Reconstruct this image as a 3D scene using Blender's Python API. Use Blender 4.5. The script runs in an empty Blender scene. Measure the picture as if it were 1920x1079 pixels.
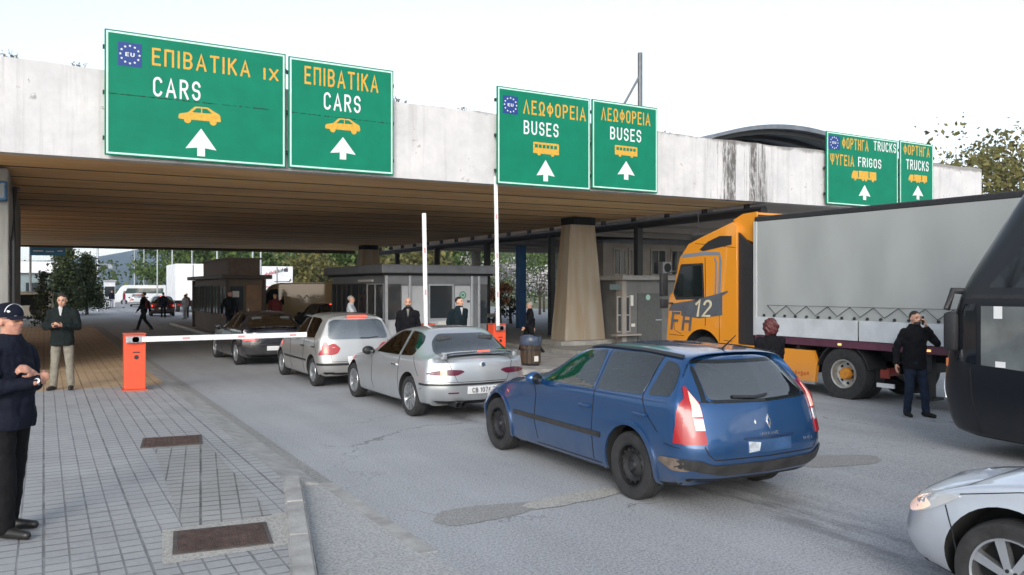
import bpy, bmesh, math, random
import numpy as np
from mathutils import Vector, Matrix, Euler
from mathutils.bvhtree import BVHTree
R = math.radians
rnd = random.Random(7)
SC = bpy.context.scene
COL = SC.collection

# ------------------------------------------------------------------ camera, sky, sun, exposure
cam = bpy.data.objects.new('camera', bpy.data.cameras.new('camera'))
COL.objects.link(cam)
cam.location = (0, 0, 2.0)
cam.rotation_euler = (R(90), 0, R(-30))
cam.data.sensor_width = 36
cam.data.lens = 28.5
cam.data.clip_start = 0.1
cam.data.clip_end = 9000
SC.camera = cam

world = bpy.data.worlds.new('World')
SC.world = world
world.use_nodes = True
wn = world.node_tree.nodes; wl = world.node_tree.links
bg = wn['Background']
sky = wn.new('ShaderNodeTexSky'); sky.sky_type = 'NISHITA'; sky.sun_disc = False
sky.sun_elevation = R(24); sky.sun_rotation = R(215)
sky.air_density = 1.0; sky.dust_density = 1.2; sky.ozone_density = 1.5
hs = wn.new('ShaderNodeHueSaturation'); hs.inputs['Saturation'].default_value = 0.42; hs.inputs['Value'].default_value = 1.0
wl.new(sky.outputs[0], hs.inputs['Color']); wl.new(hs.outputs[0], bg.inputs['Color'])
bg.inputs['Strength'].default_value = 0.15

sun = bpy.data.objects.new('sun', bpy.data.lights.new('sun', 'SUN'))
COL.objects.link(sun)
sun.data.energy = .8; sun.data.angle = R(22); sun.data.color = (1.0, 0.95, 0.88)
sun.rotation_euler = (R(66), 0, R(-35))     # low soft light from behind the camera's left shoulder
SC.view_settings.view_transform = 'Standard'; SC.view_settings.look = 'None'
SC.view_settings.exposure = 0.95; SC.view_settings.gamma = 1

# ------------------------------------------------------------------ helpers: objects
def tag(o, label=None, cat=None, group=None, kind=None):
    if label: o['label'] = label
    if cat: o['category'] = cat
    if group: o['group'] = group
    if kind: o['kind'] = kind
    return o

def thing(name, label, cat, loc=(0, 0, 0), rz=0, group=None):
    o = bpy.data.objects.new(name, None); COL.objects.link(o)
    o.empty_display_size = 0.2
    o.location = loc; o.rotation_euler = (0, 0, rz)
    return tag(o, label, cat, group)

def obj(name, bm, m, parent=None, smooth=None, loc=None):
    me = bpy.data.meshes.new(name)
    bm.normal_update()
    bm.to_mesh(me); bm.free()
    for x in (m if isinstance(m, (list, tuple)) else [m]): me.materials.append(x)
    if smooth is not None:
        me.polygons.foreach_set('use_smooth', [True] * len(me.polygons))
        if smooth < 179: me.set_sharp_from_angle(angle=R(smooth))
    o = bpy.data.objects.new(name, me); COL.objects.link(o)
    if parent is not None: o.parent = parent
    if loc: o.location = loc
    return o

def copy_tree(o, parent=None):
    c = o.copy(); COL.objects.link(c)
    if parent is not None: c.parent = parent
    for ch in list(o.children): copy_tree(ch, c)
    return c

def g(x):                    # the road's gentle crossfall
    return -0.03 * min(max(x - 6, 0), 12)

def wx(px, Y):               # world X of the photo column px on the plane Y
    u = (px - 960) / 1520
    d = Y / (0.8660 - 0.5 * u)
    return d * (0.5 + 0.8660 * u)

def wz(px, py, Y):
    u = (px - 960) / 1520
    d = Y / (0.8660 - 0.5 * u)
    return 2.0 - (py - 538) / 1520 * d

# ------------------------------------------------------------------ helpers: shapes into a bmesh
def B(): return bmesh.new()

def add_box(bm, x0, x1, y0, y1, z0, z1, bev=0, mi=0, M=None):
    vs = [bm.verts.new((x, y, z)) for z in (z0, z1) for y in (y0, y1) for x in (x0, x1)]
    fs = []
    for q in ((0, 2, 3, 1), (4, 5, 7, 6), (0, 1, 5, 4), (2, 6, 7, 3), (0, 4, 6, 2), (1, 3, 7, 5)):
        f = bm.faces.new([vs[i] for i in q]); f.material_index = mi; fs.append(f)
    if bev:
        es = list({e for f in fs for e in f.edges})
        r = bmesh.ops.bevel(bm, geom=es, offset=bev, segments=2, profile=0.5, affect='EDGES')
        for f in r['faces']: f.material_index = mi
        vs = list({v for f in fs if f.is_valid for v in f.verts} | set(r['verts']))
    if M is not None: bmesh.ops.transform(bm, matrix=M, verts=[v for v in vs if v.is_valid])
    return vs

def add_hexa(bm, pts, mi=0):   # 8 points: bottom 4 ccw, top 4 ccw
    v = [bm.verts.new(p) for p in pts]
    for q in ((3, 2, 1, 0), (4, 5, 6, 7), (0, 1, 5, 4), (1, 2, 6, 5), (2, 3, 7, 6), (3, 0, 4, 7)):
        bm.faces.new([v[i] for i in q]).material_index = mi
    return v

def frame_of(d):
    d = d.normalized()
    a = Vector((0, 0, 1)) if abs(d.z) < 0.9 else Vector((0, 1, 0))
    s = d.cross(a).normalized(); return s, s.cross(d).normalized()

def add_tube(bm, pts, r, n=10, caps=True, mi=0):
    pts = [Vector(p) for p in pts]
    rs = r if isinstance(r, (list, tuple)) else [r] * len(pts)
    rings = []
    for i, p in enumerate(pts):
        d = pts[min(i + 1, len(pts) - 1)] - pts[max(i - 1, 0)]
        s, t = frame_of(d)
        rings.append([bm.verts.new(p + (s * math.cos(2 * math.pi * k / n) + t * math.sin(2 * math.pi * k / n)) * rs[i]) for k in range(n)])
    for a, b in zip(rings, rings[1:]):
        for k in range(n):
            bm.faces.new((a[k], a[(k + 1) % n], b[(k + 1) % n], b[k])).material_index = mi
    if caps:
        bm.faces.new(rings[0][::-1]).material_index = mi; bm.faces.new(rings[-1]).material_index = mi

def add_loft(bm, rings, caps=True, mi=0):
    rr = [[bm.verts.new(p) for p in ring] for ring in rings]
    n = len(rr[0])
    for a, b in zip(rr, rr[1:]):
        for k in range(n):
            bm.faces.new((a[k], a[(k + 1) % n], b[(k + 1) % n], b[k])).material_index = mi
    if caps:
        bm.faces.new(rr[0][::-1]).material_index = mi; bm.faces.new(rr[-1]).material_index = mi

def add_ell(bm, c, rx, ry=None, rz=None, rot=None, u=12, v=8, mi=0):
    ry = rx if ry is None else ry; rz = rx if rz is None else rz
    M = Matrix.Translation(c) @ (rot.to_matrix().to_4x4() if rot is not None else Matrix()) @ Matrix.Diagonal((rx, ry, rz, 1))
    r = bmesh.ops.create_uvsphere(bm, u_segments=u, v_segments=v, radius=1, matrix=M)
    if mi:
        for w in r['verts']:
            for f in w.link_faces: f.material_index = mi

def add_cap(bm, a, b, ra, rb, n=10):     # tapered capsule
    a = Vector(a); b = Vector(b)
    add_ell(bm, a, ra, u=n, v=6); add_ell(bm, b, rb, u=n, v=6)
    if (b - a).length > 1e-4: add_tube(bm, [a, b], [ra, rb], n)

def add_prism(bm, poly, axis, a, b, mi=0, mi_side=None):  # poly 2d; axis 'x': (y,z), 'y': (x,z), 'z': (x,y)
    def P(p, h): return {'x': (h, p[0], p[1]), 'y': (p[0], h, p[1]), 'z': (p[0], p[1], h)}[axis]
    va = [bm.verts.new(P(p, a)) for p in poly]; vb = [bm.verts.new(P(p, b)) for p in poly]
    n = len(poly)
    fs = [bm.faces.new(va[::-1]), bm.faces.new(vb)]
    for f in fs: f.material_index = mi
    for k in range(n):
        f = bm.faces.new((va[k], va[(k + 1) % n], vb[(k + 1) % n], vb[k])); f.material_index = mi if mi_side is None else mi_side; fs.append(f)
    bmesh.ops.recalc_face_normals(bm, faces=fs)
    return fs

def add_lathe(bm, prof, axis='x', n=32, mi=0, c=(0, 0, 0)):   # prof: (axial, radius)
    rings = []
    for a, r in prof:
        ring = []
        for k in range(n):
            t = 2 * math.pi * k / n; p, q = r * math.cos(t), r * math.sin(t)
            v = {'x': (a, p, q), 'y': (p, a, q), 'z': (p, q, a)}[axis]
            ring.append(bm.verts.new((v[0] + c[0], v[1] + c[1], v[2] + c[2])))
        rings.append(ring)
    fs = []
    for a, b in zip(rings, rings[1:]):
        for k in range(n):
            f = bm.faces.new((a[k], a[(k + 1) % n], b[(k + 1) % n], b[k])); f.material_index = mi; fs.append(f)
    bmesh.ops.recalc_face_normals(bm, faces=fs)

def soften(pts, it=2):
    for _ in range(it):
        n = len(pts); out = []
        for i in range(n):
            a, b = pts[i], pts[(i + 1) % n]
            out.append(tuple(.8 * x + .2 * y for x, y in zip(a, b))); out.append(tuple(.2 * x + .8 * y for x, y in zip(a, b)))
        pts = out
    return pts

def chaikin(pts, it=2):      # round the corners of an outline with a small fillet
    r = .035 * it; n = len(pts); out = []
    for i in range(n):
        p, a, b = Vector(pts[i]), Vector(pts[i - 1]), Vector(pts[(i + 1) % n])
        da, db = (a - p), (b - p); t = min(r, .42 * da.length, .42 * db.length)
        p0, p1 = p + da.normalized() * t, p + db.normalized() * t
        for k in range(4):
            f = k / 3; out.append(tuple(p0 * (1 - f) ** 2 + p * 2 * f * (1 - f) + p1 * f * f))
    return out

def strip_outline(pts, w):
    pts = [Vector(p) for p in pts]; L, Rr = [], []
    for i, p in enumerate(pts):
        d = (pts[min(i + 1, len(pts) - 1)] - pts[max(i - 1, 0)]).normalized()
        nrm = Vector((-d.y, d.x)) * w / 2
        L.append(tuple(p + nrm)); Rr.append(tuple(p - nrm))
    return L + Rr[::-1]

# ------------------------------------------------------------------ materials
MATS = {}
def mat(name, col, rough=0.6, metal=0.0, var=0.0, scale=8.0, bump=0.0, bscale=60.0, coat=0.0, col2=None, spec=0.5, emit=None, es=0.0, stretch=None, detail=4.0, alpha=None):
    if name in MATS: return MATS[name]
    m = bpy.data.materials.new(name); m.use_nodes = True; MATS[name] = m
    N = m.node_tree.nodes; L = m.node_tree.links; p = N['Principled BSDF']
    p.inputs['Base Color'].default_value = (*col, 1); p.inputs['Roughness'].default_value = rough
    p.inputs['Metallic'].default_value = metal; p.inputs['Specular IOR Level'].default_value = spec
    p.inputs['Coat Weight'].default_value = coat; p.inputs['Coat Roughness'].default_value = 0.05
    if emit: p.inputs['Emission Color'].default_value = (*emit, 1); p.inputs['Emission Strength'].default_value = es
    if var or bump:
        tc = N.new('ShaderNodeTexCoord'); mp = N.new('ShaderNodeMapping'); L.new(tc.outputs['Object'], mp.inputs[0])
        if stretch: mp.inputs['Scale'].default_value = stretch
    if var:
        n1 = N.new('ShaderNodeTexNoise'); n1.inputs['Scale'].default_value = scale; n1.inputs['Detail'].default_value = detail; n1.inputs['Roughness'].default_value = .6
        L.new(mp.outputs[0], n1.inputs['Vector'])
        cr = N.new('ShaderNodeValToRGB'); cr.color_ramp.elements[0].position = .32; cr.color_ramp.elements[1].position = .68
        c2 = col2 or tuple(c * (1 - var) for c in col)
        c1 = col if col2 else tuple(min(1, c * (1 + var)) for c in col)
        cr.color_ramp.elements[0].color = (*c2, 1); cr.color_ramp.elements[1].color = (*c1, 1)
        L.new(n1.outputs['Fac'], cr.inputs[0]); L.new(cr.outputs[0], p.inputs['Base Color'])
        mr = N.new('ShaderNodeMapRange'); mr.inputs['To Min'].default_value = max(0, rough - .06); mr.inputs['To Max'].default_value = min(1, rough + .06)
        L.new(n1.outputs['Fac'], mr.inputs[0]); L.new(mr.outputs[0], p.inputs['Roughness'])
    if bump:
        n2 = N.new('ShaderNodeTexNoise'); n2.inputs['Scale'].default_value = bscale; n2.inputs['Detail'].default_value = 3
        L.new(mp.outputs[0], n2.inputs['Vector'])
        b = N.new('ShaderNodeBump'); b.inputs['Strength'].default_value = bump; b.inputs['Distance'].default_value = .02
        L.new(n2.outputs['Fac'], b.inputs['Height']); L.new(b.outputs[0], p.inputs['Normal'])
    return m

def paint(name, col, metal=.5, rough=.32, dirt=(.20, .19, .17)):
    """car paint: flakes under a clear coat, road dust low on the panels"""
    m = mat(name, col, rough, metal, coat=1.0)
    N = m.node_tree.nodes; L = m.node_tree.links; p = N['Principled BSDF']
    tc = N.new('ShaderNodeTexCoord'); sx = N.new('ShaderNodeSeparateXYZ'); L.new(tc.outputs['Object'], sx.inputs[0])
    n1 = N.new('ShaderNodeTexNoise'); n1.inputs['Scale'].default_value = 5; n1.inputs['Detail'].default_value = 6; L.new(tc.outputs['Object'], n1.inputs['Vector'])
    mr = N.new('ShaderNodeMapRange'); mr.inputs['From Min'].default_value = .75; mr.inputs['From Max'].default_value = .15
    mr.inputs['To Max'].default_value = .55
    L.new(sx.outputs['Z'], mr.inputs[0])
    mu = N.new('ShaderNodeMath'); mu.operation = 'MULTIPLY'; L.new(mr.outputs[0], mu.inputs[0]); L.new(n1.outputs['Fac'], mu.inputs[1])
    ad = N.new('ShaderNodeMath'); ad.operation = 'MULTIPLY_ADD'; ad.inputs[1].default_value = .035; L.new(n1.outputs['Fac'], ad.inputs[0]); L.new(mu.outputs[0], ad.inputs[2])
    mx = N.new('ShaderNodeMix'); mx.data_type = 'RGBA'; mx.inputs['A'].default_value = (*col, 1); mx.inputs['B'].default_value = (*dirt, 1)
    L.new(ad.outputs[0], mx.inputs['Factor']); L.new(mx.outputs['Result'], p.inputs['Base Color'])
    r2 = N.new('ShaderNodeMapRange'); r2.inputs['To Min'].default_value = .04; r2.inputs['To Max'].default_value = .45; L.new(ad.outputs[0], r2.inputs[0]); L.new(r2.outputs[0], p.inputs['Coat Roughness'])
    return m

def leafmat(name, c1, c2, c3):
    m = mat(name, c2, .6, spec=.25)
    N = m.node_tree.nodes; L = m.node_tree.links; p = N['Principled BSDF']
    ge = N.new('ShaderNodeNewGeometry'); cr = N.new('ShaderNodeValToRGB')
    cr.color_ramp.elements[0].color = (*c1, 1); cr.color_ramp.elements[1].color = (*c3, 1)
    e = cr.color_ramp.elements.new(.5); e.color = (*c2, 1)
    L.new(ge.outputs['Random Per Island'], cr.inputs[0]); L.new(cr.outputs[0], p.inputs['Base Color'])
    p.inputs['Subsurface Weight'].default_value = 0
    return m

def see_through(name, tint, tint_fac=1.5):
    m = bpy.data.materials.new(name); m.use_nodes = True; MATS[name] = m
    N = m.node_tree.nodes; L = m.node_tree.links; N.remove(N['Principled BSDF'])
    t = N.new('ShaderNodeBsdfTransparent'); t.inputs[0].default_value = (*tint, 1)
    g_ = N.new('ShaderNodeBsdfAnisotropic'); g_.inputs['Roughness'].default_value = .03; g_.inputs[0].default_value = (.92, .96, .95, 1)
    f = N.new('ShaderNodeFresnel'); f.inputs['IOR'].default_value = tint_fac
    mx = N.new('ShaderNodeMixShader'); L.new(f.outputs[0], mx.inputs[0]); L.new(t.outputs[0], mx.inputs[1]); L.new(g_.outputs[0], mx.inputs[2])
    L.new(mx.outputs[0], N['Material Output'].inputs['Surface']); return m

BLACK = mat('black_plastic', (.018, .018, .02), .5, var=.3, scale=20)
RUBBER = mat('tyre_rubber', (.022, .022, .023), .85, var=.4, scale=14, bump=.2, bscale=90)
UNDER = mat('underbody', (.01, .01, .01), .9)
STEEL = mat('galvanised_steel', (.42, .44, .46), .45, .8, var=.15, scale=12)
CHROME = mat('chrome', (.75, .76, .78), .12, 1.0)
ALLOY = mat('alloy', (.50, .52, .54), .3, .85, var=.12, scale=10)
GLASS = mat('tinted_glass', (.008, .011, .011), .04, spec=.6)
CARGL = see_through('car_window_glass', (.50, .57, .55), 2.15)
REARGL = see_through('rear_window_glass', (.50, .60, .57), 3.1)
GLASSG = mat('pale_tinted_glass', (.055, .08, .078), .05, spec=1.0, coat=1.0)
GLASSB = mat('building_glass', (.03, .038, .045), .08, spec=.7)
SKIN = mat('skin', (.52, .29, .20), .5, var=.10, scale=25)
SKIN2 = mat('ruddy_skin', (.50, .25, .175), .5, var=.14, scale=25)
HAIRD = mat('dark_hair', (.018, .013, .01), .55, var=.4, scale=60)
HAIRG = mat('grey_hair', (.30, .29, .28), .6, var=.3, scale=60)
HAIRR = mat('auburn_hair', (.085, .018, .018), .5, var=.4, scale=50, bump=.6, bscale=40)
WHITE = mat('white_paint', (.76, .77, .78), .45, var=.06, scale=6)
YEL = mat('sign_yellow', (.60, .34, .035), .5, var=.15, scale=14)
WHITET = mat('sign_white', (.66, .69, .70), .5, var=.05, scale=9)
# ------------------------------------------------------------------ the setting: ground, road, pavement
def node_kit(m):
    N = m.node_tree.nodes; L = m.node_tree.links
    def mth(op, a, b=None, c=None):
        n = N.new('ShaderNodeMath'); n.operation = op
        for i, v in enumerate((a, b, c)):
            if v is None: continue
            if isinstance(v, (int, float)): n.inputs[i].default_value = v
            else: L.new(v, n.inputs[i])
        return n.outputs[0]
    def noise(vec, s, d=4, r=.55):
        n = N.new('ShaderNodeTexNoise'); n.inputs['Scale'].default_value = s; n.inputs['Detail'].default_value = d; n.inputs['Roughness'].default_value = r
        L.new(vec, n.inputs['Vector']); return n.outputs['Fac']
    def mapping(vec, sc):
        n = N.new('ShaderNodeMapping'); n.inputs['Scale'].default_value = sc; L.new(vec, n.inputs[0]); return n.outputs[0]
    def rng(v, a, b, c=0, d=1):
        n = N.new('ShaderNodeMapRange'); n.clamp = True
        for k, x in zip(('From Min', 'From Max', 'To Min', 'To Max'), (a, b, c, d)): n.inputs[k].default_value = x
        L.new(v, n.inputs[0]); return n.outputs[0]
    def mix(f, a, b):
        n = N.new('ShaderNodeMix'); n.data_type = 'RGBA'
        for k, v in (('Factor', f), ('A', a), ('B', b)):
            if isinstance(v, (int, float)): n.inputs[k].default_value = v
            elif isinstance(v, tuple): n.inputs[k].default_value = (*v, 1)
            else: L.new(v, n.inputs[k])
        return n.outputs['Result']
    def bump(h, s, dist=.02):
        n = N.new('ShaderNodeBump'); n.inputs['Strength'].default_value = s; n.inputs['Distance'].default_value = dist
        L.new(h, n.inputs['Height']); L.new(n.outputs[0], N['Principled BSDF'].inputs['Normal'])
    tc = N.new('ShaderNodeTexCoord'); sp = N.new('ShaderNodeSeparateXYZ'); L.new(tc.outputs['Object'], sp.inputs[0])
    return dict(N=N, L=L, m=mth, noise=noise, mapping=mapping, rng=rng, mix=mix, bump=bump, co=tc.outputs['Object'], x=sp.outputs[0], y=sp.outputs[1], z=sp.outputs[2], p=N['Principled BSDF'])

def asphalt(name, c1, c2, crack=True):
    m = mat(name, c1, .8); k = node_kit(m)
    big = k['noise'](k['co'], .35, 6, .65); streak = k['noise'](k['mapping'](k['co'], (1.1, .12, 1)), 1.0, 5, .6)
    fine = k['noise'](k['co'], 46, 3, .8); mid = k['noise'](k['co'], 5, 6, .7)
    f = k['m']('ADD', k['m']('MULTIPLY', big, .5), k['m']('MULTIPLY', streak, .5))
    col = k['mix'](k['rng'](f, .38, .62), c2, c1)
    col = k['mix'](k['rng'](fine, .42, .75, 0, .50), col, tuple(min(1, c * 2.1) for c in c1))
    col = k['mix'](k['rng'](fine, .50, .25, 0, .60), col, tuple(c * .40 for c in c2))
    col = k['mix'](k['rng'](mid, .58, .75, 0, .35), col, tuple(c * .55 for c in c2))
    # dribbles of oil along the middle of the queue lane
    oil = k['noise'](k['mapping'](k['co'], (1.6, .35, 1)), 2.0, 5, .7)
    lane = k['m']('ABSOLUTE', k['m']('SUBTRACT', k['x'], 5.75))
    col = k['mix'](k['m']('MULTIPLY', k['rng'](lane, .75, .1, 0, .55), k['rng'](oil, .45, .62)), col, (.045, .045, .045))
    if crack:
        v = k['N'].new('ShaderNodeTexVoronoi'); v.feature = 'DISTANCE_TO_EDGE'; v.inputs['Scale'].default_value = .22
        wob = k['N'].new('ShaderNodeTexNoise'); wob.inputs['Scale'].default_value = 1.4; wob.inputs['Detail'].default_value = 5
        k['L'].new(k['co'], wob.inputs['Vector'])
        vm = k['N'].new('ShaderNodeVectorMath'); vm.operation = 'MULTIPLY_ADD'; vm.inputs[1].default_value = (1.6, 1.6, 0)
        k['L'].new(wob.outputs['Color'], vm.inputs[0]); k['L'].new(k['co'], vm.inputs[2]); k['L'].new(vm.outputs[0], v.inputs['Vector'])
        cr = k['m']('MULTIPLY', k['rng'](v.outputs['Distance'], .004, .0007, 0, .5), k['rng'](big, .46, .56))
        col = k['mix'](cr, col, (.03, .03, .03))
    k['L'].new(col, k['p'].inputs['Base Color'])
    k['bump'](fine, .35, .010)
    return m

ASPH = asphalt('asphalt', (.335, .345, .358), (.235, .243, .253))
PATCH = asphalt('asphalt_dark_patch', (.255, .252, .245), (.20, .197, .19), False)
PATCHL = asphalt('concrete_patch', (.36, .35, .32), (.29, .28, .26), False)
GUTTER = asphalt('gutter_asphalt', (.345, .348, .345), (.29, .292, .29), False)
CONC = mat('concrete', (.30, .29, .27), .85, var=.25, scale=3, bump=.35, bscale=40, detail=8)
KERB = mat('kerb_concrete', (.34, .335, .32), .85, var=.22, scale=5, bump=.4, bscale=60, detail=8)
EARTH = mat('dry_grass_ground', (.11, .115, .05), .95, var=.5, scale=.15, detail=10)

def tiles(name, c1, c2, joint, ang=0.0):
    m = mat(name, c1, .8); k = node_kit(m)
    rt = k['N'].new('ShaderNodeMapping'); rt.inputs['Rotation'].default_value = (0, 0, ang); k['L'].new(k['co'], rt.inputs[0])
    sp = k['N'].new('ShaderNodeSeparateXYZ'); k['L'].new(rt.outputs[0], sp.inputs[0]); X, Y = sp.outputs[0], sp.outputs[1]
    def line(v, pitch, w):
        fr = k['m']('FRACT', k['m']('DIVIDE', v, pitch)); d = k['m']('ABSOLUTE', k['m']('SUBTRACT', fr, .5))
        return k['rng'](d, .5 - w / pitch, .5 - w / pitch * .4)
    small = k['m']('MAXIMUM', line(X, .16, .010), line(Y, .16, .017))
    big = k['m']('MAXIMUM', line(X, .64, .014), line(Y, 1.92, .012))
    J = k['m']('MAXIMUM', k['m']('MULTIPLY', small, .75), k['m']('MULTIPLY', big, .9))
    wn_ = k['N'].new('ShaderNodeTexWhiteNoise'); cb = k['N'].new('ShaderNodeCombineXYZ')
    k['L'].new(k['m']('FLOOR', k['m']('DIVIDE', X, .32)), cb.inputs[0]); k['L'].new(k['m']('FLOOR', k['m']('DIVIDE', Y, .32)), cb.inputs[1]); k['L'].new(cb.outputs[0], wn_.inputs['Vector'])
    big_n = k['noise'](k['co'], .8, 7, .65); fine = k['noise'](k['co'], 38, 4, .7)
    col = k['mix'](k['rng'](big_n, .35, .65), c2, c1)
    col = k['mix'](k['m']('MULTIPLY', wn_.outputs['Value'], .25), col, tuple(c * .62 for c in c2))
    col = k['mix'](k['rng'](fine, .35, .75, 0, .4), col, tuple(min(1, c * 1.35) for c in c1))
    dirt = k['noise'](k['co'], 2.2, 8, .75)
    col = k['mix'](k['rng'](dirt, .56, .72, 0, .55), col, tuple(c * .5 for c in c2))
    jn = k['rng'](k['noise'](k['co'], 3.0, 4), .3, .6, .35, 1)
    col = k['mix'](k['m']('MULTIPLY', J, jn), col, joint)
    k['L'].new(col, k['p'].inputs['Base Color'])
    k['bump'](k['m']('SUBTRACT', k['m']('MULTIPLY', fine, .25), J), .5, .012)
    return m
TILE = tiles('grey_pavers', (.345, .35, .355), (.275, .278, .282), (.10, .102, .104))
TILEO = tiles('ochre_pavers', (.50, .355, .215), (.39, .27, .16), (.13, .09, .06))
TILES = tiles('skewed_pavers', (.32, .32, .31), (.25, .25, .24), (.05, .05, .048), R(9))

def sheet(bm, xs, ys, z, mi=0):
    V = [[bm.verts.new((x, y, g(x) + z)) for x in xs] for y in ys]
    for a, b in zip(V, V[1:]):
        for i in range(len(xs) - 1):
            bm.faces.new((a[i], a[i + 1], b[i + 1], b[i])).material_index = mi

bm = B(); sheet(bm, [-3300, -300, -60, 0, 6, 18, 60, 300, 3300], [-55, -20, 0, 60, 150, 400, 1200, 3050], -.004)
tag(obj('ground', bm, EARTH), kind='structure')
bm = B(); sheet(bm, [2.05, 6, 18, 48], [-25, 0, 20, 46], 0); sheet(bm, [-40, 0, 6, 18, 48], [46, 60, 150], 0)
tag(obj('road', bm, ASPH), kind='structure')

# the raised pavement on the left: grey pavers in the open, ochre ones under the roof
bm = B()
def slab(x0, x1, y0, y1, z0, z1, mi): add_box(bm, x0, x1, y0, y1, z0, z1, mi=mi)
slab(-30, 2.06, 17.2, 45.5, -.3, .10, 1)
slab(-30, 2.06, 8.1, 17.2, -.3, .10, 0)
add_hexa(bm, [(-30, -8, -.3), (-1.76, -8, -.3), (2.06, 8.1, -.3), (-30, 8.1, -.3), (-30, -8, .10), (-1.76, -8, .10), (2.06, 8.1, .10), (-30, 8.1, .10)], 0)
tag(obj('pavement', bm, [TILE, TILEO]), kind='structure')
# skewed strip of relaid pavers between the two covers
bm = B(); vs = [bm.verts.new(p) for p in ((.95, 6.85, .104), (1.65, 6.85, .104), (1.72, 10.35, .104), (1.12, 10.35, .104))]; bm.faces.new(vs)
tag(obj('paver_strip', bm, TILES), kind='structure')
# flush concrete edging sloping down to the road, then a raised kerb that swings away near the camera
bm = B()
add_hexa(bm, [(2.06, 8.1, -.2), (2.42, 8.1, -.2), (2.42, 45.5, -.2), (2.06, 45.5, -.2), (2.06, 8.1, .098), (2.42, 8.1, .012), (2.42, 45.5, .012), (2.06, 45.5, .098)])
add_hexa(bm, [(2.42, 8.1, -.2), (2.56, 8.1, -.2), (2.56, 45.5, -.2), (2.42, 45.5, -.2), (2.42, 8.1, .011), (2.56, 8.1, .006), (2.56, 45.5, .006), (2.42, 45.5, .011)], 1)
add_hexa(bm, [(2.44, 5.6, -.2), (2.58, 5.6, -.2), (2.56, 8.09, -.2), (2.42, 8.09, -.2), (2.44, 5.6, .009), (2.58, 5.6, .007), (2.56, 8.09, .007), (2.42, 8.09, .010)], 0)
tag(obj('road_edging', bm, [KERB, PATCH]), kind='structure')
bm = B()
a, b = Vector((2.06, 8.12, 0)), Vector((-1.04, -5, 0)); d = (b - a).normalized(); nrm = Vector((-d.y, d.x, 0))
t = 0
while t < 12.5:
    p0, p1 = a + d * (t + .006), a + d * (t + .994)
    q0, q1 = p0 + nrm * .17, p1 + nrm * .17
    zt = .125 + rnd.uniform(-.004, .004)
    vs = add_hexa(bm, [(*p0.xy, -.2), (*p1.xy, -.2), (*q1.xy, -.2), (*q0.xy, -.2), (*p0.xy, zt), (*p1.xy, zt), (*q1.xy, zt), (*q0.xy, zt)])
    t += 1.0
bmesh.ops.recalc_face_normals(bm, faces=bm.faces)
es = [e for e in bm.edges if all(v.co.z > .05 for v in e.verts)]
bmesh.ops.bevel(bm, geom=es, offset=.018, segments=2, affect='EDGES')
tag(obj('kerb', bm, KERB), kind='structure')
bm = B(); vs = [bm.verts.new(p) for p in ((2.24, 8.1, .005), (2.5, 8.1, .005), (2.52, 5.2, .005), (2.56, 1.0, .005), (.6, 1.0, .005))]; bm.faces.new(vs)
tag(obj('gutter_patch', bm, GUTTER), kind='structure')

def blob_sheet(name, m, pts, z):
    bm = B(); pts = soften(pts, 3); out = []
    for i, p in enumerate(pts): out.append((p[0] + rnd.uniform(-.014, .014), p[1] + rnd.uniform(-.014, .014)))
    vs = [bm.verts.new((x, y, g(x) + z)) for x, y in out]; f = bm.faces.new(vs)
    bmesh.ops.recalc_face_normals(bm, faces=[f])
    if f.normal.z < 0: bmesh.ops.reverse_faces(bm, faces=[f])
    tag(obj(name, bm, m), kind='structure')
blob_sheet('dark_patch', PATCH, [(2.85, 6.35), (3.1, 6.62), (3.6, 6.55), (4.05, 6.42), (3.85, 6.22), (3.4, 6.12), (2.95, 6.1)], .004)
blob_sheet('trench_patch', PATCHL, [(3.75, 6.40), (4.4, 6.55), (4.9, 6.5), (4.95, 6.3), (4.4, 6.2), (3.8, 6.18)], .008)
blob_sheet('tarmac_patch', PATCH, [(7.3, 6.6), (8.1, 6.8), (9.0, 6.5), (8.6, 6.1), (7.6, 6.2)], .004)
blob_sheet('oil_stain', PATCH, [(6.4, 4.2), (7.2, 4.4), (7.8, 4.1), (7.1, 3.8)], .004)
blob_sheet('long_patch', PATCH, [(7.6, 9.4), (9.6, 9.0), (9.9, 8.6), (8.2, 8.9), (7.2, 9.1)], .004)

# traffic islands
bm = B()
def island(x0, x1, y0, y1, h=.13):
    add_hexa(bm, [(x0, y0, -.6), (x1, y0, -.6), (x1, y1, -.6), (x0, y1, -.6), (x0, y0, g(x0) + h), (x1, y0, g(x1) + h), (x1, y1, g(x1) + h), (x0, y1, g(x0) + h)])
island(5.85, 7.95, 29.5, 47)
tag(obj('booth_island', bm, KERB), kind='structure')
bm = B(); island(7.45, 14.0, 16.9, 32); island(15.6, 22.6, 22.6, 62)
tag(obj('toll_island', bm, CONC), kind='structure')

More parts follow.
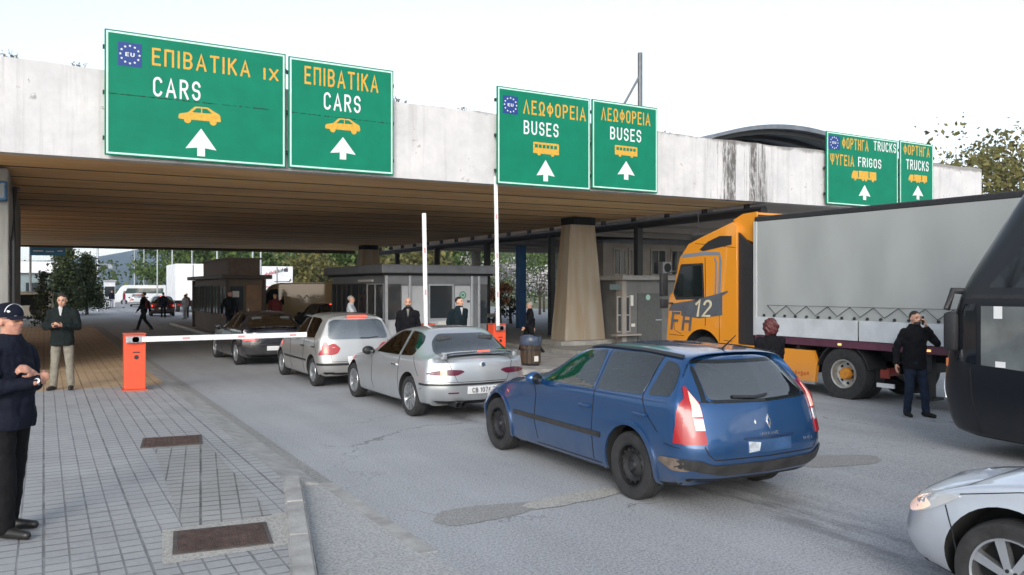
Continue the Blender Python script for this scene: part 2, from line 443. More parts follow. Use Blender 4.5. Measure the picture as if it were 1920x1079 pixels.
# inspection covers let into the pavers
COVER = mat('rusty_cover', (.095, .062, .052), .75, .3, var=.35, scale=9, bump=.8, bscale=120)
def cover(x, y, w, l, label, rz):
    t = thing('inspection_cover', label, 'cover', (x, y, .10), rz, 'inspection covers in the pavement')
    bm = B(); a, b = w / 2 + .035, l / 2 + .035
    for q in ((-a, a, -b, -b + .03), (-a, a, b - .03, b), (-a, -a + .03, -b + .03, b - .03), (a - .03, a, -b + .03, b - .03)): add_box(bm, *q, -.05, .010)
    obj('cover_frame', bm, mat('cover_frame_steel', (.10, .085, .078), .7, .3, var=.3), t)
    bm = B(); add_box(bm, -w / 2, w / 2, -l / 2, l / 2, -.04, .013)
    for i in range(int(w / .06)):
        for j in range(int(l / .06)):
            cx, cy = -w / 2 + .04 + i * .06, -l / 2 + .04 + j * .06
            if cx < w / 2 - .03 and cy < l / 2 - .03: add_box(bm, cx - .018, cx + .018, cy - .009, cy + .009, .013, .017)
    obj('cover_plate', bm, COVER, t)
cover(1.37, 10.75, .62, .60, 'smaller rusty inspection cover in the pavers nearer the orange barrier', R(-8))
cover(1.17, 6.42, .62, .52, 'larger rusty inspection cover in the pavers beside the raised kerb', R(-8))
bm = B(); vs = [bm.verts.new(p) for p in ((.70, 6.0, .103), (1.62, 6.0, .103), (1.82, 6.9, .103), (.80, 6.86, .103))]; bm.faces.new(vs)
tag(obj('cement_patch', bm, PATCHL), kind='structure')

# ------------------------------------------------------------------ the roof over the lanes
def facade_mat():
    m = mat('whitewashed_parapet', (.56, .555, .555), .8); k = node_kit(m)
    n1 = k['noise'](k['co'], 1.3, 9, .7); st = k['noise'](k['mapping'](k['co'], (5.5, 1, .22)), 1.0, 7, .7)
    sp = k['noise'](k['co'], 2.6, 8, .75); fine = k['noise'](k['co'], 30, 4)
    col = k['mix'](k['rng'](n1, .35, .7), (.50, .50, .51), (.65, .64, .64))
    col = k['mix'](k['rng'](st, .52, .72, 0, .6), col, (.36, .35, .34))
    col = k['mix'](k['rng'](sp, .64, .67, 0, .75), col, (.22, .215, .21))
    chip = k['noise'](k['mapping'](k['co'], (1, 1, 1.3)), 1.15, 9, .8)
    col = k['mix'](k['rng'](chip, .635, .648, 0, .85), col, (.19, .18, .175))
    # the run of black damp streaks left of the truck sign
    band = k['m']('MULTIPLY', k['rng'](k['x'], 17.2, 17.7), k['rng'](k['x'], 20.3, 19.8))
    s2 = k['noise'](k['mapping'](k['co'], (3.2, 1, .10)), 1.0, 5, .75); s3 = k['noise'](k['mapping'](k['co'], (9, 3, 2.6)), 1.0, 7, .8)
    col = k['mix'](k['m']('MULTIPLY', band, k['m']('MULTIPLY', k['rng'](s2, .47, .54), k['rng'](s3, .40, .52, .25, .92))), col, (.075, .07, .065))
    # grime under the coping and along the drip edge
    top = k['rng'](k['m']('ADD', k['z'], k['m']('MULTIPLY', chip, .55)), 6.72, 6.80)
    col = k['mix'](k['m']('MULTIPLY', top, .75), col, (.16, .15, .14))
    k['L'].new(col, k['p'].inputs['Base Color']); k['bump'](k['m']('ADD', n1, k['m']('MULTIPLY', fine, .4)), .35, .03)
    return m
FAC = facade_mat()
def soffit_mat(name, c1, c2, c3):
    m = mat(name, c1, .8); k = node_kit(m)
    a = k['noise'](k['mapping'](k['co'], (.16, .75, 1)), 1.0, 6, .65); b = k['noise'](k['mapping'](k['co'], (.10, 2.2, 1)), 1.0, 6, .7); c = k['noise'](k['co'], 1.5, 8, .7)
    col = k['mix'](k['rng'](a, .40, .62), c2, c1); col = k['mix'](k['rng'](b, .53, .68, 0, .75), col, c3); col = k['mix'](k['rng'](c, .6, .75, 0, .5), col, tuple(x * .45 for x in c2))
    k['L'].new(col, k['p'].inputs['Base Color']); k['bump'](c, .3, .02)
    return m
SOF = soffit_mat('stained_soffit', (.88, .585, .28), (.62, .385, .18), (.92, .62, .21))
SOF2 = soffit_mat('pale_soffit', (.46, .41, .36), (.36, .32, .28), (.50, .45, .38))

roof = thing('roof_deck', 'long concrete roof deck on tapered columns spanning the lanes with whitewashed parapet', 'roof', (0, 0, 0))
bm = B()
def zt(x): return 6.42 + .0075 * x
def zb(x): return 4.60 + .006 * x
xs = [-9 + i * .5 for i in range(82)]; xs[-1] = 31.8
topn = [rnd.uniform(-.035, .02) for _ in xs]
prev = None
for i, x in enumerate(xs):
    r = [bm.verts.new(p) for p in ((x, 18.3, zb(x)), (x, 18.3, zt(x) + topn[i]), (x, 18.62, zt(x) + topn[i] + .01), (x, 18.62, zb(x)))]
    if prev:
        for q in range(4): bm.faces.new((prev[q], r[q], r[(q + 1) % 4], prev[(q + 1) % 4]))
    else: bm.faces.new(r[::-1])
    prev = r
bm.faces.new(prev); bmesh.ops.recalc_face_normals(bm, faces=bm.faces)
obj('parapet', bm, FAC, roof)
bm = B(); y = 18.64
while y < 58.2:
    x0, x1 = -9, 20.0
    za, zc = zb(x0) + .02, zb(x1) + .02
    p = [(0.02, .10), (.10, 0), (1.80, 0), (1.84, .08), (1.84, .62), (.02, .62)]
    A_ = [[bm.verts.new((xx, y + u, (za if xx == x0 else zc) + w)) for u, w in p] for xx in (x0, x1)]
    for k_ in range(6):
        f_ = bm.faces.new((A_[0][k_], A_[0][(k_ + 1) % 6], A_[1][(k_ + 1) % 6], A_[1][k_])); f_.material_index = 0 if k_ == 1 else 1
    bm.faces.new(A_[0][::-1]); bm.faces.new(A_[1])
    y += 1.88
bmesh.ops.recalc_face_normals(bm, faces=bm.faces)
obj('soffit_beams', bm, [SOF, mat('shaded_joint', (.11, .078, .045), .9, var=.5, scale=1.2)], roof)  # beam edges and gap faces coloured dark so the joints read as shaded
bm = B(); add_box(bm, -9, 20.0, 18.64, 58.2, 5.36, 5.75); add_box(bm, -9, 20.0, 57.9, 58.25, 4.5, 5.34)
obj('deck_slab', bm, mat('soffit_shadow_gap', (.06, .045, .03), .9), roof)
def column(Y, X0=17.1, X1=19.0):
    c = (X0 + X1) / 2; z0 = g(18) + .1
    bm = B(); bw, bd, tw, td = (X1 - X0) / 2, .55, .58, .36
    n = 6; rings = []
    for i in range(n + 1):
        t = i / n; w, dd = bw + (tw - bw) * t, bd + (td - bd) * t; z = z0 + .25 + (4.42 - z0 - .25) * t
        ch = .06
        rings.append([(c + sx, Y + sy, z) for sx, sy in ((-w + ch, -dd), (w - ch, -dd), (w, -dd + ch), (w, dd - ch), (w - ch, dd), (-w + ch, dd), (-w, dd - ch), (-w, -dd + ch))])
    add_loft(bm, rings)
    o = obj('column', bm, COLM, roof)
    bm = B(); add_box(bm, X0 - .5, X1 + .5, Y - 1.0, Y + 1.0, z0 - .5, z0 + .25, bev=.02); obj('plinth', bm, CONC, o)
    bm = B(); add_box(bm, c - .5, c + .5, Y - .45, Y + .45, 4.42, 4.70); obj('bearing_block', bm, UNDER, o)
COLM = mat('column_concrete', (.38, .35, .30), .85, var=.3, scale=1.0, stretch=(2.2, 2.2, .22), col2=(.30, .22, .13), bump=.25, bscale=25, detail=7)
column(26.1); column(49.7)
bm = B(); add_box(bm, -3.4, -.66, 20.6, 31, -.2, 4.58, bev=.03)
pier = obj('pier', bm, mat('pier_concrete', (.235, .235, .225), .85, var=.25, scale=1.5, stretch=(3, 3, .3), bump=.3, bscale=25), roof)
bm = B(); add_tube(bm, [(-.58, 20.75, .1), (-.58, 20.75, 3.0), (-.56, 21.2, 4.2), (-.56, 24, 4.5)], .055); obj('drain_pipe', bm, BLACK, pier)
bm = B(); add_tube(bm, [(20.3, 18.75, 4.50), (20.3, 58, 4.38)], .16, 14)
for i in range(20):
    yy = 19.5 + i * 2.0; add_box(bm, 20.2, 20.4, yy - .04, yy + .04, 4.5, 4.80)
obj('gutter_pipe', bm, BLACK, roof)
for i in range(5):
    Y = 25.2 + i * 6.3; bm = B(); add_box(bm, 20.17, 20.43, Y - .13, Y + .13, -.4, 4.40, bev=.01); add_box(bm, 20.0, 20.6, Y - .25, Y + .25, -.3, -.2)
    obj('steel_post', bm, BLACK, roof)
bm = B(); add_hexa(bm, [(20.65, 18.64, zb(20.65) + .05), (34, 18.64, zb(34) + .05), (34, 52, 4.7), (20.65, 52, 4.6), (20.65, 18.64, 5.4), (34, 18.64, 5.5), (34, 52, 5.5), (20.65, 52, 5.4)])
for i in range(9): add_box(bm, 20.7, 33.9, 21.5 + i * 3.6, 21.8 + i * 3.6, 4.52, 4.85)
obj('pale_deck', bm, SOF2, roof)
for X, Y in ((33, 22), (33, 36), (33, 50), (26.5, 51)):
    bm = B(); add_box(bm, X - .25, X + .25, Y - .25, Y + .25, -.5, 4.55, bev=.02); obj('deck_post', bm, CONC, roof)
# weeds rooted along the top of the parapet
WEED = leafmat('weed_leaf', (.03, .035, .012), (.06, .055, .02), (.10, .08, .035))
def weed(x, n, h, label=None):
    bm = B(); base = Vector((x, 18.45, zt(x) - .04))
    for _ in range(n):
        a = rnd.uniform(0, 6.28); L = h * rnd.uniform(.5, 1); dx, dy = math.cos(a) * L * .5, math.sin(a) * .12
        p = base + Vector((rnd.uniform(-.14, .14), rnd.uniform(-.1, .1), 0)); q = p + Vector((dx, dy, L))
        w = Vector((.012, 0, 0)); vs = [bm.verts.new(v) for v in (p - w, p + w, q)]; bm.faces.new(vs)
        for k in range(3):
            m_ = p.lerp(q, rnd.uniform(.4, 1)); e = Vector((rnd.uniform(-.05, .05), rnd.uniform(-.03, .03), rnd.uniform(-.02, .05)))
            bm.faces.new([bm.verts.new(v) for v in (m_, m_ + e, m_ + e * .6 + Vector((0, .01, .03)))])
    return tag(obj('weed_tuft', bm, WEED), label, 'weed', 'dry weeds along the parapet top')
for x, n, h, lb in ((-.6, 14, .22, 'dry weed tuft on the parapet top at its left end'), (.55, 9, .14, 'small weed tuft on the parapet just left of the first cars sign'),
                    (7.5, 16, .2, 'weed tuft on the parapet just right of the second cars sign'), (9.2, 10, .14, 'weed tuft on the parapet just left of the first buses sign'),
                    (15.8, 9, .12, 'weed tuft on the parapet just right of the second buses sign'), (29.6, 12, .28, 'weed tuft on the parapet right of the trucks signs')):
    weed(x, n, h, lb)

# blue lamp box on the pier top, the roof mast with its stay, a stub vent
t = thing('flood_lamp', 'blue box lamp fixed to the grey pier just under the roof', 'lamp', (-.9, 20.55, 3.85))
bm = B(); add_box(bm, -.35, .22, -.22, .04, 0, .42, bev=.04); obj('lamp_box', bm, mat('faded_blue_metal', (.03, .10, .22), .5, .2, var=.3, scale=6), t)
bm = B(); add_box(bm, -.30, .17, -.235, -.222, .05, .36); obj('lens', bm, GLASSB, t)
t = thing('mast', 'thin grey mast standing on the roof with a slanting stay', 'mast', (17.8, 22, 5.74))
bm = B(); add_tube(bm, [(0, 0, 0), (0, 0, 4.35)], .085, 12); add_box(bm, -.2, .2, -.2, .2, 0, .03); obj('pole', bm, mat('dull_steel', (.16, .17, .18), .55, .6, var=.2), t)
bm = B(); add_tube(bm, [(-.02, 0, 3.55), (-2.1, .3, .02)], .045, 8); obj('stay', bm, mat('dull_steel', (.16, .17, .18)), t)
bm = B(); add_tube(bm, [(0, 0, 0), (0, 0, 1.9)], .08, 10); add_tube(bm, [(0, 0, 1.9), (0, 0, 2.05)], .12, 10)
tag(obj('vent_pipe', bm, mat('dull_steel', (.16, .17, .18)), loc=(12.4, 21.5, 5.74)), 'short grey vent pipe peeping over the first buses sign', 'pipe')

# arched metal roof behind the parapet
t = thing('arched_shelter', 'arched grey metal shelter roof rising behind the streaked parapet', 'shelter', (36.5, 36, g(36)))
bm = B(); ring = []
xs = np.linspace(-7.5, 7.5, 25); top = []; bot = []
for y0, y1 in ((-5, 5),):
    prof = [(x, 9.9 + 1.45 * (1 - (x / 7.5) ** 2)) for x in xs] + [(x, 9.78 + 1.32 * (1 - (x / 7.5) ** 2)) for x in xs[::-1]]
    add_prism(bm, prof, 'y', y0, y1)
obj('roof_shell', bm, mat('grey_sheet_metal', (.19, .21, .24), .5, .5, var=.2, scale=2), t, smooth=30)
bm = B()
for k in range(7):
    y0 = -4.6 + k * 1.53; prof = [(x, 9.77 + 1.31 * (1 - (x / 7.5) ** 2)) for x in xs] + [(x, 9.58 + 1.27 * (1 - (x / 7.5) ** 2)) for x in xs[::-1]]
    add_prism(bm, prof, 'y', y0, y0 + .12)
obj('roof_ribs', bm, BLACK, t)
for sx in (-6.6, 6.6):
    for sy in (-4.2, 4.2):
        bm = B(); add_tube(bm, [(sx, sy, 0), (sx, sy, 9.95)], .15, 12); obj('post', bm, STEEL, t)

# ------------------------------------------------------------------ lane signs
GREENS = mat('sign_green', (.004, .18, .104), .5, spec=.15, var=.10, scale=2.0, detail=6)
BORDER = mat('sign_border', (.50, .72, .64), .45, var=.08, scale=5)
EUBLUE = mat('emblem_blue', (.006, .038, .20), .45)
SIGNBACK = mat('sign_back', (.25, .26, .27), .6, .4)
def arc(cx, cy, rx, ry, a0, a1, n=8): return [(cx + rx * math.cos(R(a0 + (a1 - a0) * k / n)), cy + ry * math.sin(R(a0 + (a1 - a0) * k / n))) for k in range(n + 1)]
GL = {                      # road-sign capitals drawn as pen strokes in a box one unit high
 'A': (.62, [[(0, 0), (.31, 1), (.62, 0)], [(.10, .30), (.52, .30)]]), 'Λ': (.60, [[(0, 0), (.30, 1), (.60, 0)]]),
 'B': (.52, [[(0, 0), (0, 1)], [(.09, 1), (.27, 1)] + arc(.27, .76, .23, .24, 90, -90)[1:] + [(.09, .52)], [(.10, .52), (.28, .52)] + arc(.27, .26, .25, .26, 90, -90)[1:] + [(.09, 0)]]),
 'C': (.52, [arc(.26, .74, .26, .26, 20, 180) + arc(.26, .26, .26, .26, 180, 340)]), 'D': (.52, [[(0, 0), (0, 1)], [(.09, 1)] + arc(.22, .5, .30, .5, 90, -90) + [(.09, 0)]]),
 'E': (.46, [[(.46, 1), (0, 1), (0, 0), (.46, 0)], [(0, .52), (.38, .52)]]), 'F': (.46, [[(.46, 1), (0, 1), (0, 0)], [(0, .52), (.38, .52)]]), 'Γ': (.46, [[(.46, 1), (0, 1), (0, 0)]]),
 'G': (.54, [arc(.26, .74, .26, .26, 20, 180) + arc(.26, .26, .26, .26, 180, 360) + [(.52, .48), (.30, .48)]]), 'H': (.52, [[(0, 0), (0, 1)], [(.52, 0), (.52, 1)], [(0, .51), (.52, .51)]]),
 'I': (.0, [[(0, 0), (0, 1)]]), 'K': (.54, [[(0, 0), (0, 1)], [(.50, 1), (.02, .44)], [(.17, .58), (.54, 0)]]), 'L': (.44, [[(0, 1), (0, 0), (.44, 0)]]),
 'M': (.66, [[(0, 0), (0, 1), (.33, .40), (.66, 1), (.66, 0)]]), 'N': (.54, [[(0, 0), (0, 1), (.54, 0), (.54, 1)]]),
 'O': (.54, [arc(.27, .72, .27, .28, 0, 180) + arc(.27, .28, .27, .28, 180, 360) + [(.54, .72)]]), 'P': (.50, [[(0, 0), (0, 1)], [(.09, 1)] + arc(.25, .74, .25, .26, 90, -90) + [(.09, .48)]]),
 'R': (.52, [[(0, 0), (0, 1)], [(.09, 1)] + arc(.26, .75, .24, .25, 90, -90) + [(.09, .50)], [(.24, .50), (.52, 0)]]), 'Π': (.54, [[(0, 0), (0, 1), (.54, 1), (.54, 0)]]),
 'S': (.50, [arc(.25, .74, .25, .26, 15, 230, 10) + arc(.25, .27, .25, .27, 50, -165, 10)]), 'T': (.54, [[(0, 1), (.54, 1)], [(.27, 1), (.27, 0)]]),
 'U': (.54, [[(0, 1), (0, .27)] + arc(.27, .27, .27, .27, 180, 360) + [(.54, 1)]]), 'X': (.54, [[(0, 0), (.54, 1)], [(0, 1), (.54, 0)]]), 'Y': (.56, [[(0, 1), (.28, .48), (.56, 1)], [(.28, .48), (.28, 0)]]),
 'Ω': (.60, [[(0, 0), (.18, 0), (.18, .16)] + arc(.30, .62, .29, .38, 235, -55, 14) + [(.42, .16), (.42, 0), (.60, 0)]]), 'Φ': (.62, [arc(.31, .5, .31, .30, 0, 360, 18), [(.31, 0), (.31, 1)]]), 'Ψ': (.62, [[(0, 1), (0, .55)] + arc(.31, .55, .31, .27, 180, 360) + [(.62, 1)], [(.31, 1), (.31, 0)]]),
 '0': (.50, [arc(.25, .74, .25, .26, 0, 180) + arc(.25, .26, .25, .26, 180, 360) + [(.50, .74)]]), '1': (.22, [[(0, .78), (.22, 1), (.22, 0)]]), '2': (.50, [arc(.25, .74, .25, .26, 170, -35, 9) + [(0, 0), (.50, 0)]]),
 '5': (.50, [[(.46, 1), (.06, 1), (.03, .58)] + arc(.24, .32, .26, .31, 115, -165, 10)]), '6': (.50, [arc(.25, .28, .25, .27, 0, 360, 14), [(.01, .34), (.10, .72), (.34, 1)]]), '7': (.48, [[(0, 1), (.48, 1), (.16, 0)]]), '.': (.0, [[(0, 0), (0, .10)]]),
}
for k_, v_ in (('Ε', 'E'), ('Α', 'A'), ('Β', 'B'), ('Ι', 'I'), ('Κ', 'K'), ('Τ', 'T'), ('Ο', 'O'), ('Ρ', 'P'), ('Η', 'H'), ('Υ', 'Y'), ('Χ', 'X')): GL[k_] = GL[v_]
def lettering(name, s, m, parent, x0, x1, z0, z1, y, thick=.004, bold=.15, slant=0.0, M=None):
    if bold < .08: bold = .15
    strokes = []; pen = 0; gap = .26 + bold
    for ch in s:
        if ch == ' ': pen += .45; continue
        w, st = GL[ch]
        for q in st: strokes.append([(pen + a, b) for a, b in q])
        pen += w + gap
    W = pen - gap; H = z1 - z0; kx = (x1 - x0) / (W + bold); kz = H / (1 + bold); hb = bold / 2
    bm = B(); n = 0
    for q in strokes:
        # square off open ends by half a pen width
        P_ = [Vector(p) for p in q]
        out = []
        L_, R_ = [], []
        for i, p in enumerate(P_):
            d0 = (p - P_[i - 1]).normalized() if i else None; d1 = (P_[i + 1] - p).normalized() if i < len(P_) - 1 else None
            if i == 0 and (P_[0] - P_[-1]).length < .01 and len(P_) > 3: d0 = (P_[-1] - P_[-2]).normalized()
            if i == len(P_) - 1 and (P_[0] - P_[-1]).length < .01 and len(P_) > 3: d1 = (P_[1] - P_[0]).normalized()
            a = d0 or d1; b = d1 or d0; na, nb = Vector((-a.y, a.x)), Vector((-b.y, b.x)); mt = (na + nb)
            mt = mt.normalized() if mt.length > .1 else na; k = min(1.6, 1 / max(.3, mt.dot(na))) * hb
            e = Vector((0, 0))
            if d0 is None: e = -d1 * hb
            if d1 is None: e = d0 * hb
            L_.append(p + e + mt * k); R_.append(p + e - mt * k)
        dy = -.0009 * (n % 5); n += 1; vs = []
        for side_ in (L_, R_):
            row = []
            for p in side_:
                u = (p.x + hb) * kx; w = (p.y + hb) * kz
                lo, hi = Vector((x0 + u + slant * w, y + dy, z0 + w)), Vector((x0 + u + slant * w, y + dy + thick, z0 + w))
                if M is not None: lo, hi = M @ lo, M @ hi
                row.append((bm.verts.new(lo), bm.verts.new(hi)))
            vs.append(row)
        for i in range(len(P_) - 1):
            a, b, c, d = vs[0][i], vs[0][i + 1], vs[1][i + 1], vs[1][i]
            for f in ((a[0], b[0], c[0], d[0]), (a[1], d[1], c[1], b[1]), (a[0], a[1], b[1], b[0]), (d[0], c[0], c[1], d[1])): bm.faces.new(f)
        for i in (0, -1):
            a, d = vs[0][i], vs[1][i]; bm.faces.new((a[0], d[0], d[1], a[1]))
    bmesh.ops.recalc_face_normals(bm, faces=bm.faces)
    return obj(name, bm, m, parent)

SY = 18.12
def sx(px): return wx(px, SY)
def sz(px, py): return wz(px, py, SY)
def lane_sign(label, x0, x1, z0, z1, items, seam=None):
    X0, X1 = sx(x0), sx(x1); t = thing('lane_sign', label, 'sign', (X0, SY, z0), 0, 'green lane signs on the parapet')
    W, H = X1 - X0, z1 - z0
    bm = B(); add_box(bm, 0, W, 0, .05, 0, H, bev=.012); obj('panel', bm, GREENS, t)
    bm = B(); e, w = .03, .035
    for q in ((e, W - e, e, e + w), (e, W - e, H - e - w, H - e), (e, e + w, e + w, H - e - w), (W - e - w, W - e, e + w, H - e - w)): add_box(bm, q[0], q[1], -.004, .002, q[2], q[3])
    obj('border', bm, BORDER, t)
    bm = B()
    for zz in (.35, H * .5, H - .35): add_box(bm, -.03, W + .03, .052, .11, zz - .04, zz + .04)
    for xx in (.3, W - .3): add_box(bm, xx - .05, xx + .05, .11, .20, .2, H - .2)
    obj('mounting_rails', bm, BLACK, t)
    if seam:
        bm = B(); a, b = seam; n = 60
        za, zb_ = sz(*a) - z0, sz(*b) - z0; xa, xb = sx(a[0]) - X0, sx(b[0]) - X0
        for i in range(n):
            if rnd.random() < .22: continue
            u0, u1 = i / n, (i + .95) / n; h = rnd.uniform(.003, .010)
            add_box(bm, xa + (xb - xa) * u0, xa + (xb - xa) * u1, -.002, .004, za + (zb_ - za) * u0 - h, za + (zb_ - za) * u0 + h)
        obj('panel_seam', bm, UNDER, t)
    for it in items:
        k = it[0]
        if k == 'text':
            _, s, m, px0, px1, ptop, pbot = it
            lettering('lettering', s, m, t, sx(px0) - X0, sx(px1) - X0, sz(px0, pbot) - z0, sz(px0, ptop) - z0, -.005, .006, bold=.155)
        elif k == 'eu':
            _, px0, px1, ptop, pbot = it
            xa, xb, za, zc = sx(px0) - X0, sx(px1) - X0, sz(px0, pbot) - z0, sz(px0, ptop) - z0
            bm = B(); add_box(bm, xa, xb, -.004, .002, za, zc); em = obj('emblem', bm, EUBLUE, t)
            bm = B(); cx, cz, rr = (xa + xb) / 2, (za + zc) / 2, min(xb - xa, zc - za) * .40
            for i in range(12):
                a = i * math.pi / 6; px, pz = cx + rr * math.cos(a), cz + rr * math.sin(a)
                pts = [(px + math.cos(R(90 + j * 36)) * rr * (.16 if j % 2 == 0 else .07), pz + math.sin(R(90 + j * 36)) * rr * (.16 if j % 2 == 0 else .07)) for j in range(10)]
                add_prism(bm, pts, 'y', -.008, 0)
            obj('star_ring', bm, WHITET, em)
            lettering('lettering', 'EU', WHITET, em, cx - rr * .48, cx + rr * .48, cz - rr * .22, cz + rr * .22, -.008, .005, bold=.2)
        elif k == 'arrow':
            _, cx, tip, bot, hw = it
            c = sx(cx) - X0; zt_, zb_ = sz(cx, tip) - z0, sz(cx, bot) - z0; w = (sx(cx + hw) - sx(cx - hw)) / 2; h = zt_ - zb_
            pts = [(c, zt_), (c + w, zb_ + .25 * h), (c + .25 * w, zb_ + .30 * h), (c + .25 * w, zb_), (c - .25 * w, zb_), (c - .25 * w, zb_ + .30 * h), (c - w, zb_ + .25 * h)]
            bm = B(); add_prism(bm, pts, 'y', -.006, .002); obj('arrow', bm, WHITET, t)
        else:
            _, cx, ptop, pbot, hw = it
            c = sx(cx) - X0; zt_, zb_ = sz(cx, ptop) - z0, sz(cx, pbot) - z0; w = (sx(cx + hw) - sx(cx - hw)) / 2; h = zt_ - zb_
            def P(u, v): return (c + u * w, zb_ + v * h)
            bm = B()
            if k == 'car':
                out = chaikin([P(-1, .18), P(-.98, .48), P(-.55, .60), P(-.25, .98), P(.38, 1.0), P(.72, .75), P(.95, .62), P(1, .2)], 1)
                add_prism(bm, out, 'y', -.006, .002)
                for u in (-.58, .62): add_prism(bm, [(P(u, .16)[0] + .2 * h * math.cos(a * .5236), P(u, .16)[1] + .2 * h * math.sin(a * .5236)) for a in range(12)], 'y', -.007, .002)
                pic = obj('pictogram', bm, YEL, t); bm = B()
                for q in ([P(-.36, .64), P(-.16, .9), P(.05, .9), P(.05, .64)], [P(.10, .64), P(.10, .9), P(.34, .9), P(.56, .66)]): add_prism(bm, q, 'y', -.009, -.006)
                obj('window_marks', bm, GREENS, pic)
            elif k == 'bus':
                add_prism(bm, [P(-1, .16), P(-1, .95), P(-.94, 1), P(.94, 1), P(1, .95), P(1, .16)], 'y', -.006, .002)
                for u in (-.55, .5): add_prism(bm, [(P(u, .14)[0] + .14 * h * math.cos(a * .5236), P(u, .14)[1] + .14 * h * math.sin(a * .5236)) for a in range(12)], 'y', -.007, .002)
                pic = obj('pictogram', bm, YEL, t); bm = B()
                for i in range(6): add_prism(bm, [P(-.88 + i * .3, .58), P(-.88 + i * .3, .84), P(-.66 + i * .3, .84), P(-.66 + i * .3, .58)], 'y', -.009, -.006)
                obj('window_marks', bm, GREENS, pic)
            else:
                add_prism(bm, [P(-1, .2), P(-1, .55), P(-.86, .95), P(-.5, .95), P(-.5, .35), P(-.42, .35), P(-.42, 1), P(.35, 1), P(.35, .35), P(.45, .35), P(.45, 1), P(1, 1), P(1, .2)], 'y', -.006, .002)
                for u in (-.72, -.1, .15, .72): add_prism(bm, [(P(u, .16)[0] + .16 * h * math.cos(a * .5236), P(u, .16)[1] + .16 * h * math.sin(a * .5236)) for a in range(12)], 'y', -.007, .002)
                obj('pictogram', bm, YEL, t)

def zz(px, py): return (180 + px / 3.3103, 40 + py / 3.31)
lane_sign('biggest green sign reading CARS and IX with a blue EU emblem', 196, 536, 4.66, 7.19, [
    ('eu', 221, 266, 76, 121), ('text', 'ΕΠΙΒΑΤΙΚΑ', YEL, 285, 469, 88, 121), ('text', 'IX', YEL, 494, 522, 126, 148),
    ('text', 'CARS', WHITET, 287, 376, 142, 179), ('car', 375, 199, 231, 40), ('arrow', 377, 240, 292, 29)], seam=((202, 173), (530, 207)))
lane_sign('green sign reading CARS without emblem, right of the biggest sign', 541, 738, 4.67, 7.16, [
    ('text', 'ΕΠΙΒΑΤΙΚΑ', YEL, 571, 709, 122, 156), ('text', 'CARS', WHITET, 607, 676, 171, 204), ('car', 643, 221, 248, 33), ('arrow', 643, 256, 298, 24)], seam=((545, 209), (735, 231)))
lane_sign('green sign reading BUSES with a blue EU emblem', 932, 1107, 4.65, 7.16, [
    ('eu', 943, 971, 177, 211), ('text', 'ΛΕΩΦΟΡΕΙΑ', YEL, 981, 1098, 185, 212), ('text', 'BUSES', WHITET, 982, 1047, 224, 250), ('bus', 1024, 267, 292, 24), ('arrow', 1023, 299, 339, 17)])
lane_sign('green sign reading BUSES without emblem', 1110, 1233, 4.72, 7.17, [
    ('text', 'ΛΕΩΦΟΡΕΙΑ', YEL, 1127, 1219, 199, 224), ('text', 'BUSES', WHITET, 1144, 1202, 236, 260), ('bus', 1174, 273, 294, 21), ('arrow', 1174, 301, 336, 16)])
lane_sign('green sign reading TRUCKS and FRIGOS with a blue emblem', 1550, 1684, 4.78, 7.22, [
    ('eu', 1553, 1575, 252, 278), ('text', 'ΦΟΡΤΗΓΑ', YEL, 1579, 1628, 256, 277), ('text', 'TRUCKS', WHITET, 1638, 1680, 263, 281),
    ('text', 'ΨΥΓΕΙΑ', YEL, 1557, 1601, 286, 307), ('text', 'FRIGOS', WHITET, 1609, 1652, 293, 311), ('truck', 1620, 320, 339, 23), ('arrow', 1621, 346, 374, 11)])
lane_sign('green sign reading TRUCKS only, the rightmost and narrowest', 1687, 1750, 4.80, 7.26, [
    ('text', 'ΦΟΡΤΗΓΑ', YEL, 1694, 1743, 269, 288), ('text', 'TRUCKS', WHITET, 1699, 1741, 297, 316), ('truck', 1721, 327, 342, 17), ('arrow', 1721, 347, 373, 10)])
# ------------------------------------------------------------------ vehicles
def pchip_rows(t, Y, q):
    """shape-preserving cubic through rows Y at parameters t, sampled at q"""
    t = np.asarray(t, float); Y = np.asarray(Y, float); h = np.diff(t); sh = (len(t) - 1,) + (1,) * (Y.ndim - 1)
    d = np.diff(Y, axis=0) / h.reshape(sh); m = np.zeros_like(Y); m[0] = d[0]; m[-1] = d[-1]
    for i in range(1, len(t) - 1):
        w1, w2 = 2 * h[i] + h[i - 1], h[i] + 2 * h[i - 1]
        ok = d[i - 1] * d[i] > 0
        with np.errstate(divide='ignore', invalid='ignore'):
            hm = (w1 + w2) / (w1 / d[i - 1] + w2 / d[i])
        m[i] = np.where(ok, hm, 0)
    k = np.clip(np.searchsorted(t, q, side='right') - 1, 0, len(t) - 2)
    s = ((q - t[k]) / h[k]); ex = (slice(None),) + (None,) * (Y.ndim - 1); s = s[ex]; H = h[k][ex]
    return (Y[k] * (1 + 2 * s) * (1 - s) ** 2 + m[k] * H * s * (1 - s) ** 2 + Y[k + 1] * s * s * (3 - 2 * s) + m[k + 1] * H * s * s * (s - 1))

def side_ring(yb, ys, yt, zb, ws, zm, wm, zs, wb, zt, wt):
    """half cross section: bottom centre, sill, belly, shoulder, roof edge, roof centre"""
    def yy(z): return yb + (ys - yb) * (z - zb) / max(zs - zb, .01) if z < zs else ys + (yt - ys) * (z - zs) / max(zt - zs, .01)
    lift = zt - zs
    e = .055 if lift > .3 else lift * .28
    pts = [(0, zb), (ws * .8, zb), (ws, zb + .045), (wm, zm), (wm * .4 + wb * .6, zs - .09 if zs - .09 > zm else (zm + zs) / 2), (wb, zs), ((wb + wt) / 2 + .012, (zs + zt - e) / 2), (wt, zt - e), (wt * .86, zt - e * .28), (wt * .5, zt + .012), (0, zt + .02)]
    return [(x, yy(z), z) for x, z in pts]

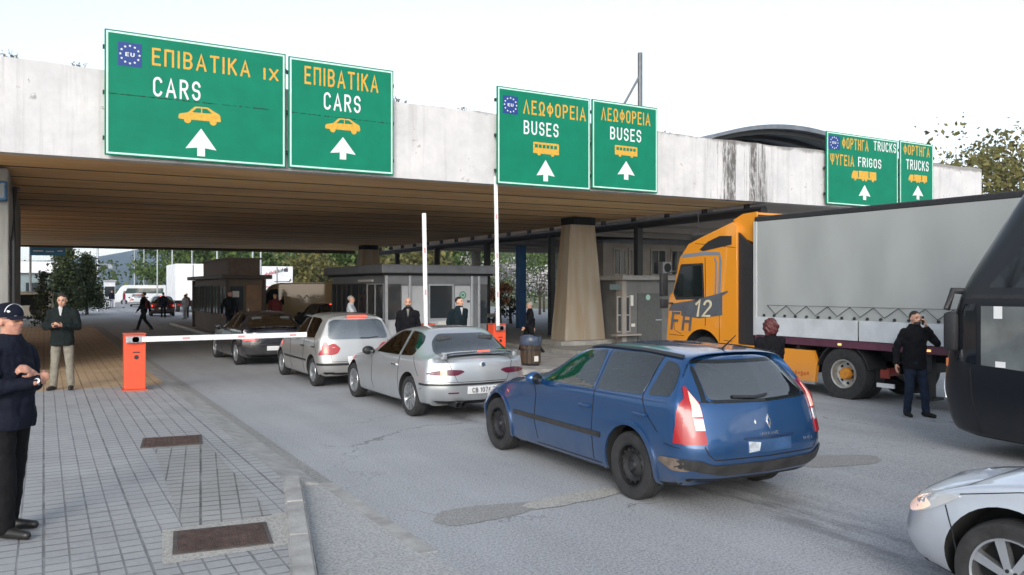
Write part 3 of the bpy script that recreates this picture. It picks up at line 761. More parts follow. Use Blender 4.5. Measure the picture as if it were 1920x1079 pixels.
def end_rings(side, prof, dys, fx):
    """rings that carry the side round the corner and across the end; prof: 11 (y, z) on the centre line"""
    out = []
    for f, dy in zip(fx, dys):
        out.append([(side[j][0] * f, prof[j][0] + dy, prof[j][1]) for j in range(11)])
    return out

def car_body_bm(rings, wheels, R_arch, ni=5, nj=5, arch_in=.5):
    A = np.array(rings)                     # stations x 11 x 3
    ch = np.r_[0, np.cumsum(np.maximum(.02, np.abs(np.diff(A, axis=0)).sum(2).mean(1)))]
    qi = np.concatenate([np.linspace(ch[i], ch[i + 1], max(3, min(14, int((ch[i + 1] - ch[i]) / .055))), endpoint=False) for i in range(len(ch) - 1)] + [[ch[-1]]])
    A = pchip_rows(ch, A, qi)
    tj = np.arange(11.); qj = np.concatenate([np.linspace(j, j + 1, nj, endpoint=False) for j in range(10)] + [[10.]])
    A = pchip_rows(tj, A.transpose(1, 0, 2), qj).transpose(1, 0, 2)
    bm = B(); nI, nJ = A.shape[:2]
    for sgn in (1, -1):
        V = [[bm.verts.new((A[i, j, 0] * sgn, A[i, j, 1], A[i, j, 2])) for j in range(nJ)] for i in range(nI)]
        for i in range(nI - 1):
            for j in range(nJ - 1):
                q = (V[i][j], V[i + 1][j], V[i + 1][j + 1], V[i][j + 1])
                bm.faces.new(q if sgn > 0 else q[::-1])
    bmesh.ops.remove_doubles(bm, verts=bm.verts, dist=.0008)
    bmesh.ops.dissolve_degenerate(bm, edges=bm.edges, dist=.0005)
    bmesh.ops.recalc_face_normals(bm, faces=bm.faces)
    return bm

def finish_body(bm, paint_m, wheels, r_arch, half, depth=.34, extra=()):
    """hollow the wheel wells (and, for cars, the cabin and the window openings) out of the solid body"""
    me = bpy.data.meshes.new('body'); bm.to_mesh(me); bm.free(); me.materials.append(paint_m); me.materials.append(UNDER)
    o = bpy.data.objects.new('body', me); COL.objects.link(o)
    cb = B()
    for y, z in wheels:
        for s in (1, -1):
            x0, x1 = (half - depth, half + .3) if s > 0 else (-half - .3, -half + depth)
            add_lathe(cb, [(x0, .001), (x0, r_arch), (x1, r_arch), (x1, .001)], 'x', 40, mi=1, c=(0, y, z))
    for cb_ in (cb,) + tuple(extra):
        bmesh.ops.remove_doubles(cb_, verts=cb_.verts, dist=.002); bmesh.ops.recalc_face_normals(cb_, faces=cb_.faces)
        cm = bpy.data.meshes.new('cut'); cb_.to_mesh(cm); cb_.free(); cm.materials.append(paint_m); cm.materials.append(UNDER)
        co = bpy.data.objects.new('cut', cm); COL.objects.link(co)
        n0 = len(o.data.polygons); z0 = [min(v.co[i] for v in o.data.vertices) for i in range(3)]; z1 = [max(v.co[i] for v in o.data.vertices) for i in range(3)]
        for jit, solver in ((0, 'EXACT'), (.0011, 'EXACT'), (-.0017, 'EXACT'), (.0031, 'EXACT'), (.0007, 'FAST')):   # a cut that fails is tried again a hair's breadth away
            co.location = (jit * .7, jit, jit * .6)
            md = o.modifiers.new('b', 'BOOLEAN'); md.object = co; md.operation = 'DIFFERENCE'; md.solver = solver; md.material_mode = 'INDEX'
            dg = bpy.context.evaluated_depsgraph_get(); dg.update(); new = bpy.data.meshes.new_from_object(o.evaluated_get(dg)); o.modifiers.remove(md)
            ok = len(new.polygons) > n0 * .6 and all(abs(min(v.co[i] for v in new.vertices) - z0[i]) < .06 and abs(max(v.co[i] for v in new.vertices) - z1[i]) < .06 for i in range(3))
            if ok: old = o.data; o.data = new; bpy.data.meshes.remove(old); break
            bpy.data.meshes.remove(new)
        bpy.data.objects.remove(co); bpy.data.meshes.remove(cm)
    me2 = o.data.copy(); me = o.data; bpy.data.objects.remove(o); bpy.data.meshes.remove(me)
    b2 = B(); b2.from_mesh(me2); bpy.data.meshes.remove(me2); b2.normal_update()
    for f in b2.faces:
        if f.normal.z < -.75 and f.calc_center_median().z < .42: f.material_index = 1
    return b2

def inset(poly, k=.965):
    cx, cy = sum(p[0] for p in poly) / len(poly), sum(p[1] for p in poly) / len(poly)
    return [(cx + (x - cx) * k, cy + (y - cy) * k) for x, y in poly]

def cabin_cutters(S, zk):
    st = [q for q in S['side'] if zk(q[9]) > 1.10]; rings = []
    for yb, ys, yt, zb, ws, zm, wm, zs, wb, zt, wt in st:
        zt = zk(zt); zs = zk(zs); h = [(.0, yb, .56), (wb - .11, yb, .58), (wb - .07, ys, zs), (wt - .05, yt, zt - .085), (0, yt, zt - .055)]
        rings.append([(x, y, z) for x, y, z in h] + [(-x, y, z) for x, y, z in h[3:0:-1]])
    c = B(); add_loft(c, rings, mi=1); cut = [c]
    y_in = st[-1][1] + .22
    for it in S['parts']:
        nm, view, out = it[:3]
        if nm not in ('side_window', 'rear_window', 'windscreen'): continue
        o_ = inset(out if view == 'T' else [(a, zk(b)) for a, b in out], .97 if nm == 'side_window' else .955); c = B()
        if nm == 'side_window':
            add_prism(c, o_, 'x', .50, 1.2, mi=1); add_prism(c, o_, 'x', -1.2, -.50, mi=1)
        elif nm == 'rear_window': add_prism(c, o_, 'y', S.get('rw_y', -1.3), y_in, mi=1)
        else:
            q = [x for x in S['side'] if zk(x[9]) > 1.10][0]; add_prism(c, o_, 'z', zk(q[7]) + .035, 2.2, mi=1)
        cut.append(c)
    return cut

SEATC = mat('seat_cloth', (.045, .047, .05), .9, var=.2, scale=20)
def interior(root, S):
    for y, xs in ((.78, (-.36, .36)), (-.02, (-.36, .36))):
        for x in xs:
            bm = B(); M = Matrix.Translation((x, y + S.get('seat_dy', 0), .58)) @ Matrix.Rotation(R(14), 4, 'X')
            add_box(bm, -.24, .24, -.12, .0, -.02, .50, bev=.04, M=M); add_box(bm, -.13, .13, -.11, -.02, .53, .70, bev=.035, M=M)
            for e in (-.06, .06): add_tube(bm, [M @ Vector((e, -.06, .48)), M @ Vector((e, -.06, .56))], .008, 6)
            obj('seat', bm, SEATC, root, smooth=50)
    bm = B(); yw = S['wheel_y']
    add_tube(bm, [(-.36 + .18 * math.cos(a * .3307), yw + .07 * math.sin(a * .3307), .84 + .15 * math.sin(a * .3307)) for a in range(20)], .014, 6, caps=False)
    add_box(bm, -.44, -.28, yw + .0, yw + .04, .80, .86, bev=.01); obj('steering_wheel', bm, BLACK, root, smooth=50)

class Skin:
    """a body surface that windows, lamps, strips and seams are laid on"""
    def __init__(self, bm): self.bvh = BVHTree.FromBMesh(bm)
    def hit(self, view, a, b):
        o, d = {'L': ((-6, a, b), (1, 0, 0)), 'R': ((6, a, b), (-1, 0, 0)), 'B': ((a, -20, b), (0, 1, 0)), 'F': ((a, 20, b), (0, -1, 0)), 'T': ((a, b, 9), (0, 0, -1))}[view]
        h = self.bvh.ray_cast(Vector(o), Vector(d)); o = Vector(o); q = 0
        while (h[0] is None or abs(h[1].dot(Vector(d))) < .05) and view != 'T' and q < 25:
            o.z -= .006; q += 1; h = self.bvh.ray_cast(o, Vector(d))
        if h[0] is None:
            h = self.bvh.find_nearest(Vector(o) + Vector(d) * (6 if view in 'LR' else 20 if view in 'BF' else 9))
        return h[0], Vector(d), h[1]
    def patch(self, outline, view, off=.004, step=.042, skirt=.012, bm=None, mi=0):
        own = B(); vs = [own.verts.new((p[0], p[1], 0)) for p in outline]
        f = own.faces.new(vs); f.normal_update(); bmesh.ops.triangulate(own, faces=[f])
        for _ in range(6):
            es = [e for e in own.edges if e.calc_length() > step]
            if not es: break
            bmesh.ops.subdivide_edges(own, edges=es, cuts=1); bmesh.ops.triangulate(own, faces=[f for f in own.faces if len(f.verts) > 3])
        dirs = {}
        for v in own.verts:
            p, d, n = self.hit(view, v.co.x, v.co.y)
            if n is not None and n.dot(d) > 0: n = -n
            nn = -d if n is None or n.length < .5 else (n * .7 - d * .3).normalized()
            dirs[v] = nn; v.co = p + nn * off
        own.normal_update()
        if own.faces:
            avg = sum((f.normal * f.calc_area() for f in own.faces), Vector()); d = {'L': (-1, 0, 0), 'R': (1, 0, 0), 'B': (0, -1, 0), 'F': (0, 1, 0), 'T': (0, 0, 1)}[view]
            if avg.dot(Vector(d)) < 0: bmesh.ops.reverse_faces(own, faces=own.faces)
        be = [e for e in own.edges if len(e.link_faces) == 1]
        if skirt and be:
            nm = {v: dirs[v] for e in be for v in e.verts}
            r = bmesh.ops.extrude_edge_only(own, edges=be)
            ev = [x for x in r['geom'] if isinstance(x, bmesh.types.BMVert)]
            for v in ev:
                near = min(nm, key=lambda q: (q.co - v.co).length_squared)
                v.co = v.co - nm[near] * skirt
        for f in own.faces: f.material_index = mi
        if bm is None: return own
        tmp = bpy.data.meshes.new('t'); own.to_mesh(tmp); own.free(); bm.from_mesh(tmp); bpy.data.meshes.remove(tmp)
        return bm

LAMPR = mat('red_lens', (.33, .008, .012), .3, coat=.35)
LAMPLIT = mat('lit_brake_lens', (.7, .03, .02), .3, coat=.3, emit=(1, .09, .05), es=1.2)
LAMPO = mat('lit_amber_lens', (.8, .35, .1), .15, coat=1, emit=(1, .42, .14), es=.9)
LAMPHOT = mat('hot_brake_lens', (.8, .35, .3), .15, coat=1, emit=(1, .42, .32), es=.5)
LAMPDK = mat('dark_red_lens', (.10, .012, .03), .25, coat=.4)
LAMPC = mat('clear_lens', (.62, .64, .66), .08, .3, coat=1)
LAMPW = mat('lit_headlamp_lens', (.8, .6, .5), .1, coat=1, emit=(1, .62, .42), es=.28)
BUMPB = mat('worn_bumper_plastic', (.028, .027, .027), .55, var=.4, scale=8)
BUMPG = mat('scuffed_bumper_plastic', (.15, .115, .09), .6, var=.35, scale=12)
SEAM = mat('panel_gap', (.006, .006, .007), .7)
PLATE = mat('plate_white', (.66, .67, .68), .4)

def wheel_bm(r, w, rim_r, style, hub_m):
    ty = B(); h = w / 2
    add_lathe(ty, [(-h * .80, rim_r * .98), (-h * .98, rim_r + (r - rim_r) * .45), (-h * .90, r * .965), (-h * .68, r), (-h * .28, r), (-h * .25, r - .008), (-h * .2, r), (h * .2, r), (h * .25, r - .008), (h * .28, r), (h * .68, r), (h * .90, r * .965), (h * .98, rim_r + (r - rim_r) * .45), (h * .80, rim_r * .98)], 'x', 44)
    rm = B()
    # outer side is -x (left); the disc sits inside the lip
    add_lathe(rm, [(-h * .82, rim_r * 1.0), (-h * .90, rim_r * .985), (-h * .84, rim_r * .93), (-h * .2, rim_r * .90), (h * .7, rim_r * .92), (h * .8, rim_r)], 'x', 40)
    dx = -h * .52
    if style == 'steel':
        prof = [(dx - .03, .001), (dx - .03, .045), (dx - .005, .055), (dx + .018, rim_r * .5), (dx - .012, rim_r * .72), (dx + .03, rim_r * .91)]
        add_lathe(rm, prof, 'x', 36)
        for k in range(14):
            a = k * 2 * math.pi / 14; add_lathe(rm, [(dx - .010, .001), (dx - .010, .017)], 'x', 10, mi=1, c=(-.004, rim_r * .74 * math.cos(a), rim_r * .74 * math.sin(a)))
    else:
        n, wd, hole = style
        add_lathe(rm, [(dx - .02, .001), (dx - .026, rim_r * .12), (dx - .018, rim_r * .24), (dx + .02, rim_r * .27)], 'x', 28)
        add_lathe(rm, [(dx + .07, .001), (dx + .07, rim_r * .9)], 'x', 28, mi=1)
        for k in range(n):
            a = k * 2 * math.pi / n + .3; c, s = math.cos(a), math.sin(a)
            def P(x, rr, t): return (x, rr * c - t * s, rr * s + t * c)
            w0, w1 = rim_r * wd * .75, rim_r * wd
            vs = [P(dx + .03, rim_r * .2, -w0), P(dx + .03, rim_r * .2, w0), P(dx + .03, rim_r * .94, w1), P(dx + .03, rim_r * .94, -w1),
                  P(dx - .022, rim_r * .2, -w0 * .8), P(dx - .022, rim_r * .2, w0 * .8), P(dx - .010, rim_r * .94, w1 * .85), P(dx - .010, rim_r * .94, -w1 * .85)]
            add_hexa(rm, vs)
        for k in range(5):
            a = k * 2 * math.pi / 5; add_lathe(rm, [(dx - .024, .001), (dx - .022, .012)], 'x', 8, mi=1, c=(-.004, rim_r * .17 * math.cos(a), rim_r * .17 * math.sin(a)))
    bmesh.ops.recalc_face_normals(rm, faces=rm.faces)
    return ty, rm

def add_wheels(root, spots, half, r, w, rim_r, style, rim_m, steer=0.0):
    ty, rm = wheel_bm(r, w, rim_r, style, rim_m); first = None
    for y in spots:
        for s in (-1, 1):
            e = None
            if first is None:
                e = obj('wheel', ty, RUBBER, root, smooth=35); q = obj('rim', rm, [rim_m, UNDER], e, smooth=35); first = e
            else:
                e = first.copy(); COL.objects.link(e); e.parent = root
                q = first.children[0].copy(); COL.objects.link(q); q.parent = e
            e.location = (s * (half - w / 2), y, r)
            e.rotation_euler = (rnd.uniform(0, 6), 0, math.pi if s > 0 else 0)
            if steer and y == spots[-1]: e.rotation_euler = (0, 0, e.rotation_euler[2] + steer)

def mirror(poly): return [(-a, b) for a, b in poly][::-1]

def make_car(name, label, loc, rz, spec, group=None):
    root = thing(name, label, 'car', loc, rz, group)
    S = spec; rk = S.get('roof_k', 1.0)
    def zk(z): return z if z < .92 else .92 + (z - .92) * rk
    side = [[(x, y, zk(z)) for x, y, z in side_ring(*q)] for q in S['side']]
    fr = end_rings(side[0], [(y, zk(z)) for y, z in S['front']], S.get('fdy', (-.02, -.10, -.26))[::1], S.get('ffx', (0, .5, .85)))
    rr = end_rings(side[-1], [(y, zk(z)) for y, z in S['rear']], S.get('rdy', (.10, .025, 0)), S.get('rfx', (.94, .6, 0)))
    bm = car_body_bm(fr + side + rr, None, None)
    wh = [(y, S['r'] + S.get('arch_up', .02)) for y in S['wheels']]
    sk = Skin(bm)
    bm = finish_body(bm, S['paint'], wh, S['r'] + S.get('gap', .055), S['half'], S.get('well', .30), cabin_cutters(S, zk))
    interior(root, S)
    body = obj('body', bm, [S['paint'], UNDER], root, smooth=50)
    add_wheels(root, S['wheels'], S['half'] - S.get('wheel_in', .025), S['r'], S.get('tw', .2), S['rim_r'], S['rim'], S['rim_m'], S.get('steer', 0))
    for it in S['parts']:
        nm, view, out, m = it[:4]
        if view != 'T': out = [(a, zk(b)) for a, b in out]
        off = it[4] if len(it) > 4 else .004; kids = it[5] if len(it) > 5 else ()
        views = [('L', out), ('R', out)] if view == 'LR' else [(view, out), (view, mirror(out))] if view in ('BB', 'FF') else [(view, out)]
        for v, o_ in views:
            pr = obj(nm, sk.patch(o_, v[0], off), m, root, smooth=40)
            for kn, kout, km, koff in kids:
                kout = [(a, zk(b)) for a, b in kout] if view != 'T' else kout
                k2 = kout if (view not in ('BB', 'FF') or o_ is out) else mirror(kout)
                obj(kn, sk.patch(k2, v[0], koff), km, pr, smooth=40)
    # panel gaps as one patterned trim under the body
    sb = B()
    for view, pts, w in S.get('seams', ()):
        for v in (('L', 'R') if view == 'LR' else (view,)):
            sk.patch(strip_outline(pts if view == 'T' else [(a, zk(b)) for a, b in pts], w), v, .003, step=.035, skirt=.006, bm=sb)
    if len(sb.verts): obj('panel_gaps', sb, SEAM, body)
    else: sb.free()
    # mirrors and handles
    for s in (-1, 1):
        if 'mirror' in S:
            y, z, xw = S['mirror']; mb = B()
            add_ell(mb, (s * (xw + .10), y, z), .105, .07, .075, u=14, v=10); add_tube(mb, [(s * (xw - .08), y + .03, z - .05), (s * (xw + .05), y, z - .02)], [.035, .03], 8)
            mo = obj('wing_mirror', mb, S.get('mirror_m', S['paint']), root, smooth=60)
            mb = B(); add_lathe(mb, [(y - .073, .001), (y - .066, .062)], 'y', 16, c=(s * (xw + .10), 0, z)); obj('mirror_glass', mb, GLASS, mo)
        for y, z in S.get('handles', ()):
            p, d, n = sk.hit('L' if s < 0 else 'R', y, z); hb = B()
            add_box(hb, p.x + s * .012, p.x + s * .034, y - .095, y + .095, z - .014, z + .014, bev=.008)
            for e in (-.08, .08): add_box(hb, p.x - s * .01, p.x + s * .02, y + e - .014, y + e + .014, z - .01, z + .01)
            obj('door_handle', hb, S.get('handle_m', S['paint']), root)
        if S.get('flare'):
            for i, y in enumerate(S['wheels']):
                r0 = S['r'] + S.get('gap', .055) - .004; r1 = r0 + S['flare'][i]; zc = S['r'] + S.get('arch_up', .02); n = 26
                a0, a1 = R(-16), R(196)
                out = [(y + r1 * math.cos(a0 + (a1 - a0) * k / n), zc + r1 * math.sin(a0 + (a1 - a0) * k / n)) for k in range(n + 1)] + [(y + r0 * math.cos(a1 - (a1 - a0) * k / n), zc + r0 * math.sin(a1 - (a1 - a0) * k / n)) for k in range(n + 1)]
                obj('wheel_arch', sk.patch(out, 'L' if s < 0 else 'R', .016, step=.06, skirt=.02), S['paint'], body, smooth=50)
    return root, body, sk

# --- blue estate
BLUE = paint('blue_paint', (.004, .062, .19), .45, .28)
def n11(*p): return list(p)
estate = dict(wheel_y=1.32, roof_k=.925, paint=BLUE, half=.875, r=.318, rim_r=.205, rim='steel', rim_m=mat('black_steel_rim', (.02, .02, .022), .5, .2, var=.4, scale=9), wheels=(0, 2.686), tw=.205, flare=(.05, .04), gap=.05, wheel_in=.005, well=.36,
    side=[(3.22, 3.14, 3.0, .22, .70, .50, .80, .66, .74, .76, .60), (2.95, 2.9, 2.8, .2, .80, .52, .862, .74, .80, .84, .64), (2.5, 2.5, 2.5, .19, .84, .54, .882, .84, .85, .93, .68),
          (2.1, 2.05, 1.98, .18, .85, .54, .886, .90, .862, .985, .70), (1.8, 1.75, 1.55, .18, .85, .54, .888, .915, .864, 1.19, .66), (1.45, 1.40, 1.10, .18, .85, .54, .888, .925, .864, 1.40, .62),
          (.9, .9, .72, .18, .85, .54, .888, .94, .864, 1.455, .618), (.3, .3, .2, .18, .85, .54, .888, .955, .862, 1.455, .612), (-.25, -.25, -.25, .20, .84, .54, .886, .97, .856, 1.435, .60), (-.62, -.62, -.48, .24, .82, .54, .878, .985, .845, 1.41, .585)],
    front=[(3.36, .22), (3.42, .22), (3.48, .25), (3.53, .48), (3.50, .60), (3.44, .68), (3.40, .71), (3.34, .73), (3.30, .745), (3.24, .76), (3.2, .77)],
    rear=[(-.74, .28), (-.78, .28), (-.885, .33), (-.94, .56), (-.885, .85), (-.85, .965), (-.735, 1.17), (-.635, 1.33), (-.60, 1.375), (-.575, 1.40), (-.57, 1.405)],
    rdy=(.17, .045, 0), rfx=(.92, .60, 0),
    mirror=(1.62, .99, .86), handles=((.72, .80), (-.18, .83)),
    parts=[
        ('windscreen', 'T', chaikin([(-.62, 1.92), (-.52, 1.30), (.52, 1.30), (.62, 1.92), (0, 2.02)], 2), CARGL),
        ('side_window', 'LR', chaikin([(1.60, .975), (1.28, 1.22), (.98, 1.375), (.66, 1.40), (.62, .985)], 1), CARGL, .004),
        ('side_window', 'LR', chaikin([(.55, .99), (.57, 1.40), (.05, 1.405), (-.20, 1.395), (-.16, 1.01)], 1), CARGL, .004),
        ('side_window', 'LR', chaikin([(-.24, 1.02), (-.27, 1.36), (-.42, 1.335), (-.50, 1.27), (-.545, 1.09), (-.52, 1.035)], 1), CARGL, .004),
        ('rear_window', 'B', chaikin([(-.59, 1.015), (-.52, 1.335), (.52, 1.335), (.59, 1.015), (0, 1.002)], 2), REARGL, .005),
        ('window_border', 'BB', [(-.64, .997), (-.56, 1.29), (-.535, 1.32), (-.525, 1.315), (-.595, 1.02), (-.57, .992)], GLASS, .004), ('window_border', 'B', [(-.535, 1.338), (.535, 1.338), (.50, 1.372), (-.50, 1.372)], GLASS, .003), ('window_border', 'B', [(-.54, .985), (-.56, 1.012), (0, 1.002), (.56, 1.012), (.54, .985), (0, .972)], GLASS, .003),
        ('roof_rail', 'T', strip_outline([(-.575, 1.0), (-.575, .3), (-.565, -.42)], .04), BLACK, .02), ('roof_rail', 'T', strip_outline([(.575, 1.0), (.575, .3), (.565, -.42)], .04), BLACK, .02),
        ('tail_lamp', 'BB', [(-.835, .635), (-.825, .80), (-.785, .98), (-.725, 1.13), (-.70, 1.13), (-.675, .97), (-.67, .64)], LAMPR, .014,
            (('brake_light', [(-.75, .87), (-.725, 1.02), (-.70, 1.09), (-.672, .97), (-.672, .87)], LAMPHOT, .018), ('reversing_light', [(-.745, .755), (-.745, .855), (-.672, .855), (-.672, .755)], LAMPC, .019))),
        ('tail_lamp_side', 'LR', [(-.64, .64), (-.80, .635), (-.79, .85), (-.73, 1.0), (-.65, 1.03), (-.655, .80)], LAMPR, .013),
        ('bumper_trim', 'B', chaikin([(-.875, .43), (-.875, .51), (-.72, .50), (-.62, .455), (.62, .455), (.72, .50), (.875, .51), (.875, .43), (.5, .36), (-.5, .36)], 1), BUMPB, .018),
        ('bumper_trim', 'LR', chaikin([(-.44, .47), (-.48, .50), (-.66, .51), (-.76, .50), (-.76, .40), (-.62, .40)], 1), BUMPG, .016),
        ('number_plate', 'B', [(-.265, .54), (-.265, .645), (.265, .645), (.265, .54)], mat('smeared_plate_blue', (.035, .085, .19), .4, var=.25, scale=5), .008, (('blurred_strip', [(-.255, .545), (-.255, .64), (-.12, .625), (-.14, .555)], mat('smeared_plate', (.42, .46, .5), .5, var=.4, scale=14), .010),)),
        ('plate_recess', 'B', strip_outline([(-.30, .668), (.30, .668)], .014), mat('plate_light_bar', (.05, .09, .2), .25, .7), .012),
        ('rear_wiper', 'B', strip_outline([(.06, 1.035), (-.10, 1.02), (-.34, 1.035)], .022), BLACK, .022),
        ('emblem', 'B', [(0, .87), (.030, .80), (0, .735), (-.030, .80)], CHROME, .010, (('emblem_core', [(.002, .835), (.014, .80), (0, .77), (-.012, .80)], BLUE, .0115),)),
        ('tailgate_lock', 'B', [(-.165, .80), (-.152, .825), (-.142, .80), (-.152, .78)], CHROME, .010),
        ('side_strip', 'LR', [(2.22, .515), (2.22, .565), (-.30 + .75, .565), (.45, .515)], BUMPB, .014),
        ('headlamp', 'FF', chaikin([(-.80, .60), (-.77, .72), (-.52, .70), (-.46, .62)], 1), LAMPC, .008),
        ('front_grille', 'F', chaikin([(-.40, .42), (-.40, .56), (.40, .56), (.40, .42)], 1), BLACK, .008),
        ('side_repeater', 'LR', [(2.34, .76), (2.40, .785), (2.42, .77), (2.36, .745)], CHROME, .010),
    ],
    seams=[('LR', [(1.78, .93), (1.72, .80), (1.74, .5), (1.68, .30)], .009), ('LR', [(.60, 1.41), (.585, .98), (.60, .6), (.58, .28)], .009), ('LR', [(-.20, 1.40), (-.175, 1.0), (-.24, .86), (-.43, .70)], .008), ('LR', [(1.7, .26), (.45, .26)], .008),
           ('B', [(-.69, .62), (-.66, .55), (-.60, .50), (.60, .50), (.66, .55), (.69, .62)], .009), ('B', [(-.70, 1.0), (0, .975), (.70, 1.0)], .008), ('T', [(-.62, 2.06), (0, 2.12), (.62, 2.06)], .010),
           ('LR', [(-.52, .62), (-.70, .60)], .008), ('LR', [(2.62, .74), (3.0, .66)], .007)])
blue, bb, bs = make_car('estate_car', 'blue estate car with black steel wheels at the end of the queue', (5.655, 6.06, 0), R(-1.2), estate)
am = B(); add_tube(am, [(0, -.30, 1.40), (0, -.50, 1.55)], [.009, .004], 6); add_ell(am, (0, -.30, 1.405), .035, .05, .015); obj('aerial', am, BLACK, blue)
def rear_text(root, sk, s, m, x0, x1, z0, z1, y, name='lettering', bold=.01):
    lettering(name, s, m, root, x0, x1, z0, z1, y, thick=.003, bold=bold)
rear_text(blue, bs, 'MEGANE', CHROME, -.10, .10, .685, .712, bs.hit('B', 0, .70)[0].y - .006)
rear_text(blue, bs, 'DCI', CHROME, .45, .56, .60, .622, bs.hit('B', .5, .61)[0].y - .007)

# --- silver saloon
SILV = paint('silver_paint', (.50, .53, .555), .62, .34)
saloon = dict(wheel_y=1.12, rw_y=-.66, roof_k=.91, paint=SILV, half=.865, r=.312, rim_r=.215, rim=(10, .10, 0), rim_m=ALLOY, wheels=(0, 2.57), tw=.2, gap=.05, wheel_in=.012, well=.36,
    side=[(3.12, 3.05, 2.92, .20, .68, .48, .79, .62, .74, .72, .60), (2.85, 2.8, 2.7, .19, .79, .50, .852, .70, .79, .80, .64), (2.4, 2.4, 2.4, .18, .82, .52, .872, .80, .838, .88, .68),
          (1.98, 1.92, 1.85, .17, .83, .52, .875, .855, .846, .935, .70), (1.65, 1.6, 1.38, .17, .83, .52, .875, .868, .846, 1.16, .66), (1.3, 1.25, .92, .17, .83, .52, .875, .875, .846, 1.355, .60),
          (.8, .8, .55, .17, .83, .52, .875, .885, .846, 1.40, .585), (.25, .25, .10, .18, .83, .52, .875, .90, .843, 1.385, .575), (-.15, -.15, -.18, .19, .82, .52, .872, .912, .836, 1.27, .575), (-.42, -.42, -.50, .21, .80, .52, .862, .922, .82, 1.06, .63), (-.60, -.62, -.68, .22, .78, .53, .85, .92, .795, .975, .66)],
    front=[(3.28, .20), (3.33, .20), (3.38, .23), (3.42, .42), (3.40, .54), (3.34, .62), (3.30, .65), (3.25, .68), (3.2, .69), (3.15, .705), (3.1, .715)],
    rear=[(-.70, .26), (-.74, .26), (-.83, .30), (-.885, .50), (-.875, .72), (-.855, .87), (-.845, .895), (-.83, .925), (-.80, .945), (-.75, .962), (-.72, .968)],
    rdy=(.20, .05, 0), rfx=(.92, .60, 0), mirror=(1.52, .93, .85), mirror_m=BLACK, handles=((.55, .77),), handle_m=CHROME,
    parts=[
        ('windscreen', 'T', chaikin([(-.62, 1.72), (-.50, 1.10), (.50, 1.10), (.62, 1.72), (0, 1.83)], 2), CARGL),
        ('side_window', 'LR', chaikin([(1.42, .915), (1.10, 1.17), (.80, 1.325), (.46, 1.345), (.42, .925)], 1), CARGL, .004),
        ('side_window', 'LR', chaikin([(.35, .93), (.38, 1.345), (.08, 1.325), (-.06, 1.27), (-.13, 1.16), (-.10, .96), (-.02, .945)], 1), CARGL, .004),
        ('rear_window', 'B', chaikin([(-.66, .975), (-.565, 1.20), (-.42, 1.31), (.42, 1.31), (.565, 1.20), (.66, .975), (0, .99)], 2), REARGL, .004),
        ('tail_lamp', 'BB', chaikin([(-.80, .69), (-.78, .745), (-.55, .775), (-.36, .765), (-.30, .74), (-.42, .685)], 1), LAMPDK, .010),
        ('tail_lamp_side', 'LR', chaikin([(-.60, .715), (-.70, .745), (-.83, .75), (-.85, .69), (-.72, .69)], 1), LAMPDK, .008),
        ('brake_light', 'B', [(-.655, .692), (-.655, .765), (-.575, .772), (-.575, .692)], LAMPO, .014),
        ('bumper_strip', 'B', [(-.86, .535), (-.86, .565), (.86, .565), (.86, .535)], BLACK, .010), ('bumper_strip', 'LR', [(-.42, .535), (-.42, .565), (-.86, .565), (-.86, .535)], BLACK, .008),
        ('number_plate', 'B', [(-.26, .405), (-.26, .515), (.26, .515), (.26, .405)], PLATE, .012),
        ('emblem', 'B', [(.045 * math.cos(a * .5236), .835 + .045 * math.sin(a * .5236)) for a in range(12)], CHROME, .010, (('emblem_core', [(.034 * math.cos(a * .5236), .835 + .034 * math.sin(a * .5236)) for a in range(12)], mat('emblem_dark', (.03, .06, .10), .3), .012),)),
        ('headlamp', 'FF', chaikin([(-.77, .54), (-.74, .64), (-.56, .64), (-.5, .56)], 1), LAMPC, .008), ('front_grille', 'F', [(-.12, .62), (.12, .62), (0, .32)], BLACK, .008),
        ('bumper_reflector', 'BB', [(-.56, .415), (-.56, .435), (-.40, .435), (-.40, .415)], LAMPDK, .008),
    ],
    seams=[('LR', [(1.62, .88), (1.56, .7), (1.58, .42), (1.5, .28)], .008), ('LR', [(.40, 1.35), (.385, .92), (.40, .6), (.36, .27)], .008), ('LR', [(-.14, .95), (-.22, .82), (-.36, .66)], .007), ('B', [(-.56, .93), (-.50, .76), (-.42, .585), (.42, .585), (.50, .76), (.56, .93)], .008), ('B', [(-.85, .60), (-.42, .585)], .006)])
silver, sb_, ss = make_car('saloon_car', 'silver saloon with a boot spoiler waiting ahead of the blue estate', (5.76, 11.72, 0), R(.3), saloon)
sp = B()
rings = []
for x in np.linspace(-.66, .66, 15):
    dz = -.035 * (abs(x) / .66) ** 4; dy = .05 * (abs(x) / .66) ** 2; y0 = -.80 + dy; z0 = 1.030 + dz
    rings.append([(x, y0 + .09, z0 - .002), (x, y0 + .05, z0 + .018), (x, y0 - .03, z0 + .022), (x, y0 - .075, z0 + .010), (x, y0 - .03, z0 - .006)])
add_loft(sp, rings)
for s in (-1, 1): add_box(sp, s * .60 - .035, s * .60 + .035, -.79, -.70, .93, 1.03, bev=.01)
obj('boot_spoiler', sp, SILV, silver, smooth=50)
sp = B(); add_box(sp, -.10, .10, -.888, -.872, 1.028, 1.05); obj('high_brake_light', sp, LAMPLIT, silver)
yb = ss.hit('B', 0, .46)[0].y
lettering('lettering', 'CB 1076 BK', mat('plate_black', (.02, .02, .03), .5), silver, -.20, .25, .425, .497, yb - .017, .003)
ex = B(); add_tube(ex, [(-.34, -.60, .25), (-.34, -.90, .25)], .045, 14, caps=False); add_tube(ex, [(-.43, -.60, .25), (-.43, -.90, .25)], .045, 14, caps=False); obj('exhaust', ex, BLACK, silver)

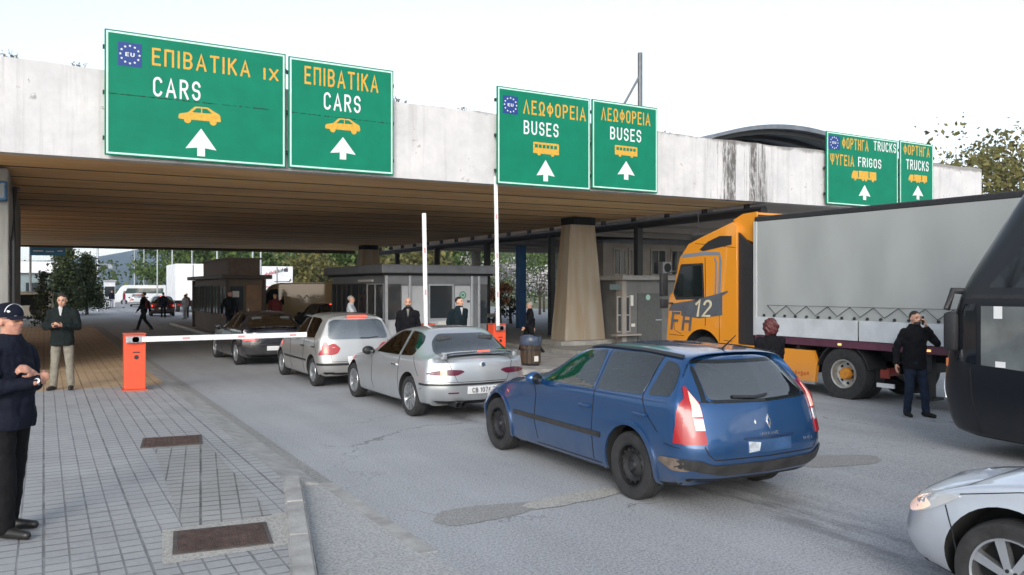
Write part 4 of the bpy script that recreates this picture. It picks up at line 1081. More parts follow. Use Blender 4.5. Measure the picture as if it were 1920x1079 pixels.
# --- silver hatchback
SILV2 = paint('warm_silver_paint', (.44, .44, .43), .55, .36)
hatch = dict(wheel_y=1.22, paint=SILV2, half=.815, r=.29, rim_r=.195, rim=(7, .14, 0), rim_m=ALLOY, wheels=(0, 2.46), tw=.18, gap=.05, wheel_in=.02, well=.34,
    side=[(2.95, 2.88, 2.78, .20, .66, .48, .76, .66, .70, .76, .56), (2.7, 2.66, 2.58, .19, .75, .50, .802, .74, .745, .86, .60), (2.3, 2.3, 2.3, .18, .77, .52, .818, .84, .785, .95, .64),
          (1.95, 1.9, 1.82, .17, .78, .52, .822, .895, .795, 1.00, .65), (1.65, 1.6, 1.40, .17, .78, .52, .825, .905, .797, 1.20, .62), (1.35, 1.3, 1.02, .17, .78, .52, .825, .91, .797, 1.40, .585),
          (.8, .8, .65, .17, .78, .52, .825, .92, .797, 1.46, .58), (.2, .2, .1, .18, .78, .52, .825, .93, .795, 1.455, .575), (-.20, -.20, -.14, .20, .77, .52, .82, .94, .785, 1.43, .565), (-.42, -.42, -.32, .23, .75, .52, .812, .945, .775, 1.405, .555)],
    front=[(3.05, .2), (3.1, .2), (3.16, .24), (3.2, .46), (3.18, .56), (3.12, .66), (3.08, .69), (3.02, .72), (2.98, .735), (2.92, .75), (2.88, .76)],
    rear=[(-.50, .27), (-.54, .27), (-.63, .32), (-.665, .50), (-.615, .78), (-.59, .93), (-.535, 1.13), (-.455, 1.32), (-.435, 1.365), (-.42, 1.39), (-.41, 1.40)],
    rdy=(.12, .03, 0), rfx=(.93, .6, 0), mirror=(1.48, .97, .80), mirror_m=BLACK, handles=((.62, .80), (-.12, .81)), handle_m=BLACK,
    parts=[
        ('windscreen', 'T', chaikin([(-.58, 1.76), (-.48, 1.2), (.48, 1.2), (.58, 1.76), (0, 1.84)], 2), CARGL),
        ('side_window', 'LR', chaikin([(1.42, .955), (1.15, 1.20), (.88, 1.37), (.62, 1.385), (.60, .965)], 1), CARGL), ('side_window', 'LR', chaikin([(.54, .97), (.55, 1.385), (.05, 1.375), (-.10, 1.33), (-.10, .985)], 1), CARGL),
        ('rear_window', 'B', chaikin([(-.635, .965), (-.56, 1.32), (-.46, 1.355), (.46, 1.355), (.56, 1.32), (.635, .965)], 2), REARGL, .004),
        ('tail_lamp', 'BB', [(-.755, .665), (-.745, .80), (-.72, .90), (-.68, .93), (-.64, .90), (-.615, .80), (-.61, .665)], LAMPR, .014, (('brake_light', [(-.715, .70), (-.71, .82), (-.65, .82), (-.645, .70)], LAMPLIT, .019),)),
        ('tail_lamp_side', 'LR', chaikin([(-.44, .66), (-.50, .80), (-.56, .90), (-.59, .80), (-.61, .66)], 1), LAMPR, .006),
        ('bumper_strip', 'B', [(-.81, .455), (-.81, .50), (.81, .50), (.81, .455)], BLACK, .010), ('bumper_strip', 'LR', [(-.36, .455), (-.36, .50), (-.62, .50), (-.62, .455)], BLACK, .008), ('side_strip', 'LR', [(2.05, .49), (2.05, .53), (.36, .53), (.36, .49)], BLACK, .008),
        ('number_plate', 'B', [(-.26, .52), (-.26, .63), (.26, .63), (.26, .52)], PLATE, .010), ('rear_wiper', 'B', strip_outline([(.02, .985), (.2, .98), (.40, 1.0)], .02), BLACK, .02),
        ('headlamp', 'FF', chaikin([(-.73, .56), (-.70, .70), (-.5, .68), (-.45, .58)], 1), LAMPC, .008), ('front_grille', 'F', [(-.35, .56), (-.35, .64), (.35, .64), (.35, .56)], BLACK, .008),
    ],
    seams=[('LR', [(1.62, .9), (1.56, .7), (1.58, .42), (1.5, .28)], .008), ('LR', [(.57, 1.4), (.56, .96), (.57, .6), (.54, .27)], .008), ('LR', [(-.12, 1.0), (-.18, .84), (-.34, .66)], .007), ('B', [(-.63, .94), (-.60, .72), (-.57, .53), (.57, .53), (.60, .72), (.63, .94)], .008)])
polo, _, ps = make_car('hatchback', 'small silver hatchback waiting between the silver saloon and the dark saloon', (5.50, 16.25, 0), R(.2), hatch)
hb = B(); yh = -.455
add_box(hb, -.20, .20, -.47, -.40, 1.405, 1.44, bev=.01); obj('high_brake_light', hb, LAMPLIT, polo)

# --- dark saloon at the booth
DARK = paint('black_blue_paint', (.012, .014, .022), .3, .25)
dark = dict(saloon, paint=DARK, mirror_m=DARK, handle_m=DARK, rim=(5, .16, 0), parts=[p for p in saloon['parts'] if p[0] not in ('emblem', 'brake_light', 'bumper_reflector', 'tail_lamp', 'tail_lamp_side', 'rear_window')] + [
    ('rear_window', 'B', chaikin([(-.66, .975), (-.565, 1.20), (-.42, 1.31), (.42, 1.31), (.565, 1.20), (.66, .975), (0, .99)], 2), REARGL, .004),
    ('tail_lamp', 'BB', chaikin([(-.80, .64), (-.78, .78), (-.62, .80), (-.45, .78), (-.42, .68)], 1), LAMPR, .010, (('brake_light', chaikin([(-.78, .66), (-.76, .76), (-.58, .78), (-.55, .68)], 1), LAMPLIT, .013),)),
    ('tail_lamp_side', 'LR', chaikin([(-.58, .70), (-.66, .76), (-.80, .77), (-.83, .66), (-.72, .66)], 1), LAMPLIT, .008)])
make_car('saloon_car', 'dark saloon with lit tail lamps beyond the lowered barrier arm', (5.13, 21.75, 0), R(1.5), dark)

# --- silver car whose nose enters at the lower right
SILV3 = paint('bright_silver_paint', (.60, .64, .70), .55, .33)
nose = dict(saloon, roof_k=1, wheel_y=1.2, rw_y=-.7, paint=SILV3, half=.885, r=.322, rim_r=.228, rim=(7, .155, 0), rim_m=mat('bright_alloy', (.62, .63, .65), .25, .9), wheels=(0, 2.66), gap=.062, mirror_m=SILV3, handle_m=SILV3,
    side=[(3.18, 3.14, 2.98, .20, .72, .44, .835, .70, .80, .775, .60), (2.96, 2.92, 2.80, .19, .80, .50, .872, .785, .83, .875, .63), (2.55, 2.55, 2.5, .18, .84, .54, .888, .86, .855, .955, .66),
          (2.1, 2.05, 1.98, .17, .85, .54, .888, .90, .862, 1.01, .70), (1.75, 1.7, 1.48, .17, .85, .54, .888, .915, .864, 1.21, .66), (1.4, 1.35, 1.02, .17, .85, .54, .888, .925, .864, 1.40, .61),
          (.9, .9, .65, .17, .85, .54, .888, .935, .864, 1.45, .60), (.3, .3, .15, .18, .85, .54, .888, .95, .862, 1.43, .595), (-.15, -.15, -.18, .19, .84, .54, .885, .96, .852, 1.30, .59), (-.45, -.45, -.52, .21, .82, .54, .875, .97, .835, 1.08, .64), (-.62, -.64, -.7, .22, .80, .55, .865, .965, .81, 1.00, .67)],
    front=[(3.36, .20), (3.41, .20), (3.47, .23), (3.53, .42), (3.52, .53), (3.46, .63), (3.41, .67), (3.35, .705), (3.29, .725), (3.22, .745), (3.18, .755)], fdy=(0, -.07, -.20), ffx=(0, .55, .90),
    rear=[(-.74, .26), (-.78, .26), (-.87, .30), (-.925, .50), (-.915, .74), (-.895, .91), (-.885, .935), (-.87, .96), (-.84, .978), (-.79, .99), (-.76, .995)],
    mirror=(1.6, .98, .87), handles=((.6, .8), (-.3, .82)),
    parts=[('windscreen', 'T', chaikin([(-.64, 1.85), (-.52, 1.2), (.52, 1.2), (.64, 1.85), (0, 1.96)], 2), CARGL),
        ('side_window', 'LR', chaikin([(1.5, .965), (1.2, 1.2), (.9, 1.37), (.5, 1.39), (.46, .975)], 1), CARGL), ('side_window', 'LR', chaikin([(.4, .98), (.43, 1.39), (.08, 1.36), (-.14, 1.22), (-.12, 1.0)], 1), CARGL),
        ('rear_window', 'B', chaikin([(-.66, 1.02), (-.565, 1.24), (-.42, 1.35), (.42, 1.35), (.565, 1.24), (.66, 1.02)], 2), REARGL), ('tail_lamp', 'BB', chaikin([(-.82, .70), (-.80, .85), (-.6, .86), (-.5, .74)], 1), LAMPR, .01),
        ('headlamp', 'LR', chaikin([(3.36, .57), (3.28, .65), (3.16, .695), (3.02, .73), (2.93, .735), (3.04, .665), (3.18, .59), (3.3, .545)], 1), LAMPC, .007,
            (('indicator', chaikin([(3.36, .58), (3.28, .645), (3.19, .672), (3.13, .635), (3.20, .59), (3.31, .55)], 1), LAMPW, .010),)),
        ('headlamp_face', 'FF', chaikin([(-.80, .60), (-.74, .67), (-.58, .68), (-.52, .62), (-.62, .575)], 1), LAMPC, .008), ('front_grille', 'F', chaikin([(-.38, .40), (-.40, .56), (.40, .56), (.38, .40)], 1), BLACK, .008),
        ('number_plate', 'F', [(-.26, .40), (-.26, .51), (.26, .51), (.26, .40)], PLATE, .02)],
    seams=[('LR', [(1.82, .93), (1.74, .76), (1.76, .48), (1.68, .28)], .008), ('LR', [(.44, 1.4), (.43, .97), (.44, .6), (.40, .27)], .008), ('LR', [(3.04, .66), (2.98, .52), (2.96, .40)], .007), ('LR', [(2.95, .745), (2.6, .83), (2.3, .87), (2.02, .89)], .006)])
make_car('saloon_car', 'silver car nosing in below the bus at the lower right corner', (5.86, .02, 0), R(4.0), nose)
# ------------------------------------------------------------------ lorry, coach and the vehicles farther on
AMBER = paint('amber_yellow_paint', (.68, .255, .012), .05, .35)
DGREY = mat('stripe_grey', (.075, .085, .10), .45, var=.15, scale=6)
TARP = mat('grey_tarpaulin', (.30, .318, .315), .6, var=.06, scale=1.2, stretch=(1, 1, .5), bump=.25, bscale=3.0, detail=8)
BOARD = mat('dropside_board', (.50, .53, .56), .5, .15, var=.12, scale=2.5, detail=8)
SILL = mat('maroon_sill', (.085, .025, .045), .5, var=.2, scale=4)
TRX, TRY = 15.15, 10.8
lorry = thing('lorry', 'amber yellow tractor unit coupled under the grey tarpaulin trailer', 'lorry', (TRX, TRY, g(TRX)), 0)
def cab_ring(x, k):
    f = {0: .10, 1: .05, 2: 0, 3: -.10}[k]; t = {0: .02, 1: .01, 2: 0, 3: -.05}[k]
    P = [(2.86, .42), (2.86, 3.0 + t), (2.86, 3.70 + t), (3.02, 3.80 + t), (3.50, 3.66 + t), (4.05, 3.50 + t), (4.50, 3.36 + t + f * .3), (4.80, 3.05 + f * .3), (5.06 + f * .6, 2.20), (5.22 + f, 2.05), (5.30 + f, 1.2), (5.34 + f, .80), (5.30 + f, .36), (4.9, .34), (3.4, .40)]
    return [(x, a, b) for a, b in P]
bm = B(); add_loft(bm, [cab_ring(x, k) for x, k in ((-1.25, 3), (-1.235, 2), (-1.0, 1), (-.5, 0), (0, 0), (.5, 0), (1.0, 1), (1.235, 2), (1.25, 3))])
bmesh.ops.recalc_face_normals(bm, faces=bm.faces)
es = [e for e in bm.edges if len(e.link_faces) == 2 and e.calc_face_angle(0) > .35]
bmesh.ops.bevel(bm, geom=es, offset=.035, segments=3, affect='EDGES', clamp_overlap=True)
bm = finish_body(bm, AMBER, [(4.0, .60)], .66, 1.25, .55)
cs = Skin(bm)
cabo = obj('cab', bm, [AMBER, UNDER], lorry, smooth=40)
def lp(name, out, m, off=.006, sides=('L', 'R'), par=lorry, step=.2):
    r = None
    for v in sides: r = obj(name, cs.patch(out, v, off, step=step, skirt=.015), m, par, smooth=40)
    return r
lp('side_window', chaikin([(5.0, 2.18), (4.72, 2.80), (4.02, 2.82), (3.98, 2.06), (4.9, 2.02)], 1), GLASS)
lp('window_rubber', chaikin([(5.05, 2.14), (4.76, 2.86), (3.97, 2.87), (3.92, 2.0), (4.95, 1.96)], 1), BLACK, .003)
obj('windscreen', cs.patch(chaikin([(-1.14, 2.22), (-1.08, 3.02), (1.08, 3.02), (1.14, 2.22)], 1), 'F', .008, step=.2), GLASS, lorry, smooth=40)
obj('front_grille', cs.patch(chaikin([(-.85, .95), (-.85, 1.75), (.85, 1.75), (.85, .95)], 1), 'F', .01, step=.3), BLACK, lorry)
for s in (-1, 1):
    obj('headlamp', cs.patch([(s * 1.12, .62), (s * .78, .62), (s * .78, .82), (s * 1.12, .82)], 'F', .012), LAMPC, lorry)
lp('grey_stripe', [(5.22, 1.68), (5.12, 1.86), (4.3, 1.96), (3.6, 2.1), (3.14, 2.20), (3.14, 2.16), (3.32, 2.08), (3.32, 1.62), (4.1, 1.52), (4.75, 1.56), (4.75, 1.68)], DGREY, .005)
lp('grey_stripe', strip_outline([(4.72, 3.06), (3.9, 3.10), (3.42, 3.08), (3.38, 2.9), (3.42, 2.12)], .085), mat('stripe_pale_grey', (.16, .19, .23), .45), .005)
lp('grey_stripe', strip_outline([(3.58, 2.98), (3.52, 2.88), (3.55, 2.12)], .05), mat('stripe_pale_grey', (.16, .19, .23)), .005)
lp('roof_side_vent', [(3.02, 3.48), (3.02, 3.28), (3.95, 3.16), (4.08, 3.20), (3.80, 3.38), (3.4, 3.50)], BLACK, .012)
M90 = Matrix.Rotation(R(-90), 4, 'Z')
lettering('lettering', 'FH', DGREY, lorry, -5.14, -4.40, 1.20, 1.66, -1.268, .008, slant=.15, M=M90, bold=.03)
lettering('lettering', '12', mat('stripe_number', (.55, .50, .36), .45), lorry, -4.28, -3.72, 1.56, 1.98, -1.268, .008, slant=.2, M=M90, bold=.03)
bm = B()
for pts, w in (([(3.90, 3.0), (3.88, 2.0), (3.90, 1.12)], .018), ([(5.1, 1.9), (5.0, 1.2), (4.75, 1.1)], .014), ([(3.42, 2.1), (3.42, .98)], .014), ([(5.2, 1.08), (3.0, 1.02)], .014), ([(3.4, 3.05), (3.4, 2.9)], .012), ([(4.4, 3.38), (2.9, 3.20)], .012)):
    for v in 'LR': cs.patch(strip_outline(pts, w), v, .003, step=.3, skirt=.006, bm=bm)
obj('panel_gaps', bm, SEAM, cabo)
for s in (-1, 1):
    bm = B(); add_box(bm, s * 1.30 - .02, s * 1.30 + .02, 4.12, 4.30, 1.98, 2.02, bev=.005); obj('door_handle', bm, BLACK, lorry)
    bm = B(); add_box(bm, s * 1.52 - .11, s * 1.52 + .11, 5.05, 5.16, 2.05, 2.62, bev=.03); add_box(bm, s * 1.52 - .11, s * 1.52 + .11, 5.05, 5.14, 1.75, 1.98, bev=.03)
    add_tube(bm, [(s * 1.2, 5.0, 2.70), (s * 1.5, 5.1, 2.62)], .02, 8); add_tube(bm, [(s * 1.2, 5.05, 1.86), (s * 1.5, 5.1, 1.9)], .02, 8); obj('wing_mirror', bm, BLACK, lorry, smooth=40)
    bm = B(); add_hexa(bm, [(s * 1.26, 2.34, .98), (s * 1.20, 2.86, .98), (s * 1.14, 2.86, .98), (s * 1.20, 2.34, .98), (s * 1.24, 2.40, 3.2), (s * 1.20, 2.86, 3.55), (s * 1.14, 2.86, 3.55), (s * 1.18, 2.40, 3.2)]); bmesh.ops.recalc_face_normals(bm, faces=bm.faces)
    obj('air_deflector', bm, BLACK, lorry)
bm = B()
for i in range(7): add_box(bm, -1.14, 1.14, 2.80, 2.858, 1.2 + i * .33, 1.2 + i * .33 + .26)
obj('cab_rear_panel', bm, mat('rusty_orange', (.42, .13, .02), .6, var=.3, scale=5), lorry)
bm = B(); add_prism(bm, [(2.4, 3.28), (2.86, 3.45), (3.1, 3.86), (2.8, 3.98), (2.38, 4.0)], 'x', -1.12, -1.08, mi=0); add_prism(bm, [(2.4, 3.28), (2.86, 3.45), (3.1, 3.86), (2.8, 3.98), (2.38, 4.0)], 'x', 1.08, 1.12)
add_hexa(bm, [(-1.08, 2.42, 3.94), (1.08, 2.42, 3.94), (1.08, 3.6, 3.62), (-1.08, 3.6, 3.62), (-1.08, 2.42, 3.99), (1.08, 2.42, 3.99), (1.08, 3.6, 3.68), (-1.08, 3.6, 3.68)])
obj('roof_deflector', bm, AMBER, lorry)
bm = B(); add_box(bm, -1.14, 1.14, 3.62, 4.55, 3.44, 3.60, bev=.05); obj('roof_lamp_bar', bm, BLACK, lorry)
bm = B(); add_tube(bm, [(-1.1, 4.3, 3.6), (-1.1, 4.3, 4.1)], .008, 5); obj('aerial', bm, BLACK, lorry)
# chassis with the yellow skirts
bm = B(); add_box(bm, -.45, -.35, -1.3, 4.6, .80, 1.05); add_box(bm, .35, .45, -1.3, 4.6, .80, 1.05); add_box(bm, -1.1, 1.1, .9, 2.7, .45, .95, bev=.06); add_box(bm, -.5, .5, -.7, .7, 1.05, 1.16); add_box(bm, -1.1, 1.1, -.12, .12, .45, .62)
obj('chassis', bm, UNDER, lorry)
for s in (-1, 1):
    bm = B(); add_prism(bm, [(.72, .96), (.62, .72), (.68, .30), (2.08, .30), (2.08, .96)], 'x', s * 1.24, s * 1.16); sk1 = obj('side_skirt', bm, AMBER, lorry)
    bm = B(); add_prism(bm, [(2.12, .96), (2.12, .40), (3.3, .40), (3.3, .86), (2.8, .96)], 'x', s * 1.24, s * 1.16); sk2 = obj('side_skirt', bm, AMBER, lorry)
    bm = B(); add_box(bm, s * 1.25 - .004, s * 1.25 + .004, 2.45, 2.62, .58, .74); obj('step_recess', bm, UNDER, sk2)
    bm = B(); add_box(bm, s * 1.245 - .004, s * 1.245 + .004, .66, 2.08, .255, .31); obj('lower_strip', bm, mat('skirt_aluminium', (.4, .4, .4), .4, .7), sk1)
bm = B()
for i in range(15): add_box(bm, -1.246, -1.241, 1.92 - i * .078, 1.97 - i * .078, .40 + .02 * (i % 3), .50 - .015 * (i % 2))
obj('worn_red_marks', bm, mat('faded_red_letters', (.40, .10, .02), .6), lorry)
def fender(par, y, r, z, m, w=.34):
    for s in (-1, 1):
        bm = B(); n = 14; rings = []
        for k in range(n + 1):
            a = R(12) + R(156) * k / n; c, q = math.cos(a), math.sin(a)
            rings.append([(s * 1.24, y + r * c, z + r * q), (s * (1.24 - w), y + r * c, z + r * q), (s * (1.24 - w), y + (r + .02) * c, z + (r + .02) * q), (s * 1.24, y + (r + .02) * c, z + (r + .02) * q)])
        add_loft(bm, rings); bmesh.ops.recalc_face_normals(bm, faces=bm.faces); obj('mudguard', bm, m, par, smooth=40)
fender(lorry, 0, .60, .54, BLACK, .55)
bm = B(); add_box(bm, -1.1, 1.1, -1.34, -1.28, .62, .92); tb = obj('rear_beam', bm, BLACK, lorry)
for s in (-1, 1):
    bm = B(); add_box(bm, s * 1.0 - .15, s * 1.0 + .15, -1.0, -.92, .58, .72); add_box(bm, s * 1.22 - .03, s * 1.22 + .015, -1.04, -.86, .54, .70); obj('rear_lamp', bm, mat('dim_red_lens', (.20, .025, .015), .35), lorry)
    bm = B(); add_box(bm, s * 1.22 - .03, s * 1.22 + .015, -1.14, -.78, .36, .44); obj('number_plate', bm, PLATE, lorry)
TRIM = mat('truck_rim', (.50, .50, .48), .38, .75, var=.2, scale=8); HUBY = mat('amber_hub', (.50, .20, .02), .5, var=.3, scale=10)
def truck_wheel(par, x, y, r=.535, dished=True, out=-1):
    h = .15; ty = B(); add_lathe(ty, [(-h * .8, .29), (-h, .36), (-h * .95, r * .96), (-h * .7, r), (h * .7, r), (h * .95, r * .96), (h, .36), (h * .8, .29)], 'x', 44)
    for k in range(30):
        a = k * 2 * math.pi / 30
    w = obj('wheel', ty, RUBBER, par, smooth=35, loc=(x, y, r)); rm = B()
    if dished:
        add_lathe(rm, [(-h * .8, .295), (-h * .95, .29), (-h * .9, .265), (-h * .0, .245), (.02, .18), (.02, .11)], 'x', 40)
        for k in range(8):
            a = k * math.pi / 4; add_lathe(rm, [(.008, .001), (.008, .034)], 'x', 12, mi=1, c=(0, .20 * math.cos(a), .20 * math.sin(a)))
        add_lathe(rm, [(.02, .125), (-.07, .12), (-.13, .10), (-.14, .001)], 'x', 24, mi=2)
    else:
        add_lathe(rm, [(-h * .8, .295), (-h * .95, .29), (-h * .88, .262), (-h * .55, .25), (-h * .9, .15), (-h * 1.2, .12), (-h * 1.25, .001)], 'x', 36)
        for k in range(10):
            a = k * math.pi / 5; add_lathe(rm, [(-h * .8, .001), (-h * .8, .018)], 'x', 8, mi=1, c=(0, .20 * math.cos(a), .20 * math.sin(a)))
    obj('rim', rm, [TRIM, UNDER, HUBY], w, smooth=35)
    if out > 0: w.rotation_euler = (0, 0, math.pi)
    return w
for s in (-1, 1):
    truck_wheel(lorry, s * 1.08, 0, dished=True, out=s); truck_wheel(lorry, s * .74, 0, dished=True, out=s); truck_wheel(lorry, s * 1.07, 4.0, dished=False, out=s)

trailer = thing('trailer', 'long grey tarpaulin trailer with laced sides and white lower boards', 'trailer', (TRX, TRY, g(TRX)), 0)
bm = B(); y0, y1 = -11.2, 2.30
ny, nz = 110, 16
for s in (-1, 1):
    V = []
    for i in range(ny + 1):
        y = y0 + (y1 - y0) * i / ny; row = []
        for j in range(nz + 1):
            t = j / nz; z = 1.60 + 2.16 * t
            rib = .018 * math.sin(math.pi * t) * math.sin(y * 2 * math.pi / 1.36) + .012 * math.sin(y * 7.3 + 5 * t) * (1 - t) * .6
            row.append(bm.verts.new((s * (1.262 + .012 * math.sin(math.pi * t) + rib), y, z)))
        V.append(row)
    for i in range(ny):
        for j in range(nz):
            q = (V[i][j], V[i + 1][j], V[i + 1][j + 1], V[i][j + 1]); bm.faces.new(q if s > 0 else q[::-1])
add_box(bm, -1.24, 1.24, y0, y1, 1.3, 3.76)
obj('tarpaulin', bm, TARP, trailer, smooth=60)
bm = B(); add_box(bm, -1.27, 1.27, y0 - .02, y1 + .02, 3.74, 3.87, bev=.03); obj('roof_edge', bm, BLACK, trailer)
for s in (-1, 1):
    n = 5
    for k in range(n): bm = B(); add_box(bm, s * 1.27 - .025, s * 1.27 + .012, y0 + (y1 - y0) * k / n + .02, y0 + (y1 - y0) * (k + 1) / n - .02, 1.22, 1.62, bev=.008); obj('lower_board', bm, BOARD, trailer)
bm = B(); add_box(bm, -1.27, 1.27, y0, y1, 1.06, 1.215, bev=.01); obj('side_sill', bm, SILL, trailer)
bm = B(); add_box(bm, -1.285, -1.235, 2.23, 2.33, 1.2, 3.76, bev=.01); add_box(bm, 1.235, 1.285, 2.23, 2.33, 1.2, 3.76, bev=.01); add_box(bm, -1.23, 1.23, 2.305, 2.33, 1.2, 3.74); obj('front_posts', bm, mat('front_post_grey', (.46, .48, .48), .5, .3), trailer)
bm = B()
for s in (-1, 1):
    y = y1 - .4; up = True; pts = []
    while y > y0 + .3:
        pts.append((s * 1.300, y, 1.88 if up else 1.69)); up = not up; y -= .23 if not up else .30
    add_tube(bm, pts, .0075, 5)
    y = y1 - .3
    while y > y0 + .3:
        add_lathe(bm, [(s * 1.285, .030), (s * 1.31, .028), (s * 1.315, .001)], 'x', 8, c=(0, y, 1.66)); y -= .29
    add_tube(bm, [(s * 1.296, y1 - .4, 1.885), (s * 1.296, y0 + .4, 1.885)], .004, 4)
obj('lacing_rope', bm, BLACK, trailer)
bm = B(); add_box(bm, -.55, -.42, y0, 1.6, .85, 1.06); add_box(bm, .42, .55, y0, 1.6, .85, 1.06)
for i in range(10): add_box(bm, -1.2, 1.2, y0 + .6 + i * 1.3, y0 + .68 + i * 1.3, .95, 1.055)
add_box(bm, -1.15, -.7, -3.6, -2.2, .45, .95, bev=.02); obj('chassis', bm, UNDER, trailer)
for s in (-1, 1):
    bm = B(); add_box(bm, s * .95 - .07, s * .95 + .07, -1.75, -1.6, .25, 1.06); add_box(bm, s * .95 - .16, s * .95 + .16, -1.85, -1.5, .20, .25); add_tube(bm, [(s * 1.0, -1.68, .7), (s * 1.25, -1.68, .7)], .02, 6); obj('landing_leg', bm, BLACK, trailer)
    bm = B(); add_tube(bm, [(s * 1.2, -2.4, .75), (s * 1.2, -5.2, .75)], .03, 6); add_tube(bm, [(s * 1.2, -2.4, .48), (s * 1.2, -5.2, .48)], .03, 6); obj('side_guard', bm, STEEL, trailer)
    for y in (-6.2, -7.5, -8.8): truck_wheel(trailer, s * 1.06, y, .50, False, s)
bm = B()
for i in range(7): add_box(bm, -1.282, -1.268, 1.9 - i * 1.9, 1.98 - i * 1.9, 1.11, 1.15)
obj('side_marker', bm, LAMPO, trailer)

# --- dark coach
NAVY = paint('dark_navy_paint', (.0025, .0035, .007), .0, .35, (.03, .03, .03)); NAVY.node_tree.nodes['Principled BSDF'].inputs['Coat Weight'].default_value = .2
CGL = mat('coach_glass', (.008, .010, .013), .05, spec=.6)
CGL2 = mat('coach_grey_glass', (.12, .135, .14), .06, spec=.8, coat=.5, var=.25, scale=1.6)  # opaque; the greyish view and reflection in the panes put into the colour
coach = thing('coach', 'dark navy touring coach with raked windscreen entering beside the phone man', 'coach', (11.30, 6.50, g(11.3)), 0)
side = [side_ring(-.62, -.50, -1.72, .27, 1.16, .95, 1.262, 2.02, 1.25, 3.56, 1.12), side_ring(-1.3, -1.3, -2.3, .26, 1.2, .95, 1.275, 2.06, 1.27, 3.60, 1.12)] + \
    [side_ring(y, y, y - .5 if y > -5 else y, .26, 1.2, .95, 1.275, 2.08, 1.27, 3.62, 1.13) for y in (-2.6, -4.2, -7, -10)] + [side_ring(-11.6, -11.6, -11.5, .3, 1.2, .95, 1.26, 2.08, 1.25, 3.6, 1.1)]
fr = end_rings(side[0], [(-.30, .30), (-.26, .30), (-.10, .34), (.02, .85), (-.02, 1.30), (-.16, 1.98), (-.62, 2.80), (-1.02, 3.42), (-1.22, 3.54), (-1.6, 3.60), (-1.95, 3.62)], (0, -.06, -.20), (0, .55, .90))
rr = end_rings(side[-1], [(-11.7, .35), (-11.75, .35), (-11.85, .4), (-11.9, .95), (-11.9, 1.4), (-11.88, 2.05), (-11.85, 2.8), (-11.8, 3.45), (-11.75, 3.55), (-11.7, 3.6), (-11.65, 3.62)], (.1, .03, 0), (.94, .6, 0))
bm = finish_body(car_body_bm(fr + side + rr, None, None), NAVY, [(-2.9, .55), (-9, .55)], .62, 1.27, .5)
ks = Skin(bm); body = obj('body', bm, [NAVY, UNDER], coach, smooth=50)
for v in 'LR':
    obj('driver_window', ks.patch([(-.72, 1.20), (-.72, 1.93), (-1.36, 1.93), (-1.36, 1.16)], v, .006, step=.2), CGL2, coach, smooth=40)
    obj('front_quarter_glass', ks.patch([(-.36, 1.24), (-.38, 1.95), (-.66, 1.95), (-.66, 1.20)], v, .006, step=.15), CGL, coach, smooth=40)
    obj('door_window', ks.patch([(-1.48, 1.16), (-1.48, 1.95), (-2.5, 1.95), (-2.5, 1.16)], v, .006, step=.2), CGL2, coach, smooth=40)
    for i in range(4): obj('side_window', ks.patch([(-2.6 - i * 2.2, 1.5), (-2.6 - i * 2.2, 3.1), (-4.7 - i * 2.2, 3.1), (-4.7 - i * 2.2, 1.5)], v, .006, step=.3), CGL, coach, smooth=40)
    obj('upper_window', ks.patch(chaikin([(-.80, 2.16), (-1.22, 2.68), (-1.70, 3.25), (-2.55, 3.28), (-2.55, 2.14)], 1), v, .006, step=.2), CGL, coach, smooth=40)
    obj('side_moulding', ks.patch(strip_outline([(-.30, 2.045), (-1.5, 2.05), (-2.6, 2.05)], .05), v, .012, step=.2), BLACK, coach)
    sb = B(); ks.patch(strip_outline([(-.58, 1.16), (-.60, .8), (-.68, .34)], .014), v, .003, bm=sb); ks.patch(strip_outline([(-1.42, 1.96), (-1.42, 1.2)], .05), v, .008, bm=sb); obj('panel_gaps', sb, SEAM, body)
obj('windscreen', ks.patch(chaikin([(-1.05, 1.25), (-1.06, 1.95), (-.98, 2.9), (-.85, 3.3), (.85, 3.3), (.98, 2.9), (1.06, 1.95), (1.05, 1.25)], 1), 'F', .008, step=.2), CGL, coach, smooth=40)
for s in (-1, 1):
    obj('headlamp', ks.patch(chaikin([(s * 1.15, .72), (s * 1.08, .98), (s * .78, .94), (s * .78, .74)], 1), 'F', .012), LAMPC, coach)
    bm = B(); add_box(bm, s * 1.29 - .05, s * 1.29 + .05, -.44, -.26, 1.35, 1.85, bev=.05); add_tube(bm, [(s * 1.0, -.50, 2.10), (s * 1.2, -.32, 2.12), (s * 1.30, -.30, 1.88)], [.05, .045, .04], 8); obj('wing_mirror', bm, BLACK, coach, smooth=40)
    bm = B(); add_box(bm, s * 1.12 - .04, s * 1.12 + .04, -.26, -.20, 1.14, 1.25, bev=.01); obj('marker_lamp', bm, mat('amber_marker', (.5, .16, .06), .3), coach)
bm = B(); a = ks.hit('L', -.90, 1.85)[0]; add_box(bm, a.x - .012, a.x - .006, -.98, -.88, 1.78, 1.93); obj('window_sticker', bm, PLATE, coach); bm = B(); add_box(bm, a.x - .012, a.x - .006, -1.02, -.90, 1.19, 1.26); obj('window_sticker', bm, PLATE, coach)
for s in (-1, 1):
    for y in (-2.9, -9): truck_wheel(coach, s * 1.08, y, .50, False, s)

